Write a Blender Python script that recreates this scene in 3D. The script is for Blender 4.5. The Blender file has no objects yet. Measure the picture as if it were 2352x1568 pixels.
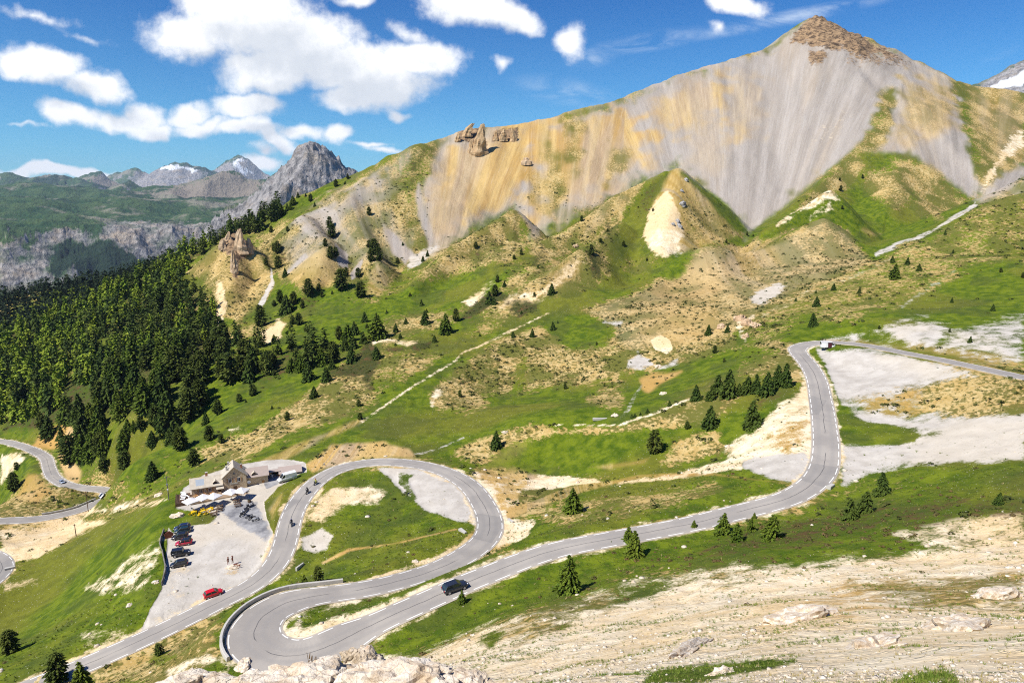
import bpy, bmesh, math, random
import numpy as np
from mathutils import Vector, Matrix
random.seed(7); RNG = np.random.default_rng(11)
SC = bpy.context.scene
COL = SC.collection
# ------------------------------------------------------------------ survey frame
# Camera at the origin, looking along +Y and tilted down; all landmarks were surveyed as
# (u, v, forward distance) sightings from that viewpoint and turned into world positions.
FOC = 1568.0; PIT = math.radians(12.0); CP = math.cos(PIT); SP = math.sin(PIT); K = 0.92
def ray(u, v):
    u = np.asarray(u, float); v = np.asarray(v, float)
    a = (u-1176)/FOC; b = (784-v)/FOC
    return a, CP+b*SP, -SP+b*CP
def at(u, v, Y):
    dx, dy, dz = ray(u, v); s = K*np.asarray(Y, float)/dy
    return np.stack([dx*s, dy*s, dz*s], -1)
def atz(u, v, z):
    dx, dy, dz = ray(u, v); s = K*np.asarray(z, float)/dz
    return np.stack([dx*s, dy*s, dz*s], -1)
def sight(x, y, z):
    c = y*CP - z*SP; c = np.where(c < .05, .05, c)
    return 1176+FOC*x/c, 784-FOC*(y*SP+z*CP)/c
# ------------------------------------------------------------------ value noise
def _h(ix, iy, s):
    n = (ix.astype(np.int64)*374761393 + iy.astype(np.int64)*668265263 + s*1442695041) & 0x7fffffff
    n = ((n ^ (n >> 13))*1274126177) & 0x7fffffff
    n = ((n ^ (n >> 16))*668265263) & 0x7fffffff
    return ((n ^ (n >> 15)) & 0xffff)/65535.0
def vnoise(x, y, s=0):
    ix = np.floor(x); iy = np.floor(y); fx = x-ix; fy = y-iy
    fx = fx*fx*fx*(fx*(fx*6-15)+10); fy = fy*fy*fy*(fy*(fy*6-15)+10)
    a = _h(ix, iy, s); b = _h(ix+1, iy, s); c = _h(ix, iy+1, s); d = _h(ix+1, iy+1, s)
    return (a*(1-fx)+b*fx)*(1-fy)+(c*(1-fx)+d*fx)*fy
def fbm(x, y, s=0, o=5, g=.5):
    r = 0; a = 1; t = 0
    for i in range(o):
        r = r+a*(vnoise(x, y, s+i*17)-.5); t += a; a *= g
        x, y = (x*.8-y*.6)*2.03+13.7, (x*.6+y*.8)*2.03+5.1
    return r/t*2
def ridged(x, y, s=0, o=5):
    r = 0; a = 1; t = 0
    for i in range(o):
        r = r+a*(1-np.abs(2*vnoise(x, y, s+i*31)-1)); t += a; a *= .55
        x, y = (x*.8-y*.6)*2.05+3.7, (x*.6+y*.8)*2.05+9.1
    return r/t
def sstep(a, b, x):
    t = np.clip((x-a)/(b-a), 0, 1); return t*t*(3-2*t)
def smax(a, b, k):
    h = np.maximum(k-np.abs(a-b), 0)/k
    return np.maximum(a, b)+h*h*k*.25
def seg_near(x, y, P):
    """nearest point of a polyline: distance, fractional index, signed side"""
    bd = np.full(x.shape, 1e18); bt = np.zeros(x.shape)
    for i in range(len(P)-1):
        ax, ay = P[i][0], P[i][1]; ex, ey = P[i+1][0]-ax, P[i+1][1]-ay
        L = ex*ex+ey*ey+1e-9
        t = np.clip(((x-ax)*ex+(y-ay)*ey)/L, 0, 1)
        d = (x-ax-t*ex)**2+(y-ay-t*ey)**2
        m = d < bd; bd = np.where(m, d, bd); bt = np.where(m, i+t, bt)
    return np.sqrt(bd), bt
def poly_sd(x, y, P):
    """signed distance to polygon, positive inside"""
    P = np.asarray(P, float); n = len(P)
    d = np.full(x.shape, 1e18); ins = np.zeros(x.shape, bool)
    for i in range(n):
        ax, ay = P[i]; bx, by = P[(i+1) % n]
        ex, ey = bx-ax, by-ay
        t = np.clip(((x-ax)*ex+(y-ay)*ey)/(ex*ex+ey*ey+1e-9), 0, 1)
        d = np.minimum(d, (x-ax-t*ex)**2+(y-ay-t*ey)**2)
        c = (ay > y) != (by > y)
        ins ^= c & (x < (bx-ax)*(y-ay)/(by-ay+1e-12)+ax)
    d = np.sqrt(d); return np.where(ins, d, -d)
# ------------------------------------------------------------------ base ground: thin plate spline through surveyed heights
GZ = [ # (u, v, z)
 (600,1060,-90),(830,960,-88),(950,880,-83),(1050,820,-79),(1250,720,-66),(1480,640,-54),(1560,590,-45),(1700,545,-31),
 (700,800,-82.7),(700,700,-74),(880,650,-62),(540,760,-86),(500,900,-96),(300,980,-109),(400,1070,-103),
 (290,1075,-107),(170,1050,-125),(130,1010,-131),(260,1145,-137),(150,1110,-141),(100,1045,-145),(0,1010,-149),(0,1195,-132),(190,1215,-119),(190,1192,-127),
 (0,1300,-118),(150,1350,-113),(350,1250,-92.5),(200,1250,-110),(0,1400,-118),(0,1500,-104),(0,1568,-97),(170,1530,-93),
 (300,1150,-111),(120,1230,-122),(380,1180,-93),(100,1450,-106),(300,1420,-94),(60,1130,-141),(80,1180,-135),
 (540,1110,-88.8),(430,1180,-89),(600,1200,-89),(480,1300,-89.2),(650,1150,-88.5),(680,1095,-87.5),(760,1050,-86.5),
 (900,1200,-86),(1000,1130,-85.5),(800,1300,-86),(950,1270,-83),(730,1200,-87.5),(1080,1200,-83.5),
 (1250,975,-77),(1250,1060,-85),(1100,960,-84),(1000,1000,-86),(1400,1000,-76),(1600,905,-66),(1800,870,-60),(1600,1060,-74),
 (1310,1170,-79),(1500,1130,-74),(1700,1080,-69),(1200,1200,-80),(1420,800,-72),(1500,840,-74),(1700,730,-58),
 (1200,880,-85),(1300,850,-80),(1450,920,-76),
 (2000,850,-55.5),(1950,920,-58),(2352,1040,-52),(1930,1080,-63),(2100,950,-58),(2200,900,-54),(2352,900,-49),(2100,1040,-58.5),
 (2352,960,-50.5),(500,1480,-87),(420,1510,-86),(330,1568,-84),
]
GY = [ # (u, v, Y)
 (60,950,435),(0,870,490),(200,850,455),(350,800,455),(200,770,520),(400,690,545),(440,650,575),(-150,900,480),(-150,1300,215),
 (2100,1150,120),(2352,1250,88),(1900,1280,98),(1500,1400,84),(1200,1420,92),(1307,1358,105),(1800,1400,60),(2200,1400,52),
 (1500,1500,48),(2200,1500,26),(1000,1500,88),(1000,1450,103),(1176,1600,20),(1100,1585,45),(850,1600,50),(850,1660,22),(600,1620,60),(400,1640,70),
 (1650,1568,18),(2000,1568,14),(2300,1568,11),(2600,1400,45),(2500,1300,70),(1300,1568,30),(1500,1568,24),(2600,1000,130),
 (2100,700,300),(2300,750,240),(2300,600,340),(1800,760,285),(2050,560,530),(2150,600,370),(1950,740,270),
 (1720,530,590),(2240,455,640),(985,575,575),(1050,660,455),(1210,545,540),(1400,650,455),(2480,700,260),(2480,900,170),
 (1850,600,440),(1900,480,560),
 (540,740,462),(640,640,520),(800,640,480),(1130,600,470),(930,600,540),(1280,640,430),
]
HIDDEN = [(-300,300,-210),(-450,420,-190),(-500,700,-330),(-200,760,-260),(100,900,-120),(400,1000,-100),(800,1000,0),(0,-40,3.5),(-60,-30,0),(60,-30,6),(0,0,-1.9),
 (-80,20,-30),(80,20,-5),(-200,60,-80),(200,40,0),(300,120,-20),(-350,250,-200)]
_p = [atz(*q) for q in GZ]+[at(*q) for q in GY]+[np.array(q, float) for q in HIDDEN]
_p = np.array(_p)
def _tps_fit(P, S=100., lam=2e-4):
    X = P[:, :2]/S; n = len(X)
    r2 = ((X[:, None]-X[None])**2).sum(-1); A = .5*r2*np.log(r2+1e-9)
    M = np.zeros((n+3, n+3)); M[:n, :n] = A+lam*np.eye(n); M[:n, n] = 1; M[:n, n+1:] = X; M[n, :n] = 1; M[n+1:, :n] = X.T
    w = np.linalg.solve(M, np.concatenate([P[:, 2], [0, 0, 0]]))
    def f(x, y):
        x = x/S; y = y/S; r = w[n]+w[n+1]*x+w[n+2]*y
        for i in range(n):
            r2 = (x-X[i, 0])**2+(y-X[i, 1])**2
            r = r+w[i]*.5*r2*np.log(r2+1e-9)
        return r
    return f
_tps = _tps_fit(_p)
# ------------------------------------------------------------------ ridges (crest sightings, side slope, crest rounding, blend)
RIDGES = [
 # main mountain crest
 ([(1000,328,735),(1060,303,750),(1120,293,760),(1180,289,770),(1240,275,780),(1300,258,790),(1400,237,810),(1500,193,840),(1560,172,855),(1620,153,870),(1680,135,890),(1750,118,910),(1800,95,925),(1825,68,935),(1850,50,943),(1872,42,945),(1905,52,945),(1940,68,940),(1985,85,930),(2040,112,910),(2100,140,890),(2150,163,875),(2200,187,865),(2250,200,855),(2300,205,850),(2352,216,840),(2480,235,830),(2700,270,820)], 0.7, 5, 5),
 # left shoulder and forest crest
 ([(1000,323,735),(960,325,720),(910,350,708),(860,377,700),(780,410,695),(700,441,690),(600,502,680),(525,541,665),(462,566,650),(425,590,640),(350,628,620),(275,663,605),(237,687,595),(175,713,580),(100,738,565),(0,776,550),(-200,850,520)], 0.6, 12, 6),
 # dark forest behind
 ([(420,590,900),(330,618,890),(262,637,880),(200,645,870),(125,657,860),(0,685,850),(-200,725,830)], 0.45, 10, 6),
 # rib between the two scree slopes on the right
 ([(2060,130,900),(2050,190,850),(2030,270,780),(1965,345,705),(1900,402,650),(1830,466,600),(1770,512,575)], 0.72, 4, 4),
 ([(1965,345,705),(2010,362,690),(2060,356,680),(2090,360,675),(2130,383,672),(2180,420,665),(2228,458,655)], 0.72, 3, 4),
 ([(2060,358,680),(2050,420,620),(2040,470,580)], 0.5, 8, 4),
 ([(2352,380,690),(2300,410,670),(2262,445,655)], 0.6, 4, 4),
 ([(2195,188,865),(2205,260,790),(2225,340,720),(2238,420,670)], 0.6, 4, 4),
 # foot spurs
 ([(950,652,455),(985,612,475),(1050,552,505),(1110,522,522),(1180,480,545),(1210,505,545),(1216,530,545)], 0.84, 4, 3),
 ([(1140,602,470),(1200,570,500),(1260,543,515),(1340,497,530),(1420,441,548),(1500,402,556),(1530,388,559),(1555,384,560),(1585,408,562),(1640,462,566),(1690,512,572),(1718,537,578)], 0.86, 3, 3),
 ([(1555,384,560),(1545,440,525),(1530,500,495),(1520,560,470)], 0.84, 6, 3),
 ([(1125,702,402),(1180,670,415),(1250,626,432),(1300,588,446),(1332,564,455),(1345,578,452),(1375,605,445),(1400,640,440)], 0.84, 3, 2.5),
 ([(1332,564,455),(1385,540,480),(1430,505,510)], 0.8, 4, 3),
 ([(1060,692,428),(1100,665,440),(1137,646,448)], 0.8, 3, 2),
 ([(1340,716,392),(1430,672,412),(1500,632,428),(1570,590,444),(1640,563,455),(1690,572,460),(1750,566,465),(1830,532,470),(1890,498,475),(1930,522,478),(1970,562,475),(2008,602,470)], 0.56, 4, 3),
 ([(1640,563,455),(1660,640,410),(1690,700,370)], 0.42, 10, 5),
 ([(1775,516,500),(1850,472,520),(1885,448,526),(1908,438,530),(1935,468,525),(1960,500,518)], 0.8, 3, 2.5),
 ([(1690,745,320),(1740,722,330),(1850,668,355),(1930,640,372),(2000,612,390),(2100,562,410),(2200,513,430),(2280,470,442),(2352,442,450),(2500,400,470)], 0.4, 6, 4),
 ([(2020,592,432),(2100,548,450),(2200,500,470),(2262,462,480),(2352,405,495),(2480,350,520)], 0.5, 4, 3),
 # hillocks of the left
 ([(430,625,545),(470,598,560),(500,560,566),(540,540,568),(580,562,560),(625,625,535)], 0.85, 3, 2.5),
 ([(540,540,568),(535,600,530),(535,660,500)], 0.8, 4, 2.5),
 ([(745,566,520),(735,600,500),(720,640,480)], 0.82, 5, 2.5),
 ([(700,490,600),(740,540,555),(745,566,520)], 0.8, 6, 4),
 ([(868,602,500),(866,630,485),(866,660,468)], 0.82, 5, 2.5),
 ([(860,380,698),(825,425,650),(805,455,620),(835,530,570),(866,600,505)], 0.8, 5, 4),
 ([(900,362,705),(885,410,665),(915,470,625),(970,540,578)], 0.8, 5, 4),
 ([(985,910,283),(1050,850,315),(1130,790,345),(1230,760,362)], 0.4, 5, 2.5),
 ([(600,770,430),(635,740,445),(670,728,450)], 0.6, 3, 2),
 ([(850,792,345),(880,778,352),(960,782,350)], 0.5, 3, 2),
]
RD = [(np.array([at(*q) for q in c])-np.array([0, 0, 0 if i < 1 else 1.6]), s, r, k) for i, (c, s, r, k) in enumerate(RIDGES)]
def ridge_h(x, y, R, gul=0.0, sd=0):
    P, s0, r, k = R; run = 0.0
    out = np.full(x.shape, -1e4)
    m = np.ones(x.shape, bool)
    hi = P[:, 2].max(); reach = (hi+320*K)/s0
    lo2 = P[:, :2].min(0)-reach; hi2 = P[:, :2].max(0)+reach
    m = (x > lo2[0]) & (x < hi2[0]) & (y > lo2[1]) & (y < hi2[1])
    if not m.any(): return out
    xs = x[m]; ys = y[m]; best = np.full(xs.shape, -1e4)
    for i in range(len(P)-1):
        ax, ay, az = P[i]; ex, ey, ez = P[i+1]-P[i]; L = ex*ex+ey*ey+1e-9
        t = np.clip(((xs-ax)*ex+(ys-ay)*ey)/L, 0, 1)
        px = ax+t*ex; py = ay+t*ey; d = np.hypot(xs-px, ys-py)
        far = sstep(-.2, .2, ((xs-px)*px+(ys-py)*py)/(np.hypot(px, py)*np.maximum(d, 2)))
        s = s0*(1-far)+max(s0, .72)*far
        h = az+t*ez-s*(np.sqrt(d*d+r*r)-r); Ls = math.sqrt(L)
        if gul:   # runnels down the flanks
            q = (run+t*Ls)+d*.25*np.sign((xs-px)*ey-(ys-py)*ex); sid = np.where((xs-px)*ey-(ys-py)*ex > 0, 0, 57.)
            h = h-gul*(1-ridged(q/19.+sid, d/150.+sd, 131+sd, 3))*sstep(2, 26, d)*2.0
        run += Ls; best = smax(best, h, 1.5)
    out[m] = best
    return out
GUL = {0: 1.2, 1: 5.0, 2: 0, 3: 2.5, 14: 1.6, 15: 0, 17: 1.2, 18: 1.5, 26: 1.0}
def wild(x, y):
    z = _tps(x, y)
    for i, R in enumerate(RD):
        z = smax(z, ridge_h(x, y, R, GUL.get(i, 3.2), i), R[3])
    return z
# ------------------------------------------------------------------ roads
def polyz(pts, anchors):
    """pixel centreline + sparse heights -> 3D, height interpolated along the travelled length"""
    pts = np.array(pts, float); n = len(pts); idx = [i for i, _ in anchors]; zz = [z for _, z in anchors]
    s = np.arange(n, dtype=float)
    for _ in range(8):
        z = np.interp(s, s[idx], zz); P = atz(pts[:, 0], pts[:, 1], z)
        s = np.concatenate([[0], np.cumsum(np.hypot(*(np.diff(P[:, :2], axis=0).T)))])
    return P
def smooth_line(P, W, step=1.0):
    """Catmull-Rom resample of 3D line with widths"""
    P = np.asarray(P, float); out = []; wo = []
    Q = np.vstack([2*P[0]-P[1], P, 2*P[-1]-P[-2]]); V = np.concatenate([[W[0]], W, [W[-1]]])
    for i in range(1, len(Q)-2):
        p0, p1, p2, p3 = Q[i-1:i+3]; n = max(2, int(np.linalg.norm(p2-p1)/step))
        for t in np.linspace(0, 1, n, endpoint=False):
            out.append(.5*((2*p1)+(-p0+p2)*t+(2*p0-5*p1+4*p2-p3)*t*t+(-p0+3*p1-3*p2+p3)*t**3)); wo.append(V[i]*(1-t)+V[i+1]*t)
    out.append(P[-1]); wo.append(W[-1])
    out = np.array(out); wo = np.array(wo)
    for _ in range(6):
        out[1:-1] = .25*out[:-2]+.5*out[1:-1]+.25*out[2:]; wo[1:-1] = .25*wo[:-2]+.5*wo[1:-1]+.25*wo[2:]
    return out, wo
MAIN = [(2560,905),(2352,867),(2250,845),(2150,824),(2086,812),(1989,793),(1912,786),(1862,789),(1832,799),(1836,813),(1852,831),(1866,851),(1877,876),(1884,911),(1890,946),(1894,981),(1897,1016),(1896,1051),(1893,1069),(1886,1087),(1873,1104),(1848,1125),(1806,1146),(1736,1166),(1666,1183),(1596,1201),(1525,1215),(1400,1238),(1286,1260),(1206,1285),(1135,1313),(1064,1341),(993,1373),(922,1404),(851,1437),(797,1463),(744,1491),(680,1508),(625,1503),(588,1478),(583,1446),(607,1411),(664,1381),(726,1368),(780,1361),(851,1350),(922,1333),(993,1311),(1046,1288),(1082,1266),(1110,1244),(1124,1222),(1126,1203),(1121,1180),(1107,1153),(1090,1128),(1063,1104),(1014,1080),(957,1066),(886,1060),(833,1064),(780,1076),(737,1098),(705,1128),(680,1163),(666,1199),(659,1231),(648,1267),(630,1299),(602,1327),(566,1352),(513,1377),(459,1405),(350,1458),(250,1503),(175,1535),(100,1565),(30,1594),(-60,1630)]
def _ix(u, v): return min(range(len(MAIN)), key=lambda i: (MAIN[i][0]-u)**2+(MAIN[i][1]-v)**2)
_anc = [((2560,905),-44.5),((2352,867),-48),((1832,799),-56.5),((1897,1016),-62),((1666,1183),-66.5),((1064,1341),-73),((583,1446),-76.8),((1126,1203),-81.5),((886,1060),-85),((659,1231),-88),((459,1405),-90.5),((175,1535),-93.5),((-60,1630),-97)]
_P = polyz(MAIN, [(_ix(*p), z) for p, z in _anc])
_W = np.full(len(MAIN), 3.05)
for i, (u, v) in enumerate(MAIN):
    if 560 < u < 720 and v > 1370: _W[i] = 4.3
    if u < 800 and v > 1440 and u > 560: _W[i] = 4.5
    if u > 1300 and 1090 > v: _W[i] = 3.2
    if 1040 < u < 1200 and 1100 < v < 1290: _W[i] = 3.3
ROAD_MAIN, W_MAIN = smooth_line(_P, _W)
LOW = [(-140,1215),(0,1196),(60,1194),(120,1186),(180,1172),(225,1153),(252,1142),(255,1132),(235,1124),(190,1120),(150,1112),(122,1094),(112,1072),(104,1050),(72,1032),(30,1018),(0,1013),(-80,1008)]
_P = polyz(LOW, [(0,-130),(1,-132),(6,-137),(10,-141),(13,-145.5),(16,-149),(17,-151)])
ROAD_LOW, W_LOW = smooth_line(_P, np.full(len(LOW), 3.1))
MID = [(-160,1240),(-80,1258),(-20,1275),(2,1290),(6,1306),(-8,1326),(-40,1350),(-140,1400)]
_P = polyz(MID, [(0,-121),(4,-118),(7,-114)])
ROAD_MID, W_MID = smooth_line(_P, np.full(len(MID), 3.1))
def cut(P, W, a, b): return P[a:b], W[a:b]
def _split(P, W, L=45):
    return [(P[i:i+L+1], W[i:i+L+1]) for i in range(0, len(P)-1, L)]
ROADPIECES = _split(ROAD_MAIN, W_MAIN)+_split(ROAD_LOW, W_LOW)+_split(ROAD_MID, W_MID)
PARK = [(374,1352),(385,1262),(388,1212),(402,1165),(420,1125),(470,1092),(560,1068),(640,1056),(700,1064),(704,1086),(650,1120),(606,1152),(612,1190),(630,1225),(636,1252),(618,1292),(590,1322),(540,1350),(480,1378),(420,1408),(328,1452),(345,1400)]
_q = np.array([atz(*q) for q in [(640,1060,-88.3),(500,1120,-88.9),(400,1170,-89.2),(390,1300,-89.9),(350,1440,-91.6),(459,1395,-90.5),(560,1345,-89.4),(620,1295,-88.7)]])
_c = np.linalg.lstsq(np.c_[_q[:, :2], np.ones(len(_q))], _q[:, 2], rcond=None)[0]
def parkz(x, y): return _c[0]*x+_c[1]*y+_c[2]
PARKP = np.array([atz(u, v, -89.4)[:2] for u, v in PARK])
def road_near(x, y):
    """smallest (distance - half width) to any road, with road height"""
    best = np.full(x.shape, 1e9); zz = np.zeros(x.shape)
    for P, W in ROADPIECES:
        lo = P[:, :2].min(0)-45; hi = P[:, :2].max(0)+45
        m = (x > lo[0]) & (x < hi[0]) & (y > lo[1]) & (y < hi[1])
        if not m.any(): continue
        d, t = seg_near(x[m], y[m], P); i = np.clip(t.astype(int), 0, len(P)-2); f = t-i
        z = P[i, 2]*(1-f)+P[i+1, 2]*f; w = W[i]*(1-f)+W[i+1]*f
        e = d-w; b = best[m]; q = zz[m]; c = e < b
        b[c] = e[c]; q[c] = z[c]; best[m] = b; zz[m] = q
    return best, zz
BOUND = 7.0
def ground(x, y, fine=True):
    x = np.asarray(x, float); y = np.asarray(y, float)
    z0 = wild(x, y); num = np.zeros(x.shape); den = np.zeros(x.shape); nearest = np.full(x.shape, 1e9)
    for P, W in ROADPIECES:
        lo = P[:, :2].min(0)-40; hi = P[:, :2].max(0)+40
        m = (x > lo[0]) & (x < hi[0]) & (y > lo[1]) & (y < hi[1])
        if not m.any(): continue
        d, t = seg_near(x[m], y[m], P); i = np.clip(t.astype(int), 0, len(P)-2); f = t-i
        z = P[i, 2]*(1-f)+P[i+1, 2]*f; w = W[i]*(1-f)+W[i+1]*f
        e = np.maximum(d-w-.9, 0.0); k = 1/(e**2+.0004)**1.2*np.clip(1-e/38, 0, 1)
        num[m] += k*z; den[m] += k; nearest[m] = np.minimum(nearest[m], d-w)
    sd = poly_sd(x, y, PARKP); e = np.maximum(-sd, 0); k = 1/(e**2+.004)**1.2*np.clip(1-e/30, 0, 1)
    k = k*sstep(.4, 2.2, nearest); num += k*parkz(x, y); den += k
    kt = 1/(BOUND**2)**1.2
    z = (num+kt*z0)/(den+kt)
    near = np.minimum(nearest, np.maximum(-sd, 0))
    if fine:
        r = np.hypot(x, y)
        q = sstep(.6, 9, near)
        z = z+q*(fbm(x/38, y/38, 3, 5)*np.clip((r-40)/260, .12, 1)*1.9)
        z = z+q*((ridged(x/48, y/48, 21, 4)-.6)*3.0*sstep(300, 420, r))
        z = z+q*(fbm(x/6, y/6, 41, 3)*.36*np.clip(r/60, .3, 1))
        z = z+sstep(1, 10, near)*((ridged(x/11+.3*fbm(x/9, y/9, 8, 2), y/17, 51, 4)-.6)*.9*sstep(10, 30, r)*sstep(190, 120, r)*sstep(-45, 0, x+.2*y))
        z = z+sstep(.3, 2, near)*fbm(x/1.1, y/1.1, 77, 3)*.06*np.clip(1-r/180, 0, 1)
        # slumped steps on the near slope
    bed = sstep(.15, -.5, nearest)
    return z-.22*bed
def march(u, v, rmax=1500., rmin=4.):
    """first meeting of sight lines with the ground"""
    u = np.atleast_1d(np.asarray(u, float)); v = np.atleast_1d(np.asarray(v, float))
    dx, dy, dz = ray(u, v); h = np.hypot(dx, dy); dx, dy, dz = dx/h, dy/h, dz/h
    lo = np.full(u.shape, rmin); hi = np.full(u.shape, rmax); done = np.zeros(u.shape, bool); r = rmin; pr = rmin
    while r < rmax:
        pr = r; r *= 1.012
        a = ~done
        if not a.any(): break
        z = GRID(dx[a]*r, dy[a]*r)
        hit = z > dz[a]*r
        ii = np.where(a)[0][hit]; lo[ii] = pr; hi[ii] = r; done[ii] = True
    for _ in range(14):
        m = .5*(lo+hi); z = GRID(dx*m, dy*m); c = z > dz*m
        hi = np.where(c, m, hi); lo = np.where(c, lo, m)
    return np.stack([dx*hi, dy*hi, GRID(dx*hi, dy*hi)], -1)
# polar ground grid round the viewpoint
NA, NR = 1250, 1120
AZ = np.radians(np.concatenate([np.linspace(-75, -47, 40, endpoint=False), np.linspace(-47, 47, NA), np.linspace(47.5, 75, 40)]))
RR = np.exp(np.linspace(math.log(2.0), math.log(1500.), NR))
GX = RR[:, None]*np.sin(AZ)[None]; GYY = RR[:, None]*np.cos(AZ)[None]
GZZ = np.vstack([ground(GX[i:i+80], GYY[i:i+80]) for i in range(0, NR, 80)])
def GRID(x, y):
    a = np.interp(np.arctan2(x, y), AZ, np.arange(len(AZ))); r = (np.log(np.maximum(np.hypot(x, y), 2.0001))-math.log(2.0))/(math.log(1500.)-math.log(2.0))*(NR-1)
    i = np.clip(r.astype(int), 0, NR-2); j = np.clip(a.astype(int), 0, len(AZ)-2); f = np.clip(r-i, 0, 1); g = a-j
    return (GZZ[i, j]*(1-f)+GZZ[i+1, j]*f)*(1-g)+(GZZ[i, j+1]*(1-f)+GZZ[i+1, j+1]*f)*g
def hit(u, v):
    p = march(u, v); return Vector(p[0])
def mesh_grid(name, X, Y, Z):
    nr, na = X.shape; me = bpy.data.meshes.new(name)
    co = np.stack([X, Y, Z], -1).reshape(-1, 3).astype(np.float32)
    i = (np.arange(nr-1)[:, None]*na+np.arange(na-1)[None]).ravel()
    f = np.stack([i, i+1, i+na+1, i+na], -1).astype(np.int32)
    me.vertices.add(len(co)); me.vertices.foreach_set('co', co.ravel())
    me.loops.add(f.size); me.loops.foreach_set('vertex_index', f.ravel())
    me.polygons.add(len(f)); me.polygons.foreach_set('loop_start', np.arange(0, f.size, 4, dtype=np.int32))
    me.update(calc_edges=True); me.polygons.foreach_set('use_smooth', np.ones(len(f), bool))
    o = bpy.data.objects.new(name, me); COL.objects.link(o); return o

# ------------------------------------------------------------------ distant country
FAR_R = [
 ([(450,555,3300),(480,515,3350),(505,492,3400),(545,474,3450),(580,449,3470),(610,432,3480),(632,402,3490),(655,385,3495),(672,366,3500),(690,343,3500),(702,330,3500),(714,320,3500),(733,332,3520),(760,356,3560),(785,372,3600),(812,387,3650),(860,415,3700)], .95, 5, 14),
 ([(714,322,3500),(690,400,3250),(640,460,3050)], .95, 8, 20),
 ([(0,548,5000),(30,556,5000),(60,580,4950)], 1.1, 10, 60),
 ([(60,575,5000),(110,523,5050),(150,517,5060),(185,528,5060),(215,545,5000)], .75, 10, 60),
 ([(228,530,5150),(245,507,5200),(268,499,5210),(300,502,5230),(335,500,5240),(345,510,5240),(400,522,5200),(440,517,5150),(480,512,5100),(540,500,5000)], 1.25, 15, 60),
 ([(115,523,5050),(80,565,4700),(30,615,4300)], .75, 10, 40),
 ([(150,517,5060),(165,570,4500),(150,625,4000)], .7, 15, 60),
 ([(268,500,5210),(300,580,4500),(330,640,3900)], .7, 15, 60),
 ([(390,520,5200),(400,590,4500)], .8, 15, 60),
 ([(-60,418,7600),(40,428,7600),(110,436,7500),(200,448,7400),(290,454,7300),(360,468,7200)], .22, 60, 120),
 ([(300,458,8600),(370,440,8600),(430,421,8600),(480,404,8600),(505,391,8600),(517,387,8600),(540,395,8600),(570,412,8600),(620,425,8600)], .42, 40, 120),
 ([(240,455,9500),(300,420,9500),(320,428,9500),(350,447,9500)], .4, 30, 100),
 ([(-60,412,11500),(20,404,11500),(60,412,11500),(95,402,11500),(150,401,11500),(185,408,11500),(220,430,11000),(250,445,11000)], .4, 60, 150),
 ([(195,412,12500),(215,405,12500),(231,397,12500),(255,412,12500),(290,425,12500)], .5, 20, 150),
 ([(255,408,16000),(282,400,16000),(297,392,16000),(315,389,16000),(330,396,16000),(342,398,16000),(360,386,16000),(378,381,16000),(405,375,16000),(430,379,16000),(450,388,16000),(480,398,16000),(520,410,16000)], .6, 20, 200),
 ([(495,390,17000),(520,373,17000),(540,364,17000),(554,360,17000),(570,366,17000),(590,380,17000),(610,393,17000),(640,405,17000)], .75, 10, 200),
 ([(20,405,17000),(60,398,17000),(80,406,17000)], .5, 20, 200),
 ([(2230,212,6200),(2262,196,6200),(2290,186,6200),(2320,168,6200),(2352,152,6200),(2420,118,6200)], .7, 15, 80),
]
FRD = [(np.array([at(*q) for q in c]), s, r, k) for c, s, r, k in FAR_R]
def far_ground(x, y):
    r = np.hypot(x, y)/K; w = np.clip(r/6000, .15, 1)
    rr = r+fbm(x/900, y/900, 5, 4)*350
    z = np.interp(rr, [1300,2200,3000,4000,4700,5150,6200,7500,9000,12000,17000,26000], [-460,-600,-660,-620,-420,-210,-120,-20,20,-150,-250,-200])*K
    for P, s, rd, k in FRD:
        d, t = seg_near(x, y, P); i = np.clip(t.astype(int), 0, len(P)-2); f = t-i
        z = smax(z, P[i, 2]*(1-f)+P[i+1, 2]*f-s*(np.sqrt(d*d+rd*rd)-rd), k)
    z = z+fbm(x/700, y/700, 19, 6, .55)*60*w*(1-.7*sstep(4300, 3900, rr))+(ridged(x/420, y/420, 23, 6)-.6)*85*np.clip(w*1.3-.2, .08, 1)*(1-.8*sstep(4300, 3900, rr))+(ridged(x/90, y/90, 33, 5)-.6)*22*sstep(4200, 3700, rr)+(ridged(x/130, y/300, 27, 5)-.6)*95*sstep(2600, 3000, rr)*sstep(5600, 5000, rr)+(ridged(x/900, y/1400, 29, 5)-.6)*200*sstep(7000, 11000, rr)
    z = z+fbm(x/1700, y/1100, 47, 4)*150*sstep(5400, 6800, rr)*sstep(11000, 9000, rr)
    return z
FA = np.radians(np.concatenate([np.linspace(-60, -41, 25, endpoint=False), np.linspace(-41, -8, 640), np.linspace(-7, 29, 40), np.linspace(29.5, 46, 220)]))
FR = np.exp(np.linspace(math.log(1380.), math.log(24000.), 520))
FX = FR[:, None]*np.sin(FA)[None]; FY = FR[:, None]*np.cos(FA)[None]; FZ = far_ground(FX, FY)
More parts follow.
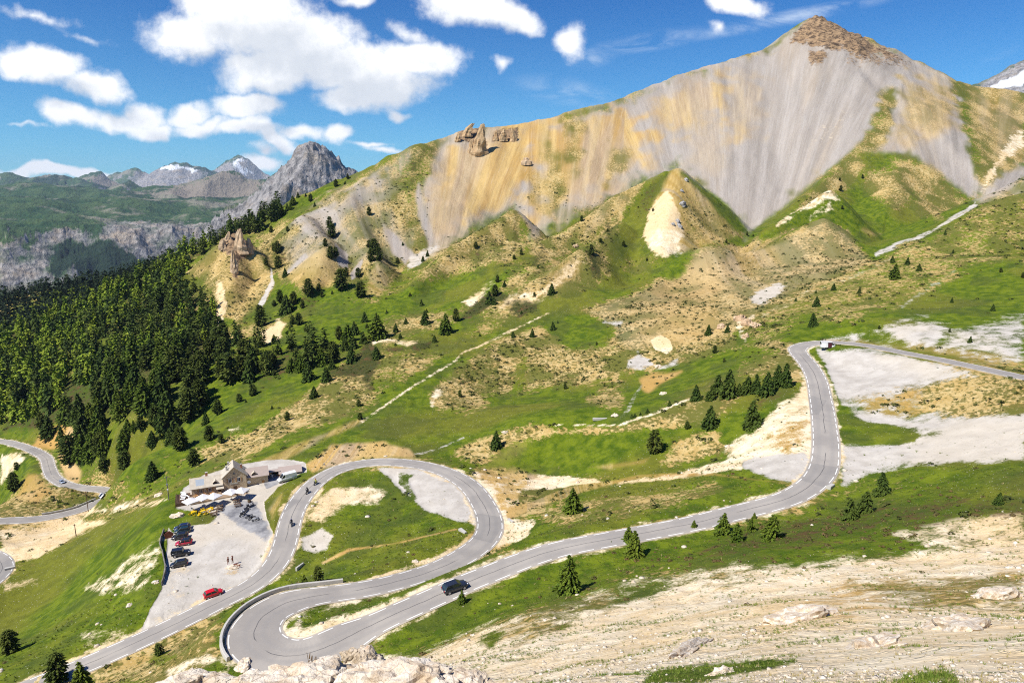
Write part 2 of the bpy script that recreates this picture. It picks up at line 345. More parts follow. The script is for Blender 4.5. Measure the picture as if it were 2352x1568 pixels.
# ------------------------------------------------------------------ ground cover survey (outlines sighted on the slopes, stored on the ground itself)
TY = {'G':0,'H':1,'O':2,'Y':3,'P':4,'V':5,'R':6,'D':7,'S':8}
COVER = [
 # mountain face
 ('Y',1,20,[(1000,325),(1060,300),(1180,284),(1300,252),(1400,232),(1560,165),(1750,112),(1872,35),(2040,105),(2200,182),(2352,205),(2352,470),(2240,460),(2220,440),(2090,360),(1960,350),(1720,540),(1640,465),(1555,380),(1420,440),(1210,545),(1180,475),(985,575),(955,480),(960,430)],(470,2000)),
 ('O',.8,26,[(1030,335),(1180,285),(1240,330),(1225,400),(1165,468),(1010,555),(985,520),(975,430)],(470,2000)),
 ('O',.85,34,[(1180,280),(1300,252),(1420,240),(1480,300),(1500,360),(1420,430),(1300,480),(1215,520),(1215,400)],(470,2000)),
 ('S',.75,16,[(1290,275),(1345,260),(1340,310),(1330,390),(1310,400),(1300,330)],(470,2000)),
 ('S',.5,16,[(1230,400),(1270,380),(1300,440),(1300,490),(1250,500),(1220,440)],(470,2000)),
 ('S',.6,12,[(1400,330),(1455,345),(1440,390),(1390,420)],(470,2000)),
 ('G',.7,8,[(1290,262),(1380,240),(1400,252),(1340,268),(1300,272)],(470,2000)),
 ('O',.55,18,[(1480,240),(1560,190),(1660,170),(1660,260),(1560,300),(1500,300)],(470,2000)),
 ('O',.35,25,[(1640,190),(1700,160),(1780,190),(1760,300),(1700,320),(1650,280)],(470,2000)),
 ('O',.3,25,[(1560,380),(1600,300),(1700,300),(1650,420)],(470,2000)),
 ('P',.25,25,[(1880,280),(1960,200),(1990,240),(1930,330),(1850,400)],(470,2000)),
 ('R',1,10,[(1818,92),(1832,68),(1872,36),(1905,45),(1985,80),(2040,110),(2035,128),(1980,122),(1930,112),(1880,108),(1840,100)],(470,2000)),
 ('R',.8,5,[(1860,125),(1890,115),(1900,135),(1880,150),(1858,145)],(470,2000)),
 ('R',.6,12,[(1930,115),(2060,115),(2090,150),(2000,160),(1950,140)],(470,2000)),
 ('O',.65,25,[(2070,185),(2150,175),(2200,210),(2212,300),(2150,340),(2080,330),(2050,300)],(470,2000)),
 ('S',.35,25,[(2070,185),(2190,200),(2200,280),(2120,320),(2060,300)],(470,2000)),
 ('Y',.9,12,[(2120,345),(2190,300),(2222,360),(2242,450),(2222,448),(2160,395)],(470,2000)),
 ('S',1,10,[(2195,190),(2352,212),(2352,370),(2290,410),(2262,440),(2245,420),(2225,360),(2213,280)],(470,2000)),
 ('O',.45,20,[(2230,210),(2352,215),(2352,370),(2280,400),(2262,330)],(470,2000)),
 ('G',.75,10,[(2196,196),(2226,215),(2228,290),(2258,340),(2268,370),(2240,405),(2222,350),(2210,260)],(470,2000)),
 ('P',.75,8,[(2352,330),(2300,380),(2262,440),(2245,450),(2275,380),(2352,285)],(470,2000)),
 ('S',1,8,[(2026,210),(2060,190),(2055,280),(2015,345),(1960,352),(1995,300)],(470,2000)),
 ('G',.5,8,[(2022,240),(2045,225),(2035,280),(1990,330),(1965,345),(1990,300)],(470,2000)),
 ('R',.8,4,[(1042,326),(1060,302),(1082,284),(1112,284),(1120,342),(1092,356),(1074,332)],(470,2000)),('R',.75,4,[(1126,326),(1138,302),(1190,294),(1192,322),(1160,328)],(470,2000)),('S',.6,10,[(1240,320),(1260,300),(1300,420),(1290,470),(1262,440)],(470,2000)),
 # right foot hills
 ('G',.85,6,[(1716,538),(1800,482),(1880,412),(1960,348),(2090,358),(2232,458),(2200,505),(2010,602),(1965,562),(1890,497),(1780,548)],(380,800)),
 ('S',.9,8,[(1840,468),(1930,380),(1965,352),(1990,380),(1945,440),(1905,436),(1860,475)],(380,800)),
 ('S',.95,12,[(1990,400),(2090,362),(2150,400),(2215,462),(2160,482),(2100,440),(2060,478),(1995,450)],(380,800)),
 ('S',.8,8,[(2108,450),(2150,455),(2162,500),(2105,505)],(380,800)),
 ('P',.75,5,[(1785,518),(1850,470),(1905,437),(1932,462),(1900,458),(1850,484)],(380,800)),
 ('P',.6,5,[(1840,500),(1905,466),(1915,482),(1860,508)],(380,800)),
 ('G',1,10,[(1925,480),(1960,440),(2000,450),(2060,490),(2140,500),(2080,550),(2000,596),(1965,560)],(380,800)),
 ('O',.5,6,[(1985,525),(2010,530),(2040,548),(2000,540)],(380,800)),
 ('V',.7,3,[(2004,580),(2060,555),(2100,545),(2150,520),(2200,488),(2240,462),(2248,472),(2200,503),(2110,553),(2010,592)],(380,800)),
 ('S',.65,8,[(2010,602),(2140,548),(2240,480),(2352,400),(2352,442),(2200,513),(2100,563)],(380,600)),
 # foot spurs
 ('S',1,6,[(948,655),(985,612),(1050,550),(1110,520),(1180,478),(1212,530),(1200,570),(1100,615),(1020,655)],(380,560)),
 ('O',.3,14,[(990,620),(1100,530),(1180,485),(1205,530),(1120,560),(1040,640)],(380,560)),
 ('S',1,8,[(1060,650),(1140,600),(1260,543),(1340,495),(1420,440),(1480,418),(1450,520),(1420,560),(1350,562),(1250,628),(1130,702),(1050,700)],(330,575)),
 ('O',.35,16,[(1280,540),(1420,443),(1480,420),(1450,470),(1400,520),(1330,550)],(330,575)),
 ('G',.75,10,[(1180,660),(1290,610),(1420,480),(1420,510),(1330,560),(1250,625),(1130,700),(1080,680)],(330,575)),
 ('S',1,8,[(1240,640),(1334,566),(1380,580),(1400,650),(1330,690),(1220,700),(1150,712)],(330,480)),
 ('O',.5,12,[(1250,640),(1330,572),(1340,620),(1280,670),(1180,700)],(330,480)),
 ('G',1,9,[(1400,545),(1480,430),(1530,388),(1546,398),(1505,470),(1478,540),(1440,610),(1480,640),(1400,665),(1405,600)],(330,575)),
 ('H',.55,8,[(1380,510),(1410,490),(1415,550),(1390,560)],(330,575)),
 ('O',.7,6,[(1540,392),(1558,384),(1640,465),(1712,538),(1660,560),(1570,585),(1500,560),(1505,470)],(330,600)),
 ('S',.55,14,[(1570,470),(1640,480),(1700,540),(1640,565),(1580,560)],(330,600)),
 ('P',1,8,[(1492,500),(1530,440),(1560,500),(1565,570),(1530,600),(1490,575),(1482,530)],(330,600)),
 ('G',.9,4,[(1588,412),(1602,425),(1655,455),(1695,498),(1720,536),(1690,528),(1650,485),(1610,440)],(330,700)),
 ('G',.8,8,[(1460,660),(1560,590),(1640,560),(1700,548),(1560,625),(1440,690)],(330,600)),
 ('V',.6,5,[(1400,690),(1500,625),(1555,580),(1575,575),(1560,600),(1500,640),(1420,690)],(330,600)),
 ('H',.5,7,[(1185,482),(1212,520),(1206,556),(1190,530)],(380,560)),('G',.8,7,[(1336,566),(1350,575),(1405,640),(1395,662),(1372,640)],(330,480)),('H',.55,8,[(1345,580),(1362,590),(1390,640),(1372,640)],(330,480)),('H',.5,8,[(1120,600),(1180,585),(1215,560),(1225,580),(1150,630),(1080,650)],(330,560)),('H',.45,8,[(1470,440),(1500,410),(1512,430),(1480,500),(1455,540)],(330,575)),('H',.4,8,[(1950,560),(1900,505),(1925,510),(1990,580),(2005,605)],(330,500)),  # right flanks of the spurs: shade painted in with heath and grass
 # dotted mound
 ('S',1,7,[(1338,714),(1430,670),(1500,630),(1640,561),(1760,562),(1890,495),(1930,520),(2008,602),(1900,652),(1740,727),(1690,765),(1700,800),(1560,840),(1450,850),(1400,775)],(250,500)),
 ('Y',.25,10,[(1338,714),(1430,670),(1500,630),(1640,561),(1760,562),(1890,495),(1930,520),(2008,602),(1900,652),(1740,727),(1690,765),(1560,800),(1450,800),(1400,775)],(250,500)),
 ('O',.4,22,[(1480,650),(1640,566),(1780,560),(1770,600),(1640,665),(1500,700)],(250,500)),
 ('O',.25,16,[(1345,714),(1430,675),(1500,635),(1640,565),(1760,564),(1890,500),(1990,600),(1900,645),(1740,720),(1690,760),(1560,800),(1470,780),(1420,750)],(250,500)),
 ('O',.35,30,[(1500,700),(1640,680),(1660,760),(1540,800),(1480,760)],(250,500)),
 ('V',.9,5,[(1438,825),(1465,808),(1495,822),(1500,838),(1470,848),(1440,845)],(250,500)),
 ('P',1,3,[(1494,782),(1518,768),(1538,780),(1547,803),(1532,815),(1505,804)],(250,500)),
 ('V',.7,6,[(1505,850),(1565,812),(1560,842),(1525,852)],(250,500)),
 ('V',.8,4,[(1370,733),(1430,742),(1425,752),(1385,746)],(250,500)),
 ('V',.75,6,[(1715,690),(1790,640),(1805,660),(1755,702)],(250,500)),
 ('P',.8,5,[(1688,735),(1735,720),(1748,745),(1712,790),(1695,775)],(250,500)),
 # right near hill
 ('S',.9,10,[(1690,765),(1740,722),(1850,668),(2000,612),(2200,512),(2352,440),(2352,580),(2200,650),(2000,700),(1850,745),(1750,795)],(150,470)),
 ('G',.5,14,[(1690,765),(1740,728),(1850,674),(2000,618),(2200,518),(2352,446),(2352,580),(2200,650),(2000,700),(1850,745),(1750,795)],(150,470)),
 ('O',.2,20,[(1850,680),(2000,620),(2200,520),(2300,500),(2200,590),(2000,660)],(150,470)),
 ('G',.85,18,[(1760,770),(1850,720),(2000,705),(2150,650),(2352,570),(2352,770),(2200,745),(2080,730),(1980,755),(1860,775)],(150,470)),
 ('S',.55,12,[(1880,720),(2000,700),(2060,710),(1960,740),(1880,750)],(150,470)),
 ('V',.75,12,[(1890,785),(2000,752),(2080,725),(2180,742),(2150,805),(2050,795),(1960,785)],(150,470)),
 ('V',.6,14,[(2180,765),(2352,720),(2352,855),(2250,835),(2150,805)],(150,470)),
 ('O',.35,14,[(1900,790),(2050,780),(2200,800),(2352,830),(2352,860),(2200,830),(2050,800)],(150,470)),
 ('G',.6,8,[(1960,760),(2030,755),(2080,790),(2000,785)],(150,470)),
 ('P',.35,4,[(1740,722),(1850,668),(2000,612),(2110,558),(2110,568),(2000,624),(1850,682),(1750,735)],(150,470)),
 ('V',.4,6,[(2060,700),(2120,660),(2190,620),(2200,628),(2140,672),(2070,715)],(150,470)),
 ('S',.85,8,[(1690,795),(1780,772),(1825,800),(1850,880),(1780,862),(1700,855)],(150,400)),
 # land right of the upper bend
 ('V',.6,8,[(1880,810),(2050,815),(2200,850),(2352,880),(2352,1005),(2110,1000),(1960,960),(1915,905),(1895,860)],(100,300)),
 ('V',.8,10,[(1880,812),(1990,803),(2100,825),(2230,852),(2120,882),(1980,908),(1922,908),(1895,850)],(100,300)),
 ('O',.4,14,[(1970,918),(2050,895),(2120,888),(2135,935),(2080,962),(2000,952)],(100,300)),
 ('S',.8,12,[(2120,885),(2250,862),(2352,880),(2352,955),(2200,958),(2130,940)],(100,300)),
 ('V',.85,6,[(1950,948),(2000,955),(2100,970),(2250,962),(2352,955),(2352,985),(2150,988),(2000,972)],(100,300)),
 ('V',.85,9,[(1924,1085),(1928,1016),(2040,1020),(2120,1000),(2352,985),(2352,1062),(2100,1070),(2000,1092),(1945,1125),(1924,1115)],(80,300)),
 ('G',.95,6,[(1912,945),(1950,962),(2060,978),(2110,1000),(2100,1015),(2000,1022),(1935,1014),(1915,990)],(100,300)),
 ('G',.85,5,[(1845,802),(1866,818),(1895,870),(1908,930),(1918,975),(1930,965),(1916,890),(1895,835),(1862,800)],(100,300)),
 # between upper and lower roads
 ('G',.8,10,[(1000,1042),(1250,985),(1600,930),(1830,882),(1852,892),(1750,960),(1640,1020),(1500,1045),(1330,1070),(1180,1078),(1060,1078)],(100,300)),
 ('S',.9,8,[(1040,1035),(1170,975),(1300,978),(1430,975),(1600,915),(1700,905),(1640,960),(1450,992),(1300,1002),(1180,1012),(1110,1060)],(100,300)),
 ('O',.25,12,[(1090,1060),(1190,1000),(1230,1020),(1150,1070)],(100,300)),
 ('H',.4,10,[(1660,935),(1720,910),(1830,885),(1850,895),(1760,940)],(100,300)),
 ('P',.6,2,[(1150,977),(1300,973),(1420,972),(1500,945),(1600,905),(1602,911),(1505,952),(1425,979),(1300,979)],(100,300)),
 ('S',.8,8,[(1560,1020),(1640,1000),(1680,1030),(1650,1055),(1520,1062)],(100,300)),
 ('O',.55,5,[(1345,1072),(1420,1058),(1490,1052),(1480,1065),(1400,1082)],(100,300)),
 ('P',.8,10,[(1640,1030),(1750,970),(1845,895),(1862,912),(1872,1000),(1866,1060),(1760,1082),(1680,1055)],(100,300)),
 ('O',.4,10,[(1760,1000),(1860,930),(1868,1000),(1800,1050)],(100,300)),
 ('V',.95,6,[(1690,1062),(1790,1042),(1866,1036),(1862,1078),(1830,1108),(1790,1108),(1740,1088)],(100,300)),
 ('G',.9,8,[(1170,1082),(1420,1118),(1700,1082),(1830,1118),(1700,1165),(1500,1200),(1300,1245),(1180,1265),(1150,1230),(1230,1190),(1330,1130)],(90,300)),
 ('S',.6,10,[(1240,1180),(1400,1140),(1560,1130),(1640,1110),(1660,1130),(1500,1165),(1280,1200)],(90,300)),
 ('P',.9,5,[(1090,1085),(1250,1090),(1400,1103),(1550,1088),(1700,1050),(1700,1076),(1560,1096),(1420,1113),(1320,1112),(1200,1130),(1180,1178),(1152,1200),(1120,1120)],(90,300)),
 ('O',.6,6,[(1095,1080),(1180,1075),(1235,1090),(1200,1130),(1172,1182),(1150,1188),(1130,1120)],(90,300)),
 ('O',.5,3,[(1165,1172),(1300,1120),(1470,1088),(1640,1086),(1790,1106),(1790,1110),(1640,1092),(1480,1096),(1340,1130),(1230,1165),(1160,1198)],(90,300)),
 ('P',.85,5,[(1150,1198),(1230,1198),(1210,1232),(1140,1262)],(90,300)),
 ('O',.8,2.5,[(1150,1280),(1300,1238),(1420,1215),(1560,1190),(1700,1160),(1700,1165),(1560,1196),(1420,1222),(1300,1246),(1180,1282)],(90,300)),
 # meadow with the stream
 ('G',1,10,[(600,1058),(830,960),(950,880),(1050,815),(1250,720),(1340,715),(1412,760),(1390,792),(1300,790),(1240,750),(1130,795),(1050,850),(990,910),(1000,940),(1150,950),(1240,970),(1150,990),(1000,1040),(930,1030),(780,1025),(680,1060),(640,1062)],(150,430)),
 ('G',.92,8,[(480,1068),(700,1000),(830,945),(950,860),(1050,795),(1250,690),(1480,630),(1560,590),(1590,570),(1560,630),(1400,690),(1250,725),(1050,825),(950,890),(830,970),(600,1068)],(150,500)),
 ('G',.9,12,[(560,800),(640,760),(720,700),(850,690),(960,645),(1130,605),(1200,625),(1250,605),(1100,680),(1040,720),(960,740),(860,765),(760,800),(640,835),(560,900)],(330,520)),
 ('S',.9,10,[(988,908),(1050,850),(1130,793),(1240,753),(1290,800),(1400,800),(1435,860),(1400,900),(1300,880),(1200,900),(1130,930),(1010,942)],(200,370)),
 ('G',1,10,[(1110,905),(1200,900),(1300,890),(1400,872),(1440,920),(1400,968),(1240,968),(1130,950)],(180,370)),
 ('G',1,8,[(1240,742),(1340,716),(1410,760),(1388,792),(1310,795)],(200,400)),
 ('G',.8,5,[(1195,810),(1215,820),(1205,900),(1172,905)],(200,370)),
 ('S',.7,8,[(1390,880),(1430,900),(1440,930),(1400,940),(1345,920)],(180,370)),
 ('P',.7,6,[(985,920),(1005,895),(1012,900),(1000,935),(988,940)],(200,370)),
 ('G',.85,8,[(1422,850),(1500,860),(1570,832),(1640,812),(1700,792),(1790,802),(1640,862),(1500,942),(1430,962),(1440,900)],(180,370)),
 ('O',.9,4,[(1470,872),(1500,860),(1565,853),(1540,870),(1490,902),(1475,895)],(180,370)),
 ('O',.9,4,[(700,1068),(760,1022),(880,1010),(940,1030),(950,1046),(830,1056),(765,1072),(718,1088)],(150,300)),
 ('S',.9,10,[(690,925),(760,880),(830,860),(850,905),(800,952),(700,972),(640,1005),(600,1005),(620,962)],(200,400)),
 ('O',.3,12,[(740,930),(800,890),(810,930),(720,970)],(200,400)),
 ('H',.75,10,[(760,855),(850,790),(880,830),(850,905),(795,885)],(200,400)),
 ('S',.7,8,[(540,1005),(600,990),(640,1012),(560,1052),(470,1055),(450,1032)],(180,350)),
 ('H',.65,7,[(850,795),(960,788),(1005,775),(980,802),(900,818)],(250,420)),
 ('P',.85,4,[(860,787),(880,777),(960,782),(935,794)],(250,420)),
 ('P',.95,4,[(1058,694),(1130,641),(1140,652),(1085,704)],(330,460)),
 ('P',.6,8,[(1128,708),(1180,678),(1240,668),(1330,590),(1345,602),(1250,690),(1170,716)],(330,460)),
 ('H',.8,7,[(1080,706),(1140,660),(1162,680),(1105,722),(1062,732)],(300,460)),
 ('H',.7,6,[(1160,700),(1190,690),(1240,700),(1200,735),(1165,725)],(300,460)),
 ('S',.7,6,[(880,740),(940,720),(1020,715),(1040,735),(930,770),(880,765)],(300,460)),
 # green ground above the refuge, grass and heath painting shade on the spur flanks
 ('G',.8,14,[(180,1000),(300,955),(470,875),(600,850),(690,905),(610,960),(600,1010),(480,1065),(400,1135),(300,1145),(250,1085)],(150,430)),
 ('G',.7,10,[(1010,660),(1060,640),(1160,600),(1220,560),(1230,600),(1140,660),(1060,690),(960,690)],(330,560)),
 ('G',.6,8,[(1195,500),(1215,530),(1200,560),(1180,560)],(380,560)),
 ('G',.65,12,[(1250,690),(1340,640),(1400,655),(1360,700),(1250,720)],(300,480)),
 ('G',.55,10,[(1600,590),(1560,620),(1480,655),(1400,690),(1340,712),(1420,660),(1540,590)],(300,520)),
 ('H',.5,6,[(1090,560),(1110,550),(1110,600),(1085,610)],(380,560)),('H',.5,6,[(1240,560),(1260,560),(1250,620),(1220,610)],(330,560)),
 ('H',.55,6,[(1350,580),(1375,590),(1385,640),(1360,640)],(330,480)),
 ('S',.8,8,[(540,1005),(600,985),(640,1005),(560,1052),(470,1058),(450,1035)],(180,350)),
 ('S',.8,10,[(600,985),(690,925),(760,880),(830,862),(845,905),(800,950),(700,970),(640,1002)],(200,400)),
 # stream bed and paths
 ('O',.55,4,[(545,1082),(640,1040),(700,1010),(765,985),(832,958),(838,966),(770,1000),(700,1028),(640,1062),(580,1085)],(150,430)),
 ('P',.5,1.2,[(826,966),(880,930),(950,882),(1000,852),(1045,826),(1058,808),(1100,792),(1160,762),(1220,735),(1262,716),(1264,720),(1222,740),(1164,768),(1104,797),(1064,812),(1050,830),(1004,857),(954,887),(884,936),(832,972)],(150,480)),
 ('V',.5,1.5,[(950,1042),(1000,1030),(1040,1012),(1066,1002),(1068,1006),(1042,1018),(1002,1035),(955,1046)],(150,350)),
 ('V',.4,2,[(1420,962),(1440,935),(1455,905),(1475,880),(1480,885),(1462,910),(1448,940),(1430,968)],(150,350)),
 ('P',.7,2.5,[(440,1212),(470,1192),(500,1178),(400,1205),(300,1270),(230,1330),(236,1334),(306,1276),(400,1216)],(100,300)),
 ('S',.8,8,[(560,1010),(600,985),(640,1000),(600,1030)],(150,400)),('S',.75,8,[(470,1035),(520,1015),(560,1020),(540,1050),(480,1060)],(150,400)),
 ('P',.6,5,[(520,985),(550,975),(560,985),(530,1000)],(150,400)),
 ('H',.5,12,[(560,830),(680,790),(760,800),(700,850),(600,880)],(200,460)),
 # forest side
 ('H',.6,12,[(0,760),(270,650),(460,560),(600,505),(640,480),(660,500),(560,548),(480,592),(430,622),(420,662),(490,702),(500,790),(440,872),(300,950),(120,980),(0,1000)],(250,720)),
 ('G',.5,18,[(0,840),(150,790),(330,700),(420,610),(520,545),(560,548),(440,640),(330,760),(240,830),(100,880)],(250,720)),
 ('G',.9,6,[(640,480),(860,375),(880,380),(760,442),(650,502),(600,535)],(480,760)),
 ('S',.85,10,[(600,545),(760,442),(870,380),(960,323),(1022,323),(966,430),(985,565),(930,612),(900,645),(650,645),(600,605)],(420,760)),
 ('G',.5,10,[(918,350),(1000,328),(968,430),(960,485),(930,455),(900,402)],(480,760)),
 ('H',.5,10,[(925,345),(985,335),(960,420),(940,430)],(480,760)),
 ('Y',.35,16,[(620,560),(760,445),(870,382),(955,326),(940,370),(900,470),(960,560),(900,620),(780,600),(680,620)],(420,760)),
 ('Y',.6,18,[(690,500),(840,420),(862,395),(885,400),(840,470),(760,530),(660,585)],(420,760)),
 ('Y',1,4,[(880,515),(905,540),(950,585),(930,606),(900,580)],(420,760)),
 ('Y',1,3,[(770,560),(800,588),(797,614),(780,612),(772,585)],(420,760)),
 ('Y',1,3,[(655,622),(700,585),(706,590),(662,627)],(420,760)),
 ('Y',1,3,[(805,628),(832,598),(826,632),(808,642)],(420,760)),
 ('Y',.85,4,[(962,418),(972,470),(992,540),(988,565),(962,490),(955,448)],(420,760)),
 ('V',.7,6,[(940,592),(990,560),(1012,560),(960,612),(935,622)],(420,760)),
 ('H',.45,10,[(590,565),(660,540),(700,560),(655,640),(620,640)],(420,760)),
 ('H',.5,8,[(690,660),(740,670),(720,710),(690,712)],(330,560)),
 ('S',1,6,[(428,625),(500,560),(540,535),(590,563),(627,622),(627,655),(602,705),(545,748),(503,705),(490,690),(478,650)],(420,600)),
 ('O',.35,8,[(440,620),(500,562),(540,536),(585,563),(620,630),(595,690),(545,740),(510,690),(495,640)],(420,600)),
 ('P',.7,4,[(493,640),(516,640),(521,700),(507,785),(497,772)],(380,600)),
 ('V',.75,3,[(622,608),(632,650),(602,707),(592,702),(618,650)],(420,600)),
 ('O',.5,5,[(663,635),(747,562),(777,622),(766,662),(700,667)],(400,560)),
 ('O',.5,5,[(838,682),(845,632),(868,599),(892,640),(882,682)],(400,560)),
 ('P',.85,5,[(598,762),(640,733),(662,740),(640,782),(588,792)],(330,500)),
 ('R',1,4,[(508,578),(528,538),(548,528),(566,532),(588,562),(572,590),(556,600),(548,645),(530,640),(534,592)],(420,600)),
 # lower left
 ('O',.95,4,[(62,1032),(100,985),(150,968),(178,985),(172,1012),(140,1032)],(200,460)),
 ('O',.9,4,[(134,1040),(160,1050),(192,1080),(182,1112),(152,1107),(140,1072)],(200,460)),
 ('P',.75,6,[(0,1040),(40,1045),(62,1052),(20,1092),(0,1112)],(200,460)),
 ('O',.7,7,[(30,1142),(62,1080),(92,1090),(132,1132),(90,1162),(40,1152)],(200,460)),
 ('P',.8,10,[(0,1215),(110,1192),(180,1168),(300,1152),(400,1140),(390,1152),(300,1168),(190,1190),(250,1200),(180,1232),(120,1262),(60,1282),(0,1278)],(130,400)),
 ('G',.88,12,[(110,1285),(200,1225),(300,1190),(400,1190),(370,1340),(330,1432),(180,1512),(0,1562),(0,1420),(60,1340)],(80,300)),
 ('P',.5,10,[(190,1348),(250,1322),(350,1250),(402,1200),(362,1290),(330,1342),(230,1372)],(80,300)),
 ('P',.6,8,[(0,1332),(90,1325),(92,1346),(0,1368)],(80,300)),
 ('P',.4,14,[(180,1452),(260,1442),(300,1422),(280,1472),(200,1490)],(80,300)),
 ('G',1,8,[(370,1330),(380,1300),(392,1330),(372,1370),(330,1440),(310,1440)],(80,300)),
 ('S',.75,8,[(190,1548),(350,1467),(500,1402),(510,1432),(490,1482),(530,1522),(400,1568),(230,1568)],(70,200)),
 ('P',.5,8,[(380,1530),(480,1500),(540,1530),(520,1560),(380,1568)],(70,200)),
 ('G',.8,5,[(340,1510),(380,1500),(420,1505),(360,1530)],(70,200)),
 ('G',.8,5,[(440,1550),(500,1520),(515,1530),(470,1560)],(70,200)),
 # hairpin island, loop
 ('P',.75,5,[(652,1452),(700,1410),(800,1390),(1000,1338),(1042,1328),(900,1400),(800,1442),(740,1477),(680,1482)],(70,200)),
 ('G',.75,5,[(690,1415),(850,1375),(1042,1308),(1062,1320),(900,1378),(760,1424),(690,1450)],(70,200)),
 ('G',.92,4,[(692,1240),(715,1160),(800,1088),(900,1078),(1050,1110),(1092,1160),(1098,1212),(1062,1242),(900,1322),(720,1335),(660,1335)],(100,260)),
 ('V',.97,4,[(865,1074),(960,1077),(1040,1105),(1088,1150),(1102,1205),(1060,1198),(980,1172),(922,1132),(900,1100)],(100,260)),
 ('G',.6,3,[(915,1085),(950,1090),(935,1100),(960,1145),(950,1150),(915,1110)],(100,260)),
 ('P',.7,8,[(705,1185),(760,1122),(850,1113),(905,1130),(870,1162),(800,1162),(738,1205)],(100,260)),
 ('V',.85,5,[(692,1235),(740,1212),(767,1232),(750,1262),(720,1272),(698,1262)],(100,260)),
 ('O',.9,2.5,[(735,1292),(800,1258),(900,1246),(1050,1212),(1052,1216),(902,1252),(805,1266),(742,1296)],(100,260)),
 ('P',.6,3,[(830,1334),(900,1310),(960,1288),(985,1280),(990,1285),(900,1320),(840,1338)],(90,260)),
 # refuge yard
 ('V',1,2.5,[(372,1352),(383,1262),(386,1212),(402,1165),(420,1120),(470,1090),(560,1066),(640,1054),(702,1062),(706,1088),(652,1122),(607,1152),(613,1190),(631,1225),(640,1258),(618,1292),(590,1325),(540,1352),(480,1382),(420,1412),(322,1456),(345,1400)],(100,260)),
 ('P',.3,14,[(380,1320),(400,1250),(450,1300),(420,1380),(370,1400)],(100,260)),
 ('D',.85,7,[(505,1172),(560,1145),(590,1150),(600,1185),(630,1225),(610,1240),(570,1215),(535,1200)],(100,260)),
 ('D',.9,2,[(600,1098),(626,1086),(642,1098),(640,1110),(612,1124)],(100,260)),  # cast shadow right of the annex, painted as dark ground
 ('O',.55,6,[(505,1325),(520,1302),(550,1300),(560,1312),(535,1328)],(100,260)),
 ('G',.95,3,[(608,1152),(640,1118),(690,1088),(712,1082),(690,1112),(662,1150),(645,1200),(634,1238),(622,1210),(612,1180)],(100,260)),
 ('O',.5,5,[(618,1170),(640,1140),(650,1130),(645,1150),(625,1190)],(100,260)),
 ('G',.9,4,[(374,1200),(400,1165),(440,1175),(500,1185),(480,1200),(430,1205),(400,1222)],(100,260)),
 # near slope
 ('P',.97,30,[(960,1500),(1180,1405),(1330,1372),(1480,1335),(1620,1312),(1850,1282),(2080,1265),(2420,1215),(2420,1700),(560,1700),(800,1535)],(0,140)),
 ('G',.82,22,[(1120,1375),(1250,1292),(1400,1257),(1700,1197),(1850,1152),(1960,1105),(2100,1078),(2400,1065),(2400,1220),(2080,1262),(1850,1282),(1620,1307),(1450,1332),(1300,1362),(1200,1392)],(50,190)),
 ('H',.5,25,[(1450,1305),(1700,1212),(1900,1162),(2100,1152),(2352,1145),(2352,1200),(2100,1232),(1800,1262)],(50,190)),
 ('P',.5,10,[(2050,1225),(2200,1195),(2352,1185),(2352,1232),(2150,1257)],(50,190)),
 ('P',.45,10,[(1420,1330),(1600,1310),(1700,1290),(1720,1300),(1500,1345)],(50,190)),
 ('G',.75,16,[(890,1490),(960,1442),(1050,1410),(1130,1378),(1240,1315),(1300,1330),(1330,1375),(1180,1412),(1060,1452),(960,1505)],(50,150)),
 ('G',.6,12,[(1360,1395),(1430,1352),(1530,1322),(1560,1342),(1500,1382),(1420,1400)],(50,150)),
 ('S',.6,16,[(1150,1440),(1250,1390),(1400,1370),(1400,1400),(1300,1440),(1180,1480)],(40,150)),
 ('G',.75,8,[(1090,1478),(1130,1448),(1160,1450),(1130,1490)],(40,150)),
 ('O',.4,16,[(1785,1405),(1950,1332),(2100,1322),(2352,1302),(2352,1385),(2100,1400),(1900,1432),(1780,1445)],(0,140)),
 ('S',.45,16,[(1960,1345),(2100,1330),(2352,1310),(2352,1400),(2100,1400)],(0,140)),
 ('V',.2,20,[(1690,1500),(1900,1445),(2100,1440),(2352,1420),(2352,1568),(1600,1568)],(0,140)),
 ('G',.8,7,[(1480,1568),(1500,1545),(1560,1530),(1700,1522),(1825,1518),(1700,1546),(1600,1570)],(0,140)),
 ('G',.95,8,[(2050,1575),(2080,1548),(2160,1530),(2195,1545),(2205,1575)],(0,140)),
]
def paint(X, Y, Z, base, cover):
    W = base
    u, v = sight(X, Y, Z)
    for c in cover:
        t, al, so, P = c[:4]; yr = c[4] if len(c) > 4 else (0, 1e9)
        P = np.array(P, float); lo = P.min(0)-so*1.5; hi = P.max(0)+so*1.5
        m = (u > lo[0]) & (u < hi[0]) & (v > lo[1]) & (v < hi[1]) & (Y > yr[0]*K) & (Y < yr[1]*K)
        if not m.any(): continue
        so = so*1.5+1 if so > 3.2 else so; d = poly_sd(u[m], v[m], P)+so*1.1*fbm(X[m]/14, Y[m]/14, 9, 4)
        a = al*sstep(-so, so, d)
        w = W[m]*(1-a)[:, None]; w[:, TY[t]] += a; W[m] = w
    return W
xf, yf, zf = GX.ravel(), GYY.ravel(), GZZ.ravel()
W0 = np.zeros((xf.size, 9)); g = np.clip(.86+1.3*fbm(xf/55, yf/55, 60, 4), 0, 1); W0[:, 0] = g; W0[:, 8] = 1-g
WT = paint(xf, yf, zf, W0, COVER)
rd, _z = road_near(xf, yf)
a = sstep(1.7, .1, rd+1.3*fbm(xf/5, yf/5, 71, 3)); a *= .7
w = WT*(1-a)[:, None]; w[:, 4] += a*.6; w[:, 2] += a*.15; w[:, 5] += a*.25; WT = w
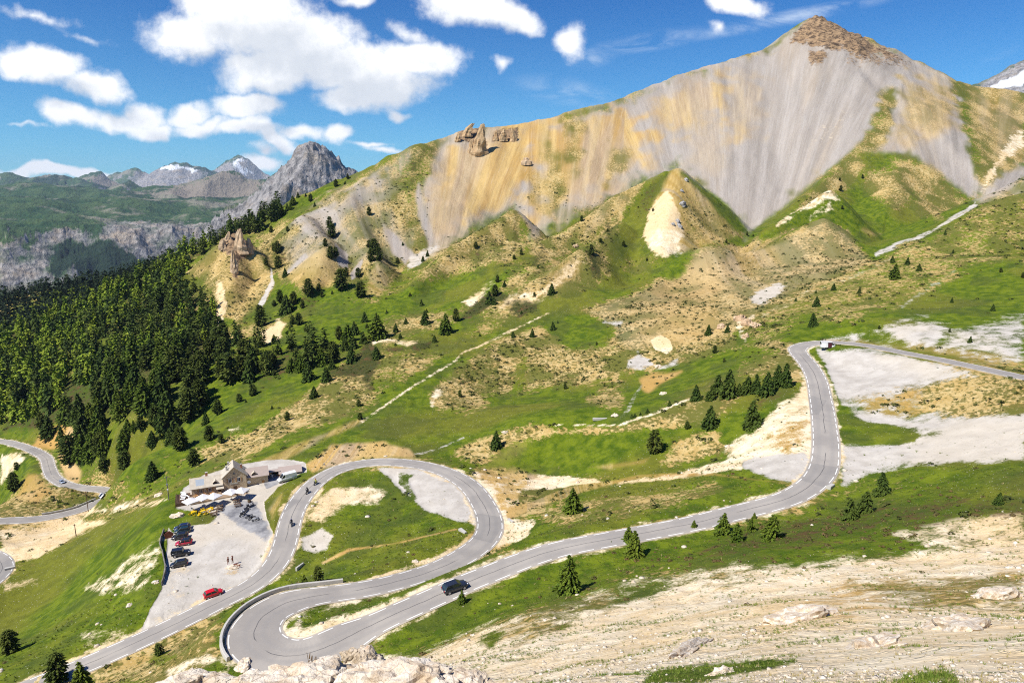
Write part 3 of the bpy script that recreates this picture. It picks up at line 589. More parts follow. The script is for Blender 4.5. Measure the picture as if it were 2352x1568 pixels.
# fall-line coordinates for scree streaks: angle round the foot of each debris cone
FEET = np.array([at(940, 600, 430)[:2], at(1240, 600, 420)[:2], at(1700, 560, 470)[:2], at(2250, 480, 530)[:2]])
azv = np.arctan2(xf, yf); cuts = [np.arctan2(*at(u, 400, 600)[:2]) for u in (1215, 1430, 2050)]
sel = np.digitize(azv, cuts)
F = FEET[sel]; dxf = xf-F[:, 0]; dyf = yf-F[:, 1]
FALL = np.stack([np.arctan2(dxf, np.maximum(dyf, 1))*240+sel*700, np.hypot(dxf, dyf), np.zeros_like(dxf)], -1).astype(np.float32)
def put_attr(o, A, B, fall=None, tone=None):
    me = o.data
    for n, D in (('cover_a', A), ('cover_b', B))+((('tone', tone),) if tone is not None else ()):
        at_ = me.attributes.new(n, 'FLOAT_COLOR', 'POINT'); at_.data.foreach_set('color', D.astype(np.float32).ravel())
    if fall is not None:
        at_ = me.attributes.new('fall', 'FLOAT_VECTOR', 'POINT'); at_.data.foreach_set('vector', fall.ravel())

def cumul(W, order):
    """weights -> factor of each layer over everything laid before it"""
    out = np.zeros_like(W); acc = W[:, order[0]].copy()
    for k in order[1:]:
        acc = acc+W[:, k]; out[:, k] = W[:, k]/np.maximum(acc, 1e-4)
    return out
ROCKW = WT[:, 6].copy()
WRAW = WT.copy()
WT = cumul(WT, [8, 0, 3, 2, 4, 5, 1, 6, 7])
RAWW = WRAW.astype(np.float32); ROADD = rd.astype(np.float32)
# craggy relief where bare rock crops out
ZZ = GZZ.ravel()+ROCKW*((ridged(xf/22, yf/22, 91, 5)-.55)*11+(ridged(xf/6, yf/6, 95, 3)-.5)*3)
scr = sstep(.25, .8, WRAW[:, 3]+WRAW[:, 2])*sstep(380, 520, np.hypot(xf, yf))
ZZ = ZZ+scr*((ridged(FALL[:, 0]/30., FALL[:, 1]/400., 61, 3)-.6)*.9+fbm(FALL[:, 0]/7., FALL[:, 1]/90., 63, 3)*.3)
GZZ[:] = ZZ.reshape(GZZ.shape)
TONE = np.stack([.5+.5*fbm(xf*.03, yf*.03, 201, 5), .5+.5*fbm(xf*.09, yf*.09, 231, 5), .5+.5*fbm(FALL[:, 0]*.05, FALL[:, 1]*.004, 261, 4, .55), .5+.55*fbm(FALL[:, 0]*.16, FALL[:, 1]*.008, 291, 6, .62)], -1)
# ------------------------------------------------------------------ materials
class NT:
    def __init__(s, tree): s.t = tree; s.n = tree.nodes; s.l = tree.links
    def new(s, k): return s.n.new(k)
    def put(s, sock, val):
        if hasattr(val, 'is_linked') or hasattr(val, 'links'): s.l.new(val, sock)
        else:
            try: sock.default_value = val
            except Exception: sock.default_value = tuple(val)+(1,)
    def math(s, op, a, b=0, c=None, clamp=False):
        n = s.new('ShaderNodeMath'); n.operation = op; n.use_clamp = clamp
        s.put(n.inputs[0], a); s.put(n.inputs[1], b)
        if c is not None: s.put(n.inputs[2], c)
        return n.outputs[0]
    def vec(s, op, a, b=None, sc=None):
        n = s.new('ShaderNodeVectorMath'); n.operation = op; s.put(n.inputs[0], a)
        if b is not None: s.put(n.inputs[1], b)
        if sc is not None: s.put(n.inputs['Scale'], sc)
        return n.outputs['Value'] if op in ('LENGTH', 'DOT_PRODUCT', 'DISTANCE') else n.outputs[0]
    def noise(s, v, sc, det=5, rough=.55, dist=0, col=False):
        n = s.new('ShaderNodeTexNoise'); s.put(n.inputs['Vector'], v); n.inputs['Scale'].default_value = sc
        n.inputs['Detail'].default_value = det; n.inputs['Roughness'].default_value = rough; n.inputs['Distortion'].default_value = dist
        return n.outputs['Color' if col else 'Fac']
    def vor(s, v, sc, feat='F1', out='Distance', rnd=1):
        n = s.new('ShaderNodeTexVoronoi'); n.feature = feat; s.put(n.inputs['Vector'], v); n.inputs['Scale'].default_value = sc; n.inputs['Randomness'].default_value = rnd
        return n.outputs[out]
    def step(s, x, a, b):
        n = s.new('ShaderNodeMapRange'); n.interpolation_type = 'SMOOTHSTEP'; s.put(n.inputs[0], x)
        s.put(n.inputs[1], a); s.put(n.inputs[2], b); return n.outputs[0]
    def mix(s, f, a, b, mode='MIX'):
        n = s.new('ShaderNodeMix'); n.data_type = 'RGBA'; n.blend_type = mode; s.put(n.inputs[0], f)
        for i, c in ((6, a), (7, b)):
            if isinstance(c, (tuple, list)): n.inputs[i].default_value = tuple(c[:3])+(1,)
            else: s.l.new(c, n.inputs[i])
        return n.outputs[2]
    def pos(s): return s.new('ShaderNodeNewGeometry').outputs['Position']
    def obj(s): return s.new('ShaderNodeTexCoord').outputs['Object']
    def attr(s, nm): n = s.new('ShaderNodeAttribute'); n.attribute_name = nm; return n
    def sep(s, c):
        n = s.new('ShaderNodeSeparateColor'); s.l.new(c, n.inputs[0]); return n.outputs
    def sepv(s, c):
        n = s.new('ShaderNodeSeparateXYZ'); s.l.new(c, n.inputs[0]); return n.outputs
    def comb(s, x, y, z):
        n = s.new('ShaderNodeCombineXYZ'); s.put(n.inputs[0], x); s.put(n.inputs[1], y); s.put(n.inputs[2], z); return n.outputs[0]
    def bump(s, h, st, dist=1.0):
        n = s.new('ShaderNodeBump'); n.inputs['Strength'].default_value = st; n.inputs['Distance'].default_value = dist; s.l.new(h, n.inputs['Height']); return n.outputs[0]
def material(name):
    m = bpy.data.materials.new(name); m.use_nodes = True; t = NT(m.node_tree)
    return m, t, m.node_tree.nodes['Principled BSDF']
def plain(name, c, rough=.6, metal=0, var=.12, sc=3., spec=.4):
    """simple paint / stone / wood with uneven tone"""
    m, t, b = material(name)
    f = t.noise(t.obj(), sc, 5, .6)
    k = t.math('MULTIPLY_ADD', f, 2*var, 1-var)
    t.l.new(t.mix(1.0, tuple(c), t.comb(k, k, k), 'MULTIPLY'), b.inputs['Base Color'])
    b.inputs['Roughness'].default_value = rough; b.inputs['Metallic'].default_value = metal; b.inputs['Specular IOR Level'].default_value = spec
    return m
def ground_material():
    m, t, b = material('ground_cover')
    p = t.pos(); xyz = t.sepv(p)
    A = t.attr('cover_a'); Bn = t.attr('cover_b'); ca = t.sep(A.outputs['Color']); cb = t.sep(Bn.outputs['Color'])
    tn = t.attr('tone'); tt = t.sep(tn.outputs['Color']); nL = tt[0]; n09 = tt[1]; st2 = tt[2]; st1 = tn.outputs['Alpha']; nM = t.noise(p, .28, 5, .6); nF = t.noise(p, 2.2, 3, .65)
    con = t.comb(t.math('MULTIPLY', xyz[0], .62), t.math('MULTIPLY', xyz[1], .62), t.math('MULTIPLY', xyz[2], 2.2))
    nC = t.noise(con, 1.0, 3, .6, .4)
    shr = t.vor(p, .36); shs = t.math('MULTIPLY', t.step(t.math('ADD', shr, t.math('MULTIPLY', nF, .3)), .46, .34), t.step(n09, .44, .56))
    tuss = t.step(t.math('ADD', t.math('MULTIPLY', nC, .55), t.math('ADD', t.math('MULTIPLY', n09, .3), t.math('MULTIPLY', t.noise(p, .8, 3, .6), .2))), .46, .55)
    tuss = t.math('MAXIMUM', tuss, t.math('MULTIPLY', shs, .85))
    # grass
    g = t.mix(t.step(nM, .32, .68), (.046, .084, .003), (.136, .174, .008))
    g = t.mix(t.math('MULTIPLY', t.step(nL, .45, .68), .55), g, (.160, .145, .020))
    g = t.mix(t.math('MULTIPLY', t.step(n09, .54, .68), .5), g, (.055, .070, .014))
    g = t.mix(t.math('MULTIPLY', t.step(t.vor(p, 1.1), .13, .06), t.step(nL, .35, .6)), g, (.55, .52, .42))
    g = t.mix(t.math('MULTIPLY', t.step(nF, .58, .72), .35), g, (.20, .20, .08))
    # tan soil with tussocks
    tan = t.mix(t.step(nM, .3, .7), (.395, .268, .085), (.525, .395, .175))
    s0 = 0
    tan = t.mix(t.math('MULTIPLY', t.step(nF, .58, .7), .5), tan, (.66, .58, .44))
    s = t.mix(t.math('MULTIPLY', tuss, .9), tan, t.mix(nF, (.060, .068, .010), (.15, .135, .025)))
    s = t.mix(t.math('MULTIPLY', t.step(t.math('ADD', n09, t.math('MULTIPLY', t.math('SUBTRACT', nM, .5), .35)), .53, .63), .5), s, t.mix(nM, (.060, .085, .010), (.135, .145, .020)))
    # heath, low juniper; also the painted shade of spur flanks
    h = t.mix(t.step(nF, .35, .65), (.026, .040, .008), (.070, .070, .018))
    h = t.mix(t.math('MULTIPLY', t.step(nM, .5, .68), .6), h, (.13, .065, .03))
    # scree
    y = t.mix(t.step(st1, .2, .8), (.295, .255, .215), (.39, .345, .30))
    y = t.mix(t.math('MULTIPLY', t.step(st2, .50, .72), .3), y, (.42, .31, .185))
    y = t.mix(t.math('MULTIPLY', t.step(nF, .48, .7), .35), y, (.50, .465, .42))
    y = t.mix(t.math('MULTIPLY', t.step(t.noise(p, .9, 4, .7), .52, .66), .35), y, (.20, .175, .15))
    ff = t.sepv(t.attr('fall').outputs['Vector']); fst = t.noise(t.comb(t.math('MULTIPLY', ff[0], .75), t.math('MULTIPLY', ff[1], .025), 0), 1.0, 4, .65)
    y = t.mix(t.math('MULTIPLY', t.step(fst, .52, .66), .25), y, (.46, .43, .40)); y = t.mix(t.math('MULTIPLY', t.step(fst, .46, .34), .25), y, (.22, .19, .165))
    o = t.mix(t.step(st1, .3, .68), (.44, .265, .075), (.56, .385, .145))
    o = t.mix(t.math('MULTIPLY', t.step(st2, .46, .70), .45), o, (.38, .325, .29))
    o = t.mix(t.math('MULTIPLY', t.step(nC, .5, .62), .25), o, (.36, .24, .09))
    o = t.mix(t.math('MULTIPLY', t.step(fst, .46, .34), .45), o, (.31, .20, .085)); o = t.mix(t.math('MULTIPLY', t.step(fst, .54, .68), .35), o, (.60, .47, .29))
    # pale limestone soil
    stone = t.step(t.vor(p, 3.2), .26, .12); stone2 = t.step(t.vor(p, .9), .2, .1)
    pl = t.mix(t.step(nM, .35, .66), (.66, .51, .305), (.77, .655, .465))
    pl = t.mix(t.math('MULTIPLY', t.step(nL, .46, .62), .7), pl, (.66, .47, .23))
    pl = t.mix(t.math('MULTIPLY', t.math('MAXIMUM', stone, t.math('MULTIPLY', stone2, .8)), .75), pl, (.75, .68, .56))
    pl = t.mix(t.math('MULTIPLY', t.step(t.math('ADD', t.math('MULTIPLY', t.noise(p, .55, 5, .62), .75), t.math('MULTIPLY', nF, .25)), .60, .66), .8), pl, (.15, .16, .035))
    # gravel
    v = t.mix(t.step(nM, .3, .7), (.40, .365, .315), (.51, .475, .42))
    v = t.mix(t.math('MULTIPLY', t.step(nL, .48, .64), .5), v, (.55, .48, .37))
    v = t.mix(t.math('MULTIPLY', t.step(t.math('ADD', t.math('MULTIPLY', nF, .6), t.math('MULTIPLY', nC, .4)), .57, .66), .55), v, (.20, .195, .12))
    # rock; dark gravel, its colour also the painted annex shadow
    cr = t.noise(t.comb(t.math('MULTIPLY', xyz[0], .9), t.math('MULTIPLY', xyz[1], .9), t.math('MULTIPLY', xyz[2], 1.6)), .22, 8, .68, .8)
    r = t.mix(t.step(cr, .38, .6), (.075, .050, .033), (.34, .225, .125))
    d = t.mix(t.step(nM, .3, .65), (.13, .13, .14), (.34, .335, .33))
    jit = t.math('ADD', t.math('MULTIPLY', t.math('SUBTRACT', nM, .5), 1.5), t.math('MULTIPLY', t.math('SUBTRACT', nF, .5), .8))
    jc = t.math('ADD', jit, t.math('MULTIPLY', t.math('SUBTRACT', nC, .5), .9))
    def w(x, j=jit, lo=.28, hi=.72): return t.step(t.math('ADD', x, t.math('MULTIPLY', j, t.math('MULTIPLY', t.math('MULTIPLY', x, t.math('SUBTRACT', 1, x)), 4))), lo, hi)
    soft = lambda x: t.step(t.math('ADD', x, t.math('MULTIPLY', t.math('SUBTRACT', st1, .5), t.math('MULTIPLY', t.math('MULTIPLY', x, t.math('SUBTRACT', 1, x)), 1.6))), .04, .96)
    c = s
    c = t.mix(w(t.math('MULTIPLY', ca[0], .90), t.math('MULTIPLY', jc, 1.25)), c, g)
    c = t.mix(soft(A.outputs['Alpha']), c, y)
    c = t.mix(soft(ca[2]), c, o)
    c = t.mix(w(cb[0]), c, pl)
    c = t.mix(w(cb[1]), c, v)
    c = t.mix(w(ca[1]), c, h)
    c = t.mix(w(cb[2]), c, r)
    c = t.mix(w(Bn.outputs['Alpha']), c, d)
    t.l.new(c, b.inputs['Base Color']); b.inputs['Roughness'].default_value = .95; b.inputs['Specular IOR Level'].default_value = .15
    hgt = t.math('ADD', t.math('MULTIPLY', nM, 1.0), t.math('ADD', t.math('MULTIPLY', nF, .25), t.math('MULTIPLY', tuss, .25)))
    hgt = t.math('MULTIPLY', hgt, t.math('SUBTRACT', 1.0, t.math('MULTIPLY', cb[1], .8)))
    t.l.new(t.bump(hgt, .55, .8), b.inputs['Normal'])
    return m
FTY = {'F':0,'K':1,'B':2,'W':3}   # forest, rock, brown, snow
def far_material():
    m, t, b = material('distant_slopes')
    p = t.pos(); A = t.attr('cover_a'); ca = t.sep(A.outputs['Color'])
    nL = t.noise(p, .0009, 8, .6); nM = t.noise(p, .006, 8, .62); nF = t.noise(p, .03, 6, .65)
    nz = t.sepv(t.new('ShaderNodeNewGeometry').outputs['Normal'])[2]
    g = t.mix(t.step(nM, .35, .65), (.030, .075, .028), (.075, .125, .045))
    g = t.mix(t.math('MULTIPLY', t.step(nL, .52, .6), .8), g, (.016, .036, .022))
    g = t.mix(t.math('MULTIPLY', t.step(t.noise(p, .0025, 7, .6), .52, .62), .75), g, (.30, .27, .21))
    k = t.mix(t.step(nF, .3, .7), (.13, .125, .125), (.46, .43, .41)); k = t.mix(t.math('MULTIPLY', t.step(nM, .5, .68), .5), k, (.48, .37, .24))
    steep = t.step(t.math('ADD', nz, t.math('MULTIPLY', t.math('SUBTRACT', nM, .5), .35)), .80, .66)
    c = t.mix(steep, g, k)
    j = t.math('MULTIPLY', t.math('SUBTRACT', nM, .5), 1.6)
    w = lambda x: t.step(t.math('ADD', x, t.math('MULTIPLY', j, t.math('MULTIPLY', t.math('MULTIPLY', x, t.math('SUBTRACT', 1, x)), 4))), .3, .7)
    c = t.mix(w(ca[0]), c, t.mix(nF, (.012, .028, .016), (.03, .055, .025)))
    c = t.mix(w(ca[2]), c, t.mix(nM, (.20, .17, .13), (.33, .28, .22)))
    c = t.mix(w(ca[1]), c, k)
    c = t.mix(w(A.outputs['Alpha']), c, (.85, .86, .88))
    t.l.new(c, b.inputs['Base Color']); b.inputs['Roughness'].default_value = .95; b.inputs['Specular IOR Level'].default_value = .1
    t.l.new(t.bump(t.math('ADD', nM, t.math('MULTIPLY', nF, .8)), 1.0, 45), b.inputs['Normal'])
    return m
FARCOVER = [
 ('K',1,6,[(450,560),(545,474),(610,420),(655,370),(714,295),(780,350),(830,400),(830,430),(600,520)],(2500,4200)),
 ('K',.55,6,[(0,560),(40,552),(60,575),(110,522),(180,522),(225,545),(235,515),(265,500),(340,505),(480,512),(560,500),(480,600),(380,640),(320,600),(270,590),(240,640),(110,660),(40,700),(0,660)],(3000,5600)),
 ('F',1,5,[(235,550),(260,560),(290,580),(340,600),(330,620),(250,650),(190,650),(170,600),(130,640),(110,620),(140,560),(160,550),(200,570)],(3000,5600)),
 ('B',.9,12,[(300,460),(430,422),(517,388),(620,430),(560,470),(420,480)],(7600,9500)),
 ('K',1,5,[(330,398),(400,374),(480,398),(420,440),(350,440),(300,425)],(12000,20000)),
 ('K',1,5,[(490,392),(554,358),(640,405),(560,420)],(12000,20000)),
 ('W',.85,3,[(362,388),(378,381),(405,376),(440,384),(470,398),(440,396),(420,386),(390,390)],(12000,20000)),
 ('W',.7,3,[(530,372),(554,360),(566,366),(548,372),(556,385),(590,400),(560,402),(535,385)],(12000,20000)),
 ('K',1,5,[(2220,215),(2352,140),(2450,110),(2450,240),(2300,230)],(4000,9000)),
 ('W',.85,3,[(2300,185),(2352,165),(2352,195),(2290,205),(2270,205)],(4000,9000)),
 ('B',.8,8,[(195,412),(231,396),(300,430),(260,440)],(12000,13500)),
]
# ------------------------------------------------------------------ sky, sun, air
SUN_EL = math.radians(50); SUN_DIR = Vector((-.82*math.cos(SUN_EL), -.5724*math.cos(SUN_EL), math.sin(SUN_EL)))
CLOUDS = [ # (u, v, ru, rv, tilt, density)
 (430,95,125,70,0,1),(560,60,190,95,0,1),(690,100,160,75,.1,1),(480,30,90,50,0,.9),(620,160,150,60,0,1),(780,150,180,62,.1,1),(880,190,150,55,.1,1),(950,150,125,55,.05,1),(560,150,70,40,0,.8),(830,215,110,30,0,.8),
 (105,140,125,52,.1,1),(215,180,80,45,.2,1),(40,140,70,40,0,.9),
 (170,260,95,36,0,1),(250,265,60,25,0,.8),(320,250,48,30,.3,.75),(340,280,60,22,0,.7),(430,255,70,28,0,.85),(470,280,90,22,0,.85),(580,243,95,34,0,1),(560,290,120,22,0,.8),(640,315,70,28,.5,.7),(700,300,60,22,0,.7),(775,302,42,22,-.2,.85),(620,345,30,20,0,.5),
 (1100,20,155,62,.2,1),(1190,40,70,45,.3,.9),(1310,100,42,48,-.5,.8),(1690,2,95,34,.1,.95),(800,15,50,22,0,.8),(930,85,60,24,.2,.45),
 (120,395,150,14,0,.9),(230,400,60,14,0,.8),(310,408,40,12,0,.6),(610,378,45,24,0,.8),(40,400,90,14,0,.8),(900,335,60,8,.1,.5),(860,322,50,8,0,.5),
 (80,25,110,20,.1,.35),(200,75,70,16,.4,.3),(1645,70,22,16,0,.45),(1150,152,26,16,0,.4),(930,265,25,9,.3,.4),(60,300,50,7,0,.4)]
STREAKS = [(1350,118,1640,72,26,.42),(1560,92,2060,-8,20,.55),(1180,190,1420,235,40,.3),(1300,150,1420,120,30,.3),(760,330,900,340,16,.3),(2250,140,2352,100,18,.15)]
def gno(u, v):
    dx, dy, dz = ray(u, v); return dx/dy, dz/dy
def build_world():
    w = bpy.data.worlds.new('World'); SC.world = w; w.use_nodes = True
    nt = w.node_tree; t = NT(nt); bg = nt.nodes['Background']
    sky = t.new('ShaderNodeTexSky'); sky.sky_type = 'NISHITA'; sky.sun_disc = False
    sky.sun_elevation = SUN_EL; sky.sun_rotation = math.atan2(SUN_DIR.x, SUN_DIR.y); sky.altitude = 2300; sky.air_density = 1.0; sky.dust_density = .3; sky.ozone_density = 2.2
    # cloud field in sky directions (azimuth / elevation slopes of the view direction in the world)
    gi = bpy.data.node_groups.new('cloud_field', 'ShaderNodeTree')
    gi.interface.new_socket('dir', in_out='INPUT', socket_type='NodeSocketVector'); gi.interface.new_socket('density', in_out='OUTPUT', socket_type='NodeSocketFloat')
    g = NT(gi); I = g.new('NodeGroupInput'); O = g.new('NodeGroupOutput'); p = I.outputs[0]
    wob = g.noise(p, 5.5, 4, .62, 0, True); q = g.vec('ADD', p, g.vec('SCALE', g.vec('SUBTRACT', wob, (.5, .5, .5)), None, .085))
    acc = None
    for u, v, ru, rv, tl, de in CLOUDS:
        c = gno(u, v); e = gno(u+ru, v); f = gno(u, v-rv)
        rx = abs(e[0]-c[0]); ry = abs(f[1]-c[1])
        m = g.new('ShaderNodeMapping'); m.vector_type = 'TEXTURE'; m.inputs['Location'].default_value = (c[0], c[1], 0); m.inputs['Rotation'].default_value = (0, 0, -tl); m.inputs['Scale'].default_value = (rx, ry, 1)
        g.l.new(q, m.inputs[0])
        if acc is not None:   # evaluated one after another
            k_ = g.new('ShaderNodeVectorMath'); k_.operation = 'MULTIPLY_ADD'; g.l.new(acc, k_.inputs[0]); k_.inputs[1].default_value = (1e-6, 0, 0); g.l.new(q, k_.inputs[2]); g.l.new(k_.outputs[0], m.inputs[0])
        d = g.math('MULTIPLY', g.math('SUBTRACT', 1.0, g.vec('LENGTH', m.outputs[0])), de)
        acc = d if acc is None else g.math('SMOOTH_MAX', acc, d, .12)
    n1 = g.noise(p, 13, 6, .66); n2 = g.noise(p, 4.5, 1, .5)
    den = g.math('ADD', acc, g.math('ADD', g.math('MULTIPLY', g.math('SUBTRACT', n1, .5), 1.45), g.math('MULTIPLY', g.math('SUBTRACT', n2, .5), .55)))
    g.l.new(den, O.inputs[0])
    tc = t.new('ShaderNodeTexCoord'); d = t.sepv(tc.outputs['Generated'])
    fwd = t.math('MAXIMUM', d[1], .05); P = t.comb(t.math('DIVIDE', d[0], fwd), t.math('DIVIDE', d[2], fwd), 0)
    def fld(v):
        n = t.new('ShaderNodeGroup'); n.node_tree = gi; t.l.new(v, n.inputs[0]); return n.outputs[0]
    den = fld(P); up = fld(t.vec('ADD', P, (-.022, .035, 0)))
    alpha = t.step(den, -.10, .50)
    thick = t.step(up, .0, .75)
    det = t.noise(P, 30, 3, .6)
    shade = t.math('ADD', t.math('MULTIPLY', thick, .85), t.math('MULTIPLY', t.math('SUBTRACT', det, .5), .5), None, True)
    ccol = t.mix(shade, (1.0, 1.0, 1.0), (.60, .64, .70))
    # thin cirrus streaks
    ci = None
    for u0, v0, u1, v1, wd, de in STREAKS:
        a = gno(u0, v0); b = gno(u1, v1); L = math.hypot(b[0]-a[0], b[1]-a[1])
        m = t.new('ShaderNodeMapping'); m.vector_type = 'TEXTURE'; m.inputs['Location'].default_value = ((a[0]+b[0])/2, (a[1]+b[1])/2, 0)
        m.inputs['Rotation'].default_value = (0, 0, math.atan2(b[1]-a[1], b[0]-a[0])); m.inputs['Scale'].default_value = (L*.62, wd/1568, 1); t.l.new(P, m.inputs[0])
        if ci is not None:
            k_ = t.new('ShaderNodeVectorMath'); k_.operation = 'MULTIPLY_ADD'; t.l.new(ci, k_.inputs[0]); k_.inputs[1].default_value = (1e-6, 0, 0); t.l.new(P, k_.inputs[2]); t.l.new(k_.outputs[0], m.inputs[0])
        s_ = t.math('MULTIPLY', t.step(t.vec('LENGTH', m.outputs[0]), 1.0, 0.0), de*1.5)
        ci = s_ if ci is None else t.math('MAXIMUM', ci, s_)
    ci = t.math('MULTIPLY', ci, t.step(t.noise(t.vec('MULTIPLY', P, (3, 9, 1)), 3.2, 7, .62, .6), .36, .68))
    ok = t.step(d[1], .06, .12)
    # deepen the blue aloft as at this altitude, pale band low down
    h = t.math('DIVIDE', d[2], fwd)
    tint = t.mix(t.step(d[2], .02, .42), (.36, .92, 1.16), (.0, .44, 1.10))
    skyc = t.mix(1.0, sky.outputs[0], tint, 'MULTIPLY')
    skyc = t.mix(t.math('MULTIPLY', ci, t.math('MULTIPLY', ok, .9)), skyc, (8.6, 9.6, 10.6))
    lum = t.vec('SCALE', ccol, None, 11.2)
    a2 = t.math('MULTIPLY', alpha, ok)
    full = t.mix(a2, skyc, lum)
    t.l.new(full, bg.inputs['Color']); bg.inputs['Strength'].default_value = .082
    l = bpy.data.lights.new('sun', 'SUN'); l.energy = 5.0; l.angle = math.radians(.55); l.color = (1, .955, .88)
    lo = bpy.data.objects.new('sun', l); COL.objects.link(lo); lo.rotation_euler = SUN_DIR.to_track_quat('Z', 'Y').to_euler()
def haze_box():
    x0, x1, y0, y1 = -21500, 20500, -60, 24500; z0 = float(min(FZ.min(), GZZ.min()))-1; z1 = float(FZ.max())+25
    me = bpy.data.meshes.new('haze'); bm = bmesh.new(); bmesh.ops.create_cube(bm, size=1)
    bmesh.ops.scale(bm, vec=(x1-x0, y1-y0, z1-z0), verts=bm.verts); bmesh.ops.translate(bm, vec=((x0+x1)/2, (y0+y1)/2, (z0+z1)/2), verts=bm.verts); bm.to_mesh(me); bm.free()
    o = bpy.data.objects.new('haze', me); COL.objects.link(o); o['kind'] = 'stuff'
    m = bpy.data.materials.new('thin_air'); m.use_nodes = True; nt = m.node_tree; nt.nodes.remove(nt.nodes['Principled BSDF'])
    v = nt.nodes.new('ShaderNodeVolumePrincipled'); v.inputs['Color'].default_value = (.62, .78, 1, 1); v.inputs['Density'].default_value = HAZE; v.inputs['Anisotropy'].default_value = 0
    nt.links.new(v.outputs[0], nt.nodes['Material Output'].inputs['Volume']); me.materials.append(m)
HAZE = 2.4e-5
build_world()
cam = bpy.data.cameras.new('camera'); CAM = bpy.data.objects.new('camera', cam); COL.objects.link(CAM)
cam.sensor_width = 36; cam.lens = 24; cam.clip_start = .1; cam.clip_end = 60000
CAM.rotation_euler = (math.radians(90)-PIT, 0, 0); SC.camera = CAM
SC.view_settings.view_transform = 'Standard'; SC.view_settings.look = 'None'; SC.view_settings.exposure = .42; SC.view_settings.gamma = 1
SC.cycles.use_denoising = False; SC.cycles.filter_width = 1.1; SC.cycles.max_bounces = 4; SC.cycles.diffuse_bounces = 2; SC.cycles.glossy_bounces = 2; SC.cycles.transmission_bounces = 2; SC.cycles.transparent_max_bounces = 4; SC.cycles.volume_bounces = 0; SC.cycles.caustics_reflective = False; SC.cycles.caustics_refractive = False
# ------------------------------------------------------------------ ground objects
def kind(o, k): o['kind'] = k; return o
g_ = kind(mesh_grid('ground', GX, GYY, GZZ), 'structure'); put_attr(g_, WT[:, 0:4], WT[:, 4:8], FALL, TONE); g_.data.materials.append(ground_material())
f_ = kind(mesh_grid('mountains', FX, FY, FZ), 'structure')
TYK = TY; TY = FTY; WF = paint(FX.ravel(), FY.ravel(), FZ.ravel(), np.zeros((FX.size, 4)), FARCOVER); TY = TYK
put_attr(f_, WF, WF*0); f_.data.materials.append(far_material())
# ------------------------------------------------------------------ roads
def offsets(P):
    T = np.gradient(P[:, :2], axis=0); T /= np.linalg.norm(T, axis=1)[:, None]
    return np.stack([-T[:, 1], T[:, 0]], -1)
def add_mesh(name, verts, faces, mat, parent=None, smooth=False):
    me = bpy.data.meshes.new(name); me.from_pydata([tuple(v) for v in verts], [], faces); me.update()
    if smooth: me.polygons.foreach_set('use_smooth', [True]*len(me.polygons))
    if mat is not None: me.materials.append(mat)
    o = bpy.data.objects.new(name, me); COL.objects.link(o)
    if parent is not None: o.parent = parent
    return o
def asphalt():
    m, t, b = material('worn_asphalt'); p = t.pos(); uv = t.sepv(t.attr('lane').outputs['Vector'])
    n1 = t.noise(p, .12, 6, .6); n2 = t.noise(p, 3, 5, .7)
    c = t.mix(t.step(n1, .35, .65), (.285, .262, .235), (.36, .33, .29))
    x = t.math('ABSOLUTE', uv[0])
    trk = t.step(t.math('ABSOLUTE', t.math('SUBTRACT', x, 1.45)), .75, .15)
    c = t.mix(t.math('MULTIPLY', trk, .35), c, (.25, .237, .222))
    c = t.mix(t.math('MULTIPLY', t.step(n2, .52, .72), .3), c, (.40, .385, .36))
    edge = t.step(t.math('ADD', uv[2], t.math('MULTIPLY', t.math('SUBTRACT', n2, .5), .5)), .45, .05)
    c = t.mix(t.math('MULTIPLY', edge, .75), c, (.46, .40, .31))
    crk = t.math('ADD', uv[0], t.math('MULTIPLY', t.math('SUBTRACT', t.noise(p, .25, 3), .5), .7))
    pat = t.step(t.vor(p, .06, 'F1', 'Color'), .80, .82)
    c = t.mix(t.math('MULTIPLY', pat, .35), c, (.17, .165, .16))
    seam = t.math('MULTIPLY', t.step(t.math('ABSOLUTE', crk), .085, .05), t.step(t.noise(p, .05, 2), .40, .44))
    c = t.mix(t.math('MULTIPLY', seam, .8), c, (.06, .06, .065))
    t.l.new(c, b.inputs['Base Color']); b.inputs['Roughness'].default_value = .85; b.inputs['Specular IOR Level'].default_value = .25
    t.l.new(t.bump(n2, .25, .05), b.inputs['Normal']); return m
ASPH = asphalt()
PAINTW = plain('road_paint', (.78, .77, .73), .7, 0, .12, 2.5)
def road(name, P, W, lift=.03):
    N = offsets(P); prof = [(-1.0, -.30), (-1, 0), (-.8, .02), (0, .05), (.8, .02), (1, 0), (1.0, -.30)]
    V = []; L = []; F = []
    s = np.concatenate([[0], np.cumsum(np.linalg.norm(np.diff(P, axis=0), axis=1))])
    for i in range(len(P)):
        for a, h in prof:
            V.append((P[i, 0]+N[i, 0]*W[i]*a, P[i, 1]+N[i, 1]*W[i]*a, P[i, 2]+lift+h)); L.append((a*W[i], s[i], (1-abs(a))*W[i]))
    k = len(prof)
    for i in range(len(P)-1):
        for j in range(k-1): F.append((i*k+j, i*k+j+1, (i+1)*k+j+1, (i+1)*k+j))
    F = [f[::-1] for f in F]
    o = add_mesh(name, V, F, ASPH); a = o.data.attributes.new('lane', 'FLOAT_VECTOR', 'POINT'); a.data.foreach_set('vector', np.array(L, np.float32).ravel())
    return kind(o, 'structure')
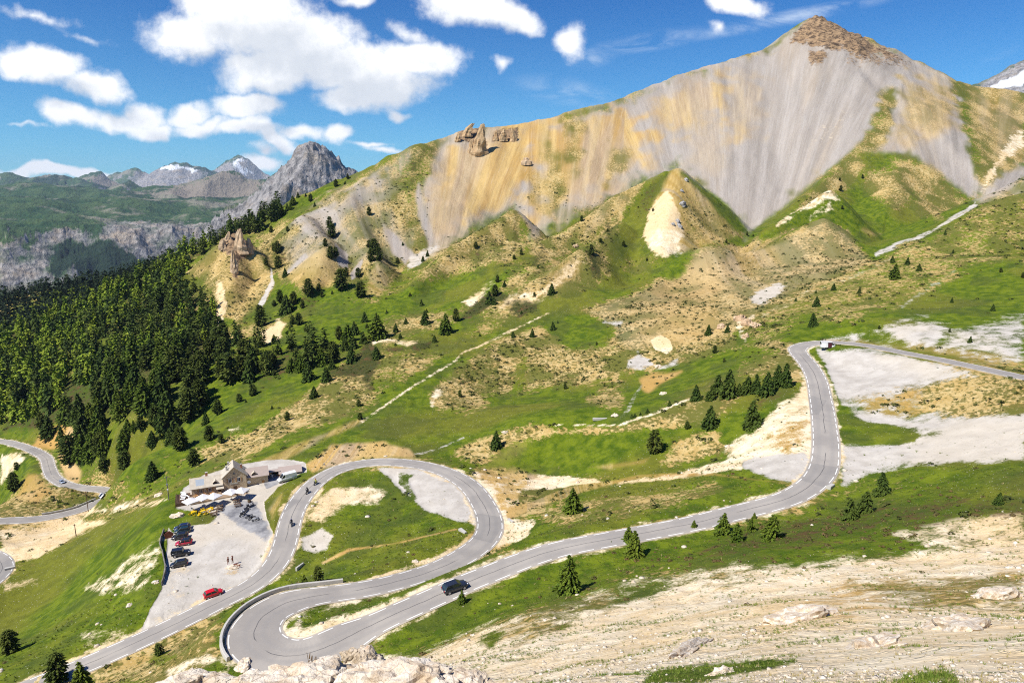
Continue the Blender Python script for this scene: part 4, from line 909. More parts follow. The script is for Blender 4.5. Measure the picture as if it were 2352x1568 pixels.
def dashes(P, W, lines, dash=3., gap=1.35, w=.09, lift=.03):
    """painted edge dashes lying on the carriageway"""
    N = offsets(P); s = np.concatenate([[0], np.cumsum(np.linalg.norm(np.diff(P[:, :2], axis=0), axis=1))])
    V = []; F = []
    for side, inset, s0, s1 in lines:
        x = s0 if s0 else 0.0; end = s1 or s[-1]
        while x+dash < end:
            b = len(V)
            for q in np.linspace(x, x+dash, 4):
                c = [np.interp(q, s, P[:, k]) for k in range(3)]; n = np.array([np.interp(q, s, N[:, 0]), np.interp(q, s, N[:, 1])]); hw = np.interp(q, s, W)
                a = side*(hw-inset); f = abs(a)/hw; h = .05-.0375*f if f < .8 else .02-.1*(f-.8)
                for e in (-w, w): V.append((c[0]+n[0]*(a+e), c[1]+n[1]*(a+e), c[2]+lift+h+.012))
            for k in range(3): F.append((b+2*k, b+2*k+2, b+2*k+3, b+2*k+1))
            x += dash+gap
    return V, [f[::-1] for f in F]
road('road', ROAD_MAIN, W_MAIN); road('road', ROAD_LOW, W_LOW); road('road', ROAD_MID, W_MID)
V, F = dashes(ROAD_MAIN, W_MAIN, [(1, .5, 0, 0), (-1, .5, 0, 0)]); kind(add_mesh('road_marking', V, F, PAINTW), 'structure')
V, F = dashes(ROAD_LOW, W_LOW, [(1, .5, 0, 0), (-1, .5, 0, 0)]); kind(add_mesh('road_marking', V, F, PAINTW), 'structure')
V, F = dashes(ROAD_MID, W_MID, [(1, .5, 0, 0), (-1, .5, 0, 0)]); kind(add_mesh('road_marking', V, F, PAINTW), 'structure')
def tag(o, label=None, cat=None, group=None, kd=None):
    if label: o['label'] = label
    if cat: o['category'] = cat
    if group: o['group'] = group
    if kd: o['kind'] = kd
    return o
def nearest_idx(P, u, v):
    pu, pv = sight(P[:, 0], P[:, 1], P[:, 2]); return int(np.argmin((pu-u)**2+(pv-v)**2))
def parapet(P, W, i0, i1, side, name, label, mat, h=.75, th=.45, down=1.6, out=.28):
    N = offsets(P); V = []; F = []
    for i in range(i0, i1+1):
        a = side*(W[i]+out); b = side*(W[i]+out+th); z = P[i, 2]
        for d_, zz in ((a, z-.5), (a, z+h-.06), (a+side*.05, z+h), (b-side*.05, z+h), (b, z+h-.06), (b+side*.3, z-down)):
            V.append((P[i, 0]+N[i, 0]*d_, P[i, 1]+N[i, 1]*d_, zz))
    n = i1-i0+1
    for i in range(n-1):
        for j in range(5):
            q = (i*6+j, i*6+j+1, i*6+7+j, i*6+6+j); F.append(q if side > 0 else q[::-1])
    F.append(tuple(range(6))); F.append(tuple((n-1)*6+j for j in range(6)))
    o = add_mesh(name, V, F, mat); return tag(o, label, 'wall')
CONC = plain('weathered_concrete', (.46, .44, .40), .85, 0, .2, 1.2)
parapet(ROAD_MAIN, W_MAIN, nearest_idx(ROAD_MAIN, 600, 1488), nearest_idx(ROAD_MAIN, 800, 1358), 1, 'parapet_wall', 'low curved concrete parapet round the outside of the lower hairpin bend', CONC)
parapet(ROAD_LOW, W_LOW, nearest_idx(ROAD_LOW, 100, 1189), nearest_idx(ROAD_LOW, 236, 1148), 1, 'parapet_wall', 'thin dark parapet inside the small bend on the far lower road', CONC, h=.7, down=.6)
parapet(ROAD_LOW, W_LOW, nearest_idx(ROAD_LOW, 190, 1169), nearest_idx(ROAD_LOW, 254, 1140), -1, 'retaining_wall', 'dark retaining wall below the outer edge of the far lower road bend', CONC, h=.5, down=3.0)
# ------------------------------------------------------------------ conifers
def foliage(name, lo, hi, sc=.9):
    m, t, b = material(name); p = t.pos(); n = t.noise(p, sc, 4, .65); n2 = t.noise(p, .06, 2)
    c = t.mix(t.step(n, .3, .7), lo, hi); c = t.mix(t.math('MULTIPLY', t.step(n2, .4, .65), .45), c, tuple(x*1.3 for x in hi[:1])+tuple(x*1.1 for x in hi[1:]))
    t.l.new(c, b.inputs['Base Color']); b.inputs['Roughness'].default_value = .8; b.inputs['Specular IOR Level'].default_value = .15
    return m
LEAF = {'L': foliage('larch_needles', (.080, .145, .008), (.24, .31, .026)), 'T': foliage('young_larch_needles', (.042, .080, .007), (.125, .175, .018)), 'P': foliage('pine_needles', (.032, .056, .009), (.100, .132, .021)),
        'S': foliage('spruce_needles', (.024, .050, .008), (.070, .108, .016)), 'D': foliage('shade_tinted_needles', (.010, .022, .008), (.028, .046, .014))}  # far forest: cloud shade put into its darker needle colour
BARK = plain('bark', (.11, .075, .05), .9, 0, .3, 4)
SCRUB = foliage('juniper_needles', (.030, .050, .010), (.075, .085, .020), 2.)
def conifer_arrays(kd, seed, lod):
    """unit-height crown: (n,3,3) triangles; drooping sprays of needles in loose whorls, with bare gaps"""
    r = np.random.default_rng(seed)
    R = {'L': .30, 'P': .335, 'S': .275}[kd]; nb = {2: 210, 1: 50, 0: 17}[lod]; nc = {2: 12, 1: 5, 0: 3}[lod]; cs = {2: .035, 1: .068, 0: .115}[lod]
    base = {'L': .04, 'P': .06, 'S': .03}[kd]
    T = []
    lop = r.normal(0, .12, 2)
    gap = r.uniform(0, 6.28, 3); gaph = r.uniform(.15, .8, 3)
    for i in range(nb):
        h = base+(1-base)*(1-(1-(i+.5)/nb)**.62)*.985 if kd != 'P' else base+(1-base)*((i+.5)/nb)*.96
        az = i*2.39996+r.normal(0, .35)
        if any(abs((az-g+3.14) % 6.28-3.14) < .5 and abs(h-q) < .07 for g, q in zip(gap, gaph)): continue
        f = (h-base)/(1-base)
        if kd == 'P': prof = (1-f)**.5*(.72+.5*f)*min(1, .55+3*f)
        else: prof = (1-f)**.76*min(1, .7+2.5*f)
        L = R*prof*r.uniform(.68, 1.18)*(1+lop[0]*math.cos(az)+lop[1]*math.sin(az))+.012
        ca, sa = math.cos(az), math.sin(az); lift = {'L': .12, 'P': .35, 'S': -.12}[kd]+r.normal(0, .1)
        for k in range(nc):
            q = (k+.6)/nc if k else .35
            if q < .25: continue
            c = np.array([ca*L*q, sa*L*q, h+L*q*lift-.35*L*q*q])
            s = cs*r.uniform(.6, 1.35)*(1.1-.35*q)*(.55+.6*(1-f))
            a1 = np.array([ca, sa, lift-.7*q])*s*1.3
            for _ in range(2 if lod == 2 else 1):
                d = r.normal(0, 1, 3); d[2] *= .55; d = d-a1*np.dot(d, a1)/np.dot(a1, a1); d *= s*1.0/np.linalg.norm(d)
                j = r.normal(0, s*.35, 3)
                T.append((c-a1*.6+d+j, c-a1*.5-d+j, c+a1+j))
    T.append((np.array([.008, 0, .93]), np.array([-.008, .004, .93]), np.array([0, 0, 1.0])))
    T.append((np.array([0, .008, .93]), np.array([.004, -.008, .93]), np.array([0, 0, 1.0])))
    return np.array(T)
def trunk_mesh(seed):
    r = random.Random(seed); V = []; F = []; n = 6; rings = 6; dx = dy = 0
    for i in range(rings):
        h = i/(rings-1); rad = .018*(1-h)**.8+.003
        if i == 0: rad *= 1.35
        for k in range(n):
            a = k*6.2832/n; V.append((dx+math.cos(a)*rad, dy+math.sin(a)*rad, h*.95-.03))
        dx += r.uniform(-.006, .006); dy += r.uniform(-.006, .006)
    for i in range(rings-1):
        for k in range(n): F.append((i*n+k, i*n+(k+1) % n, (i+1)*n+(k+1) % n, (i+1)*n+k))
    for q in range(7):   # stubs of dead lower limbs
        a = r.uniform(0, 6.28); h = r.uniform(.06, .4); b = len(V); L = r.uniform(.04, .09)
        V += [(math.cos(a)*.01, math.sin(a)*.01, h-.004), (math.cos(a)*.01, math.sin(a)*.01, h+.004), (math.cos(a)*L, math.sin(a)*L, h+L*.3)]; F.append((b, b+1, b+2))
    me = bpy.data.meshes.new('trunk'); me.from_pydata(V, [], F); me.materials.append(BARK); return me
def tri_mesh(name, T, mat):
    me = bpy.data.meshes.new(name); n = len(T)
    me.vertices.add(n*3); me.vertices.foreach_set('co', T.reshape(-1).astype(np.float32))
    me.loops.add(n*3); me.loops.foreach_set('vertex_index', np.arange(n*3, dtype=np.int32))
    me.polygons.add(n); me.polygons.foreach_set('loop_start', np.arange(0, n*3, 3, dtype=np.int32)); me.update(calc_edges=True)
    me.materials.append(mat); return me
PROTO = {}
NAMES = {'L': ('larch_tree', 'larch'), 'P': ('pine_tree', 'pine'), 'S': ('spruce_tree', 'conifer')}
for kd in 'LPS':
    for q in range(4):
        root = bpy.data.objects.new(NAMES[kd][0], None)
        cr = bpy.data.objects.new('crown', tri_mesh('crown', conifer_arrays(kd, 100+q+ord(kd), 2), LEAF['T' if kd == 'L' else kd])); cr.parent = root
        tr = bpy.data.objects.new('trunk', trunk_mesh(q+ord(kd))); tr.parent = root
        PROTO[kd, q] = (root, cr, tr)
NTREE = 0
def plant(p, h, kd, label, group=None, wide=1.0):
    """a copy of one of the conifers, with its crown and trunk"""
    global NTREE
    NTREE += 1; q = (NTREE*7+int(p[0]*3)) % 4; r = random.Random(NTREE*13)
    src = PROTO[kd, q]; o = src[0].copy(); COL.objects.link(o)
    o.location = p; w = h*wide*r.uniform(1.05, 1.4); o.scale = (w, w, h); o.rotation_euler = (r.uniform(-.03, .03), r.uniform(-.03, .03), r.uniform(0, 6.28))
    for c in src[1:]:
        d = c.copy(); COL.objects.link(d); d.parent = o
    tag(o, label, 'tree', group); return o
def px_height(p, hpx):
    """metres of a tree that stands hpx tall in the survey sighting"""
    u, v = sight(p[0], p[1], p[2]); lo, hi = .2, 60.
    for _ in range(30):
        m = (lo+hi)/2; v2 = sight(p[0], p[1], p[2]+m)[1]
        if v-v2 < hpx: lo = m
        else: hi = m
    return lo
TREES = [ # u, v of the foot, height in sighting units, kind
 (772,429,19,'P'),(725,430,10,'S'),(714,463,19,'P'),(674,470,22,'L'),(685,453,13,'S'),(702,451,8,'S'),(799,411,13,'P'),(793,423,8,'S'),(647,494,28,'L'),(660,484,18,'L'),(668,481,16,'L'),(610,494,24,'L'),(596,529,45,'L'),(625,497,15,'L'),(623,534,16,'P'),(661,532,13,'P'),(723,474,11,'S'),(848,494,20,'P'),
 (763,546,34,'P'),(758,524,28,'P'),(760,594,30,'P'),(771,590,24,'P'),(748,566,20,'P'),(860,584,38,'P'),(853,600,30,'P'),(870,600,34,'P'),(848,568,18,'P'),(638,580,28,'P'),(629,577,20,'P'),(639,616,30,'P'),(655,636,22,'S'),(612,608,18,'P'),
 (785,666,50,'P'),(795,634,22,'P'),(828,683,38,'P'),(823,636,22,'P'),(710,678,40,'P'),(733,668,18,'P'),(740,682,15,'P'),(660,720,45,'S'),(675,698,30,'P'),(644,694,30,'P'),(695,708,22,'P'),(630,703,15,'P'),(598,749,50,'P'),(687,745,28,'P'),(673,745,22,'P'),(704,763,20,'P'),(630,786,20,'L'),
 (838,739,25,'S'),(868,777,60,'L'),(780,779,32,'P'),(799,786,45,'L'),(815,768,32,'S'),(834,788,28,'S'),(843,753,12,'S'),(888,720,10,'S'),(968,702,16,'S'),(932,743,14,'S'),(909,763,22,'S'),(920,778,14,'S'),(977,743,32,'S'),(980,718,10,'S'),(1024,766,48,'L'),(1047,737,30,'P'),
 (1123,697,30,'S'),(1138,680,28,'P'),(1135,699,18,'S'),(1143,648,18,'P'),(1159,658,14,'S'),(1093,570,16,'P'),(982,589,15,'S'),(972,600,14,'S'),(913,606,16,'P'),(925,563,8,'S'),(998,786,18,'S'),(1102,772,8,'S'),(942,680,10,'S'),(763,675,10,'S'),
 (1336,508,14,'P'),(1500,485,8,'P'),(1432,565,13,'P'),(1395,533,9,'P'),(1197,585,13,'P'),(1181,596,12,'P'),(1358,584,24,'P'),(1380,557,11,'P'),(1268,676,27,'S'),(1227,680,10,'P'),(1236,615,10,'S'),(1486,599,8,'P'),(1716,541,10,'P'),(1730,543,6,'P'),(1668,558,9,'P'),(1198,720,8,'S'),(1270,758,20,'S'),(1281,742,7,'S'),(1223,773,20,'S'),(1178,775,16,'S'),(1627,769,25,'S'),(1671,763,18,'S'),
 (2054,642,38,'L'),(2049,603,17,'S'),(2084,608,19,'S'),(2110,622,18,'S'),(2171,539,12,'S'),(2189,582,10,'S'),(1914,667,18,'S'),(1974,674,16,'S'),(1875,704,25,'S'),(1866,750,34,'S'),(1828,692,10,'S'),(1874,674,10,'S'),(2186,695,13,'S'),(2280,714,17,'S'),(2181,763,10,'P'),(2228,787,17,'S'),(2019,755,9,'P'),(2298,625,11,'P'),(2350,638,14,'P'),(1934,480,9,'P'),(1931,439,14,'P'),(1929,415,8,'P'),(1981,410,10,'P'),(2021,688,6,'S'),(1931,620,7,'S'),
 (34,1128,45,'P'),(39,1078,18,'P'),(114,1001,48,'S'),(97,986,40,'P'),(155,971,65,'L'),(175,973,40,'L'),(185,993,30,'S'),(162,1067,70,'P'),(190,1054,60,'L'),(211,1052,55,'L'),(240,1043,55,'L'),(225,1000,60,'L'),(287,1078,45,'P'),(285,1038,55,'L'),(240,1082,35,'P'),(351,1021,34,'S'),(351,1099,42,'S'),(369,1006,14,'S'),(415,1031,52,'P'),(394,1021,42,'S'),(380,997,50,'P'),(481,1009,34,'P'),(509,1017,22,'P'),(474,974,30,'S'),(502,951,36,'P'),(549,923,20,'P'),(580,908,28,'P'),(447,1068,40,'P'),(565,924,8,'S'),
 (295,993,34,'L'),(309,989,26,'L'),(325,986,34,'P'),(420,963,45,'S'),(390,971,60,'P'),(355,963,40,'L'),(432,958,40,'S'),(227,958,50,'L'),(250,926,60,'S'),(332,921,60,'L'),(310,926,50,'L'),(290,931,40,'P'),(460,933,65,'P'),(372,881,55,'L'),(390,873,55,'L'),(427,871,50,'P'),(450,866,50,'P'),(467,863,45,'P'),(517,868,60,'P'),(557,868,55,'P'),(515,833,60,'P'),(560,816,40,'P'),(582,853,60,'S'),
 (610,854,45,'P'),(623,843,40,'P'),(630,862,14,'P'),(670,853,34,'L'),(688,853,40,'L'),(698,851,38,'L'),(717,833,36,'L'),(710,873,45,'S'),(738,838,44,'L'),(767,832,50,'P'),(763,847,24,'S'),(808,831,40,'S'),(749,876,36,'S'),(723,913,28,'S'),(660,964,20,'P'),(625,939,10,'S'),(827,963,17,'P'),(864,823,30,'S'),(824,932,16,'P'),(1055,871,9,'P'),(1057,911,16,'P'),(1040,941,6,'P'),(1140,1026,40,'S'),(793,803,30,'S'),(813,801,30,'S'),(644,813,16,'P'),(908,793,8,'S'),
 (1298,893,15,'P'),(1598,919,38,'S'),(1633,918,34,'S'),(1648,902,45,'S'),(1673,911,66,'S'),(1696,908,30,'S'),(1717,903,42,'S'),(1737,901,44,'S'),(1760,906,55,'S'),(1632,979,50,'S'),(1726,983,66,'S'),(1578,984,18,'P'),(1500,1039,55,'P'),(1316,1178,60,'L'),(1537,932,14,'S'),(1487,948,12,'S'),(1451,959,10,'S'),(1458,957,10,'S'),(1471,953,8,'S'),(1388,888,8,'P'),(1642,811,20,'P'),(1663,831,10,'P'),(1370,792,8,'P'),
 (1786,886,50,'S'),(1805,886,54,'S'),(2024,1134,52,'S'),(1989,1176,52,'S'),(1951,1191,50,'S'),(2294,1158,30,'S'),
 (25,1499,55,'P'),(135,1568,72,'P'),(192,1590,76,'L'),(366,1504,29,'P'),(730,1334,36,'P'),(699,1337,20,'L'),(1061,1384,32,'L'),(1307,1361,92,'L'),(1458,1278,62,'L'),(1443,1243,38,'L'),(1662,1225,50,'L'),(1693,1243,45,'L'),(1725,1221,35,'L'),(1773,1240,62,'L'),(1594,1212,20,'L'),(1732,1190,15,'L'),(1404,1247,7,'L'),
]
SPECIAL = {
 (1307,1361):'tall bright green larch alone on the near slope below the road',(1458,1278):'bright larch at the road edge with a smaller larch touching its left side',(1443,1243):'small larch at the road edge pressed against the larger larch in front of it',
 (1061,1384):'small yellow-green larch sapling on the verge beside the black SUV',(1316,1178):'slender tall larch standing alone between the upper track and the road',(1500,1039):'broad dark pine alone on the green terrace above the gravel track',
 (1773,1240):'full dark larch at the right end of the roadside cluster below the bend',(1662,1225):'tall larch at the left end of the roadside cluster below the bend',(1693,1243):'ragged light green larch in the middle of the roadside cluster',(1725,1221):'small dark larch in the roadside cluster between the ragged and the full larch',(1732,1190):'tiny pale larch at the road edge above the roadside cluster',(1594,1212):'thin sapling standing alone at the road edge left of the larch cluster',(1404,1247):'tiny green seedling at the road edge, left of the paired larches',
 (2024,1134):'broad spruce uppermost of three on the green slope right of the bend',(1989,1176):'middle spruce of three on the green slope right of the bend',(1951,1191):'lowest spruce of three on the green slope right of the bend',(2294,1158):'small dark spruce alone on the green slope near the right edge',
 (25,1499):'dark conifer alone on the meadow at the lower left, casting a long shadow',(135,1568):'big dark pine at the bottom left corner hiding the road',(192,1590):'yellow-green larch beside the big dark pine in the bottom left corner',(366,1504):'small dark pine on the stony bank below the road, alone',(730,1334):'dark pine just above the end of the concrete parapet inside the road loop',(699,1337):'short pine left of the dark pine above the concrete parapet',
 (2054,642):'yellow-green larch, tallest on the tan hillside at the right',(2049,603):'small conifer on the crest just above the tallest larch of the right hillside',(1866,750):'tall dark spruce on the right hillside closest to the upper road bend',(1875,704):'middling dark spruce on the right hillside above the tallest dark one',(1140,1026):'narrow dark conifer on the stippled bank above the road loop',(868,777):'tallest larch in the meadow with a dark shadow on its right, left of the stream',
 (1024,766):'tall larch near the middle of the valley meadow, beside a round dark pine',(1047,737):'round dark pine behind the tall larch of the valley meadow',(785,666):'big dark pine at the foot of the tan cone hillocks',(828,683):'dark pine in front of the small rounded tan hillock',(710,678):'broad dark pine at the foot of the larger tan cone',(598,749):'big dark pine at the mouth of the pale scree chute',(34,1128):'dark tree on the knoll inside the far lower road bend',(39,1078):'small dark tree uppermost on the knoll inside the far lower road',
 (447,1068):'dark bushy pine on the stony meadow behind the refuge roof',(351,1099):'conifer on the meadow left of the utility pole by the refuge',(287,1078):'dark pine nearest the far lower road on the meadow edge',(240,1082):'short dark pine above the rocky bank of the far lower road',(162,1067):'tall dark pine on the lip of the tan road cut',
 (1632,979):'narrow spruce alone on the terrace below the row of spruces',(1726,983):'tall spruce below the row of spruces, right of the narrow one',(1673,911):'broadest spruce in the row above the terrace',(1598,919):'spruce at the left end of the row above the terrace',(1805,886):'spruce at the right end of the row, nearest the bend',(1268,676):'dark spruce on the orange spur in the middle of the valley',(1336,508):'single dark pine on the rim of the grey scree',(1358,584):'dark clump of pine beside the pale rock tip of the spur',
}
def zone(u, v):
    if u > 1780 and v < 560: return 'tiny dark pine among the steep green foot hills at the right', 'pines on the right foot hills'
    if u > 1800 and v < 800: return 'small dark conifer scattered over the tan and green right hillside', 'conifers on the right hillside'
    if 1560 < u < 1800 and 860 < v < 940: return 'dark spruce within the row above the terrace', 'spruce row above the terrace'
    if 1430 < u and 700 < v < 1000: return 'small conifer near the dotted tan mound and terrace', 'conifers near the dotted mound'
    if u > 1160 and v < 800: return 'small dark pine on the spurs at the foot of the grey scree', 'pines on the middle spurs'
    if u > 900 and v > 780: return 'small dark conifer on the green hillock beside the stream', 'conifers on the stream hillock'
    if u < 300 and v > 930: return 'conifer at the lower forest edge beside the far road', 'forest edge by the far road'
    if u < 600 and v > 790: return 'conifer in the open forest edge on the meadow above the refuge', 'forest edge above the refuge'
    if v < 500: return 'conifer strung along the green crest below the grey peak', 'conifers along the green crest'
    if v < 640: return 'dark pine in the gullies of the tan left slopes', 'pines in the left gullies'
    if u < 720 and v < 800: return 'dark pine at the foot of the crag and tan cones', 'pines below the crag'
    if u < 860 and v > 780: return 'conifer in the grove on the meadow left of the stream', 'grove left of the stream'
    return 'small conifer scattered on the valley meadow', 'conifers on the valley meadow'
pts = np.array([(t[0], t[1]) for t in TREES], float); POS = march(pts[:, 0], pts[:, 1])
for (u, v, h, kd), p in zip(TREES, POS):
    hm = px_height(p, h); lab, grp = zone(u, v)
    if (u, v) in SPECIAL: lab = SPECIAL[u, v]
    plant((p[0], p[1], p[2]-.1), hm, kd, lab, grp, {'L': 1.0, 'P': 1.0, 'S': 1.12}[kd])
# ------------------------------------------------------------------ the closed forest
FOREST = [(-60,790),(60,752),(180,705),(275,660),(350,622),(430,580),(525,532),(600,497),(640,478),(650,490),(605,525),(560,538),(505,552),(468,580),(425,612),(412,655),(455,680),(488,705),(492,770),(450,812),(390,830),(340,850),(290,880),(235,905),(130,945),(60,965),(-60,970)]
CLEAR = [[(225,790),(255,765),(262,790),(235,830),(222,815)],[(322,700),(345,690),(350,715),(325,722)],[(130,930),(150,880),(215,890),(210,930)],[(280,860),(330,850),(345,868),(290,880)],[(330,775),(355,770),(360,800),(340,800)]]
def sample_forest(poly, y0, y1, step, clear=(), seed=3):
    r = np.random.default_rng(seed); P = np.array(poly, float)
    xs = np.arange(-620, 60, step); ys = np.arange(y0*K, y1*K, step); X, Y = np.meshgrid(xs, ys)
    X = (X+r.uniform(-.45, .45, X.shape)*step).ravel(); Y = (Y+r.uniform(-.45, .45, Y.shape)*step).ravel()
    Z = GRID(X, Y); u, v = sight(X, Y, Z); m = poly_sd(u, v, P) > -4
    for c in clear: m &= poly_sd(u, v, np.array(c, float)) < 0
    return X[m], Y[m], Z[m], u[m], v[m]
def forest_mass(name, X, Y, Z, H, kinds, mats, lod_of):
    """one mesh of many trees for the closed part of the wood"""
    lib = {(k, l, q): conifer_arrays(k, 500+q, l) for k in 'LPS' for l in (0, 1) for q in range(5)}
    r = np.random.default_rng(9); TT = {k: [] for k in mats}
    for i in range(len(X)):
        k = kinds[i]; T = lib['P' if k == 'D' else k, lod_of(i), int(r.integers(5))]
        a = r.uniform(0, 6.28); c, s = math.cos(a), math.sin(a); h = H[i]; w = h*r.uniform(.75, 1.1)*(1.05 if k != 'S' else 1.0)
        x = (T[..., 0]*c-T[..., 1]*s)*w+X[i]; y = (T[..., 0]*s+T[..., 1]*c)*w+Y[i]; TT[k].append(np.stack([x, y, T[..., 2]*h+Z[i]-.2], -1))
    me = bpy.data.meshes.new(name); allT = []; mi = []
    for j, k in enumerate(mats):
        me.materials.append(mats[k])
        if TT[k]: q = np.concatenate(TT[k]); allT.append(q); mi.append(np.full(len(q), j, np.int32))
    T = np.concatenate(allT); n = len(T)
    me.vertices.add(n*3); me.vertices.foreach_set('co', T.reshape(-1).astype(np.float32)); me.loops.add(n*3); me.loops.foreach_set('vertex_index', np.arange(n*3, dtype=np.int32))
    me.polygons.add(n); me.polygons.foreach_set('loop_start', np.arange(0, n*3, 3, dtype=np.int32)); me.polygons.foreach_set('material_index', np.concatenate(mi)); me.update(calc_edges=True)
    o = bpy.data.objects.new(name, me); COL.objects.link(o); return kind(o, 'stuff')
X, Y, Z, U, V_ = sample_forest(FOREST, 300, 745, 7.2, CLEAR)
rr = np.random.default_rng(5)
X2, Y2, Z2, U2, V2 = sample_forest([(150,965),(240,905),(330,872),(470,838),(500,792),(560,792),(650,800),(760,790),(770,840),(640,850),(570,880),(490,910),(462,960),(400,990),(330,1000),(270,1050),(160,1060),(120,990)], 200, 500, 11.5, (), 8)
X, Y, Z, U, V_ = [np.concatenate(q) for q in ((X, X2), (Y, Y2), (Z, Z2), (U, U2), (V_, V2))]; n = len(X)
pine = 1/(1+np.exp(-((U-395)/50+(V_-790)/110*.6+fbm(X/40, Y/40, 8, 3)*5)))
KD = np.where(rr.random(n) < pine, 'P', np.where(rr.random(n) < .7, 'L', 'S')); KD = np.where(rr.random(n) < .10, 'S', KD); H = 7.5+rr.random(n)**.7*10+fbm(X/30, Y/30, 4, 3)*4
order = np.argsort(np.hypot(X, Y)-H*6); solo = [i for i in order if U[i] > 0 and U[i] < 520][:max(0, 297-len(TREES))]
for i in solo:
    lab = {'L': 'bright green larch packed in the near edge of the closed forest', 'P': 'dark pine packed in the near edge of the closed forest', 'S': 'slim conifer packed in the near edge of the closed forest'}[KD[i]]
    plant((X[i], Y[i], Z[i]-.2), H[i], KD[i], lab, 'trees at the near edge of the closed forest')
m = np.ones(n, bool); m[solo] = False
forest_mass('forest', X[m], Y[m], Z[m], H[m], KD[m], {k: v for k, v in LEAF.items() if k in 'LPSD'}, lambda i: 1)
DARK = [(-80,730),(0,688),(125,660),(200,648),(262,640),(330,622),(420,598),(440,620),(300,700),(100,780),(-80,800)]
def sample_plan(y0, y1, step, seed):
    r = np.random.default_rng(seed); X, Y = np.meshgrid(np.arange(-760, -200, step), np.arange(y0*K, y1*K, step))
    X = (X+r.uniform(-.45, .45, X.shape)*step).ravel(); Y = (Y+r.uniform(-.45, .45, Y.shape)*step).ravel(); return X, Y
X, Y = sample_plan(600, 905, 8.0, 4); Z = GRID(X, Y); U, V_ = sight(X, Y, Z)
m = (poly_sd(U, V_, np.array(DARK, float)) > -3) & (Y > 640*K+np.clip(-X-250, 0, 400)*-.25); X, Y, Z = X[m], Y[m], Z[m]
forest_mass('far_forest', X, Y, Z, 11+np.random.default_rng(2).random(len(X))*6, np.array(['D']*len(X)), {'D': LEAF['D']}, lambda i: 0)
# ------------------------------------------------------------------ small builders
class MB:
    def __init__(s): s.v = []; s.f = []
    def add(s, V, F):
        b = len(s.v); s.v += [tuple(map(float, p)) for p in V]; s.f += [tuple(i+b for i in f) for f in F]; return s
    def box(s, x0, x1, y0, y1, z0, z1):
        return s.add([(x0,y0,z0),(x1,y0,z0),(x1,y1,z0),(x0,y1,z0),(x0,y0,z1),(x1,y0,z1),(x1,y1,z1),(x0,y1,z1)], [(3,2,1,0),(4,5,6,7),(0,1,5,4),(1,2,6,5),(2,3,7,6),(3,0,4,7)])
    def tube(s, p, q, r0, r1=None, n=8):
        p = Vector(p); q = Vector(q); r1 = r0 if r1 is None else r1; d = (q-p).normalized(); a = d.orthogonal().normalized(); b = d.cross(a)
        V = [p+(a*math.cos(i*6.2832/n)+b*math.sin(i*6.2832/n))*r0 for i in range(n)]+[q+(a*math.cos(i*6.2832/n)+b*math.sin(i*6.2832/n))*r1 for i in range(n)]
        return s.add(V, [(i,(i+1)%n,n+(i+1)%n,n+i) for i in range(n)]+[tuple(range(n))[::-1], tuple(range(n,2*n))])
    def loft(s, rings, closed=True, caps=True):
        n = len(rings[0]); V = [p for r in rings for p in r]; F = []
        for i in range(len(rings)-1):
            for j in range(n if closed else n-1): F.append((i*n+j, i*n+(j+1)%n, (i+1)*n+(j+1)%n, (i+1)*n+j))
        if caps: F += [tuple(range(n))[::-1], tuple((len(rings)-1)*n+j for j in range(n))]
        return s.add(V, F)
    def prism(s, prof, y0, y1):   # profile in x,z pushed along y
        n = len(prof); V = [(x,y0,z) for x,z in prof]+[(x,y1,z) for x,z in prof]
        return s.add(V, [tuple(range(n)), tuple(range(n,2*n))[::-1]]+[(j,n+j,n+(j+1)%n,(j+1)%n) for j in range(n)])
    def prismx(s, prof, x0, x1):  # profile in y,z pushed along x
        n = len(prof); V = [(x0,y,z) for y,z in prof]+[(x1,y,z) for y,z in prof]
        return s.add(V, [tuple(range(n))[::-1], tuple(range(n,2*n))]+[(j,(j+1)%n,n+(j+1)%n,n+j) for j in range(n)])
    def build(s, name, mat, parent=None, bevel=0, smooth=False):
        me = bpy.data.meshes.new(name); me.from_pydata(s.v, [], s.f); bm = bmesh.new(); bm.from_mesh(me); bmesh.ops.recalc_face_normals(bm, faces=bm.faces)
        if bevel: bmesh.ops.bevel(bm, geom=[e for e in bm.edges if len(e.link_faces) == 2 and e.calc_face_angle(0) > .5], offset=bevel, segments=2, affect='EDGES', clamp_overlap=True)
        bm.to_mesh(me); bm.free()
        if smooth: me.polygons.foreach_set('use_smooth', [True]*len(me.polygons))
        me.materials.append(mat); o = bpy.data.objects.new(name, me); COL.objects.link(o)
        if parent is not None: o.parent = parent
        return o
def empty(name, loc, rz=0, label=None, cat=None, group=None):
    o = bpy.data.objects.new(name, None); COL.objects.link(o); o.location = loc; o.rotation_euler = (0, 0, rz); return tag(o, label, cat, group)
def copy_tree(o, loc, rz, label, group=None, scale=None):
    def cp(a, par):
        c = a.copy(); COL.objects.link(c)
        if par is not None: c.parent = par
        for ch in a.children: cp(ch, c)
        return c
    c = cp(o, None); c.location = loc; c.rotation_euler = (0, 0, rz); tag(c, label, None, group)
    if scale: c.scale = scale
    return c
def tilt(o, span=1.5):
    """lay a thing on the slope under it"""
    x, y = o.location.x, o.location.y; a = o.rotation_euler.z
    gx = (surf(x+math.cos(a)*span, y+math.sin(a)*span)-surf(x-math.cos(a)*span, y-math.sin(a)*span))/(2*span)
    gy = (surf(x-math.sin(a)*span, y+math.cos(a)*span)-surf(x+math.sin(a)*span, y-math.cos(a)*span))/(2*span)
    o.rotation_euler = (math.atan(gy), -math.atan(gx), a)
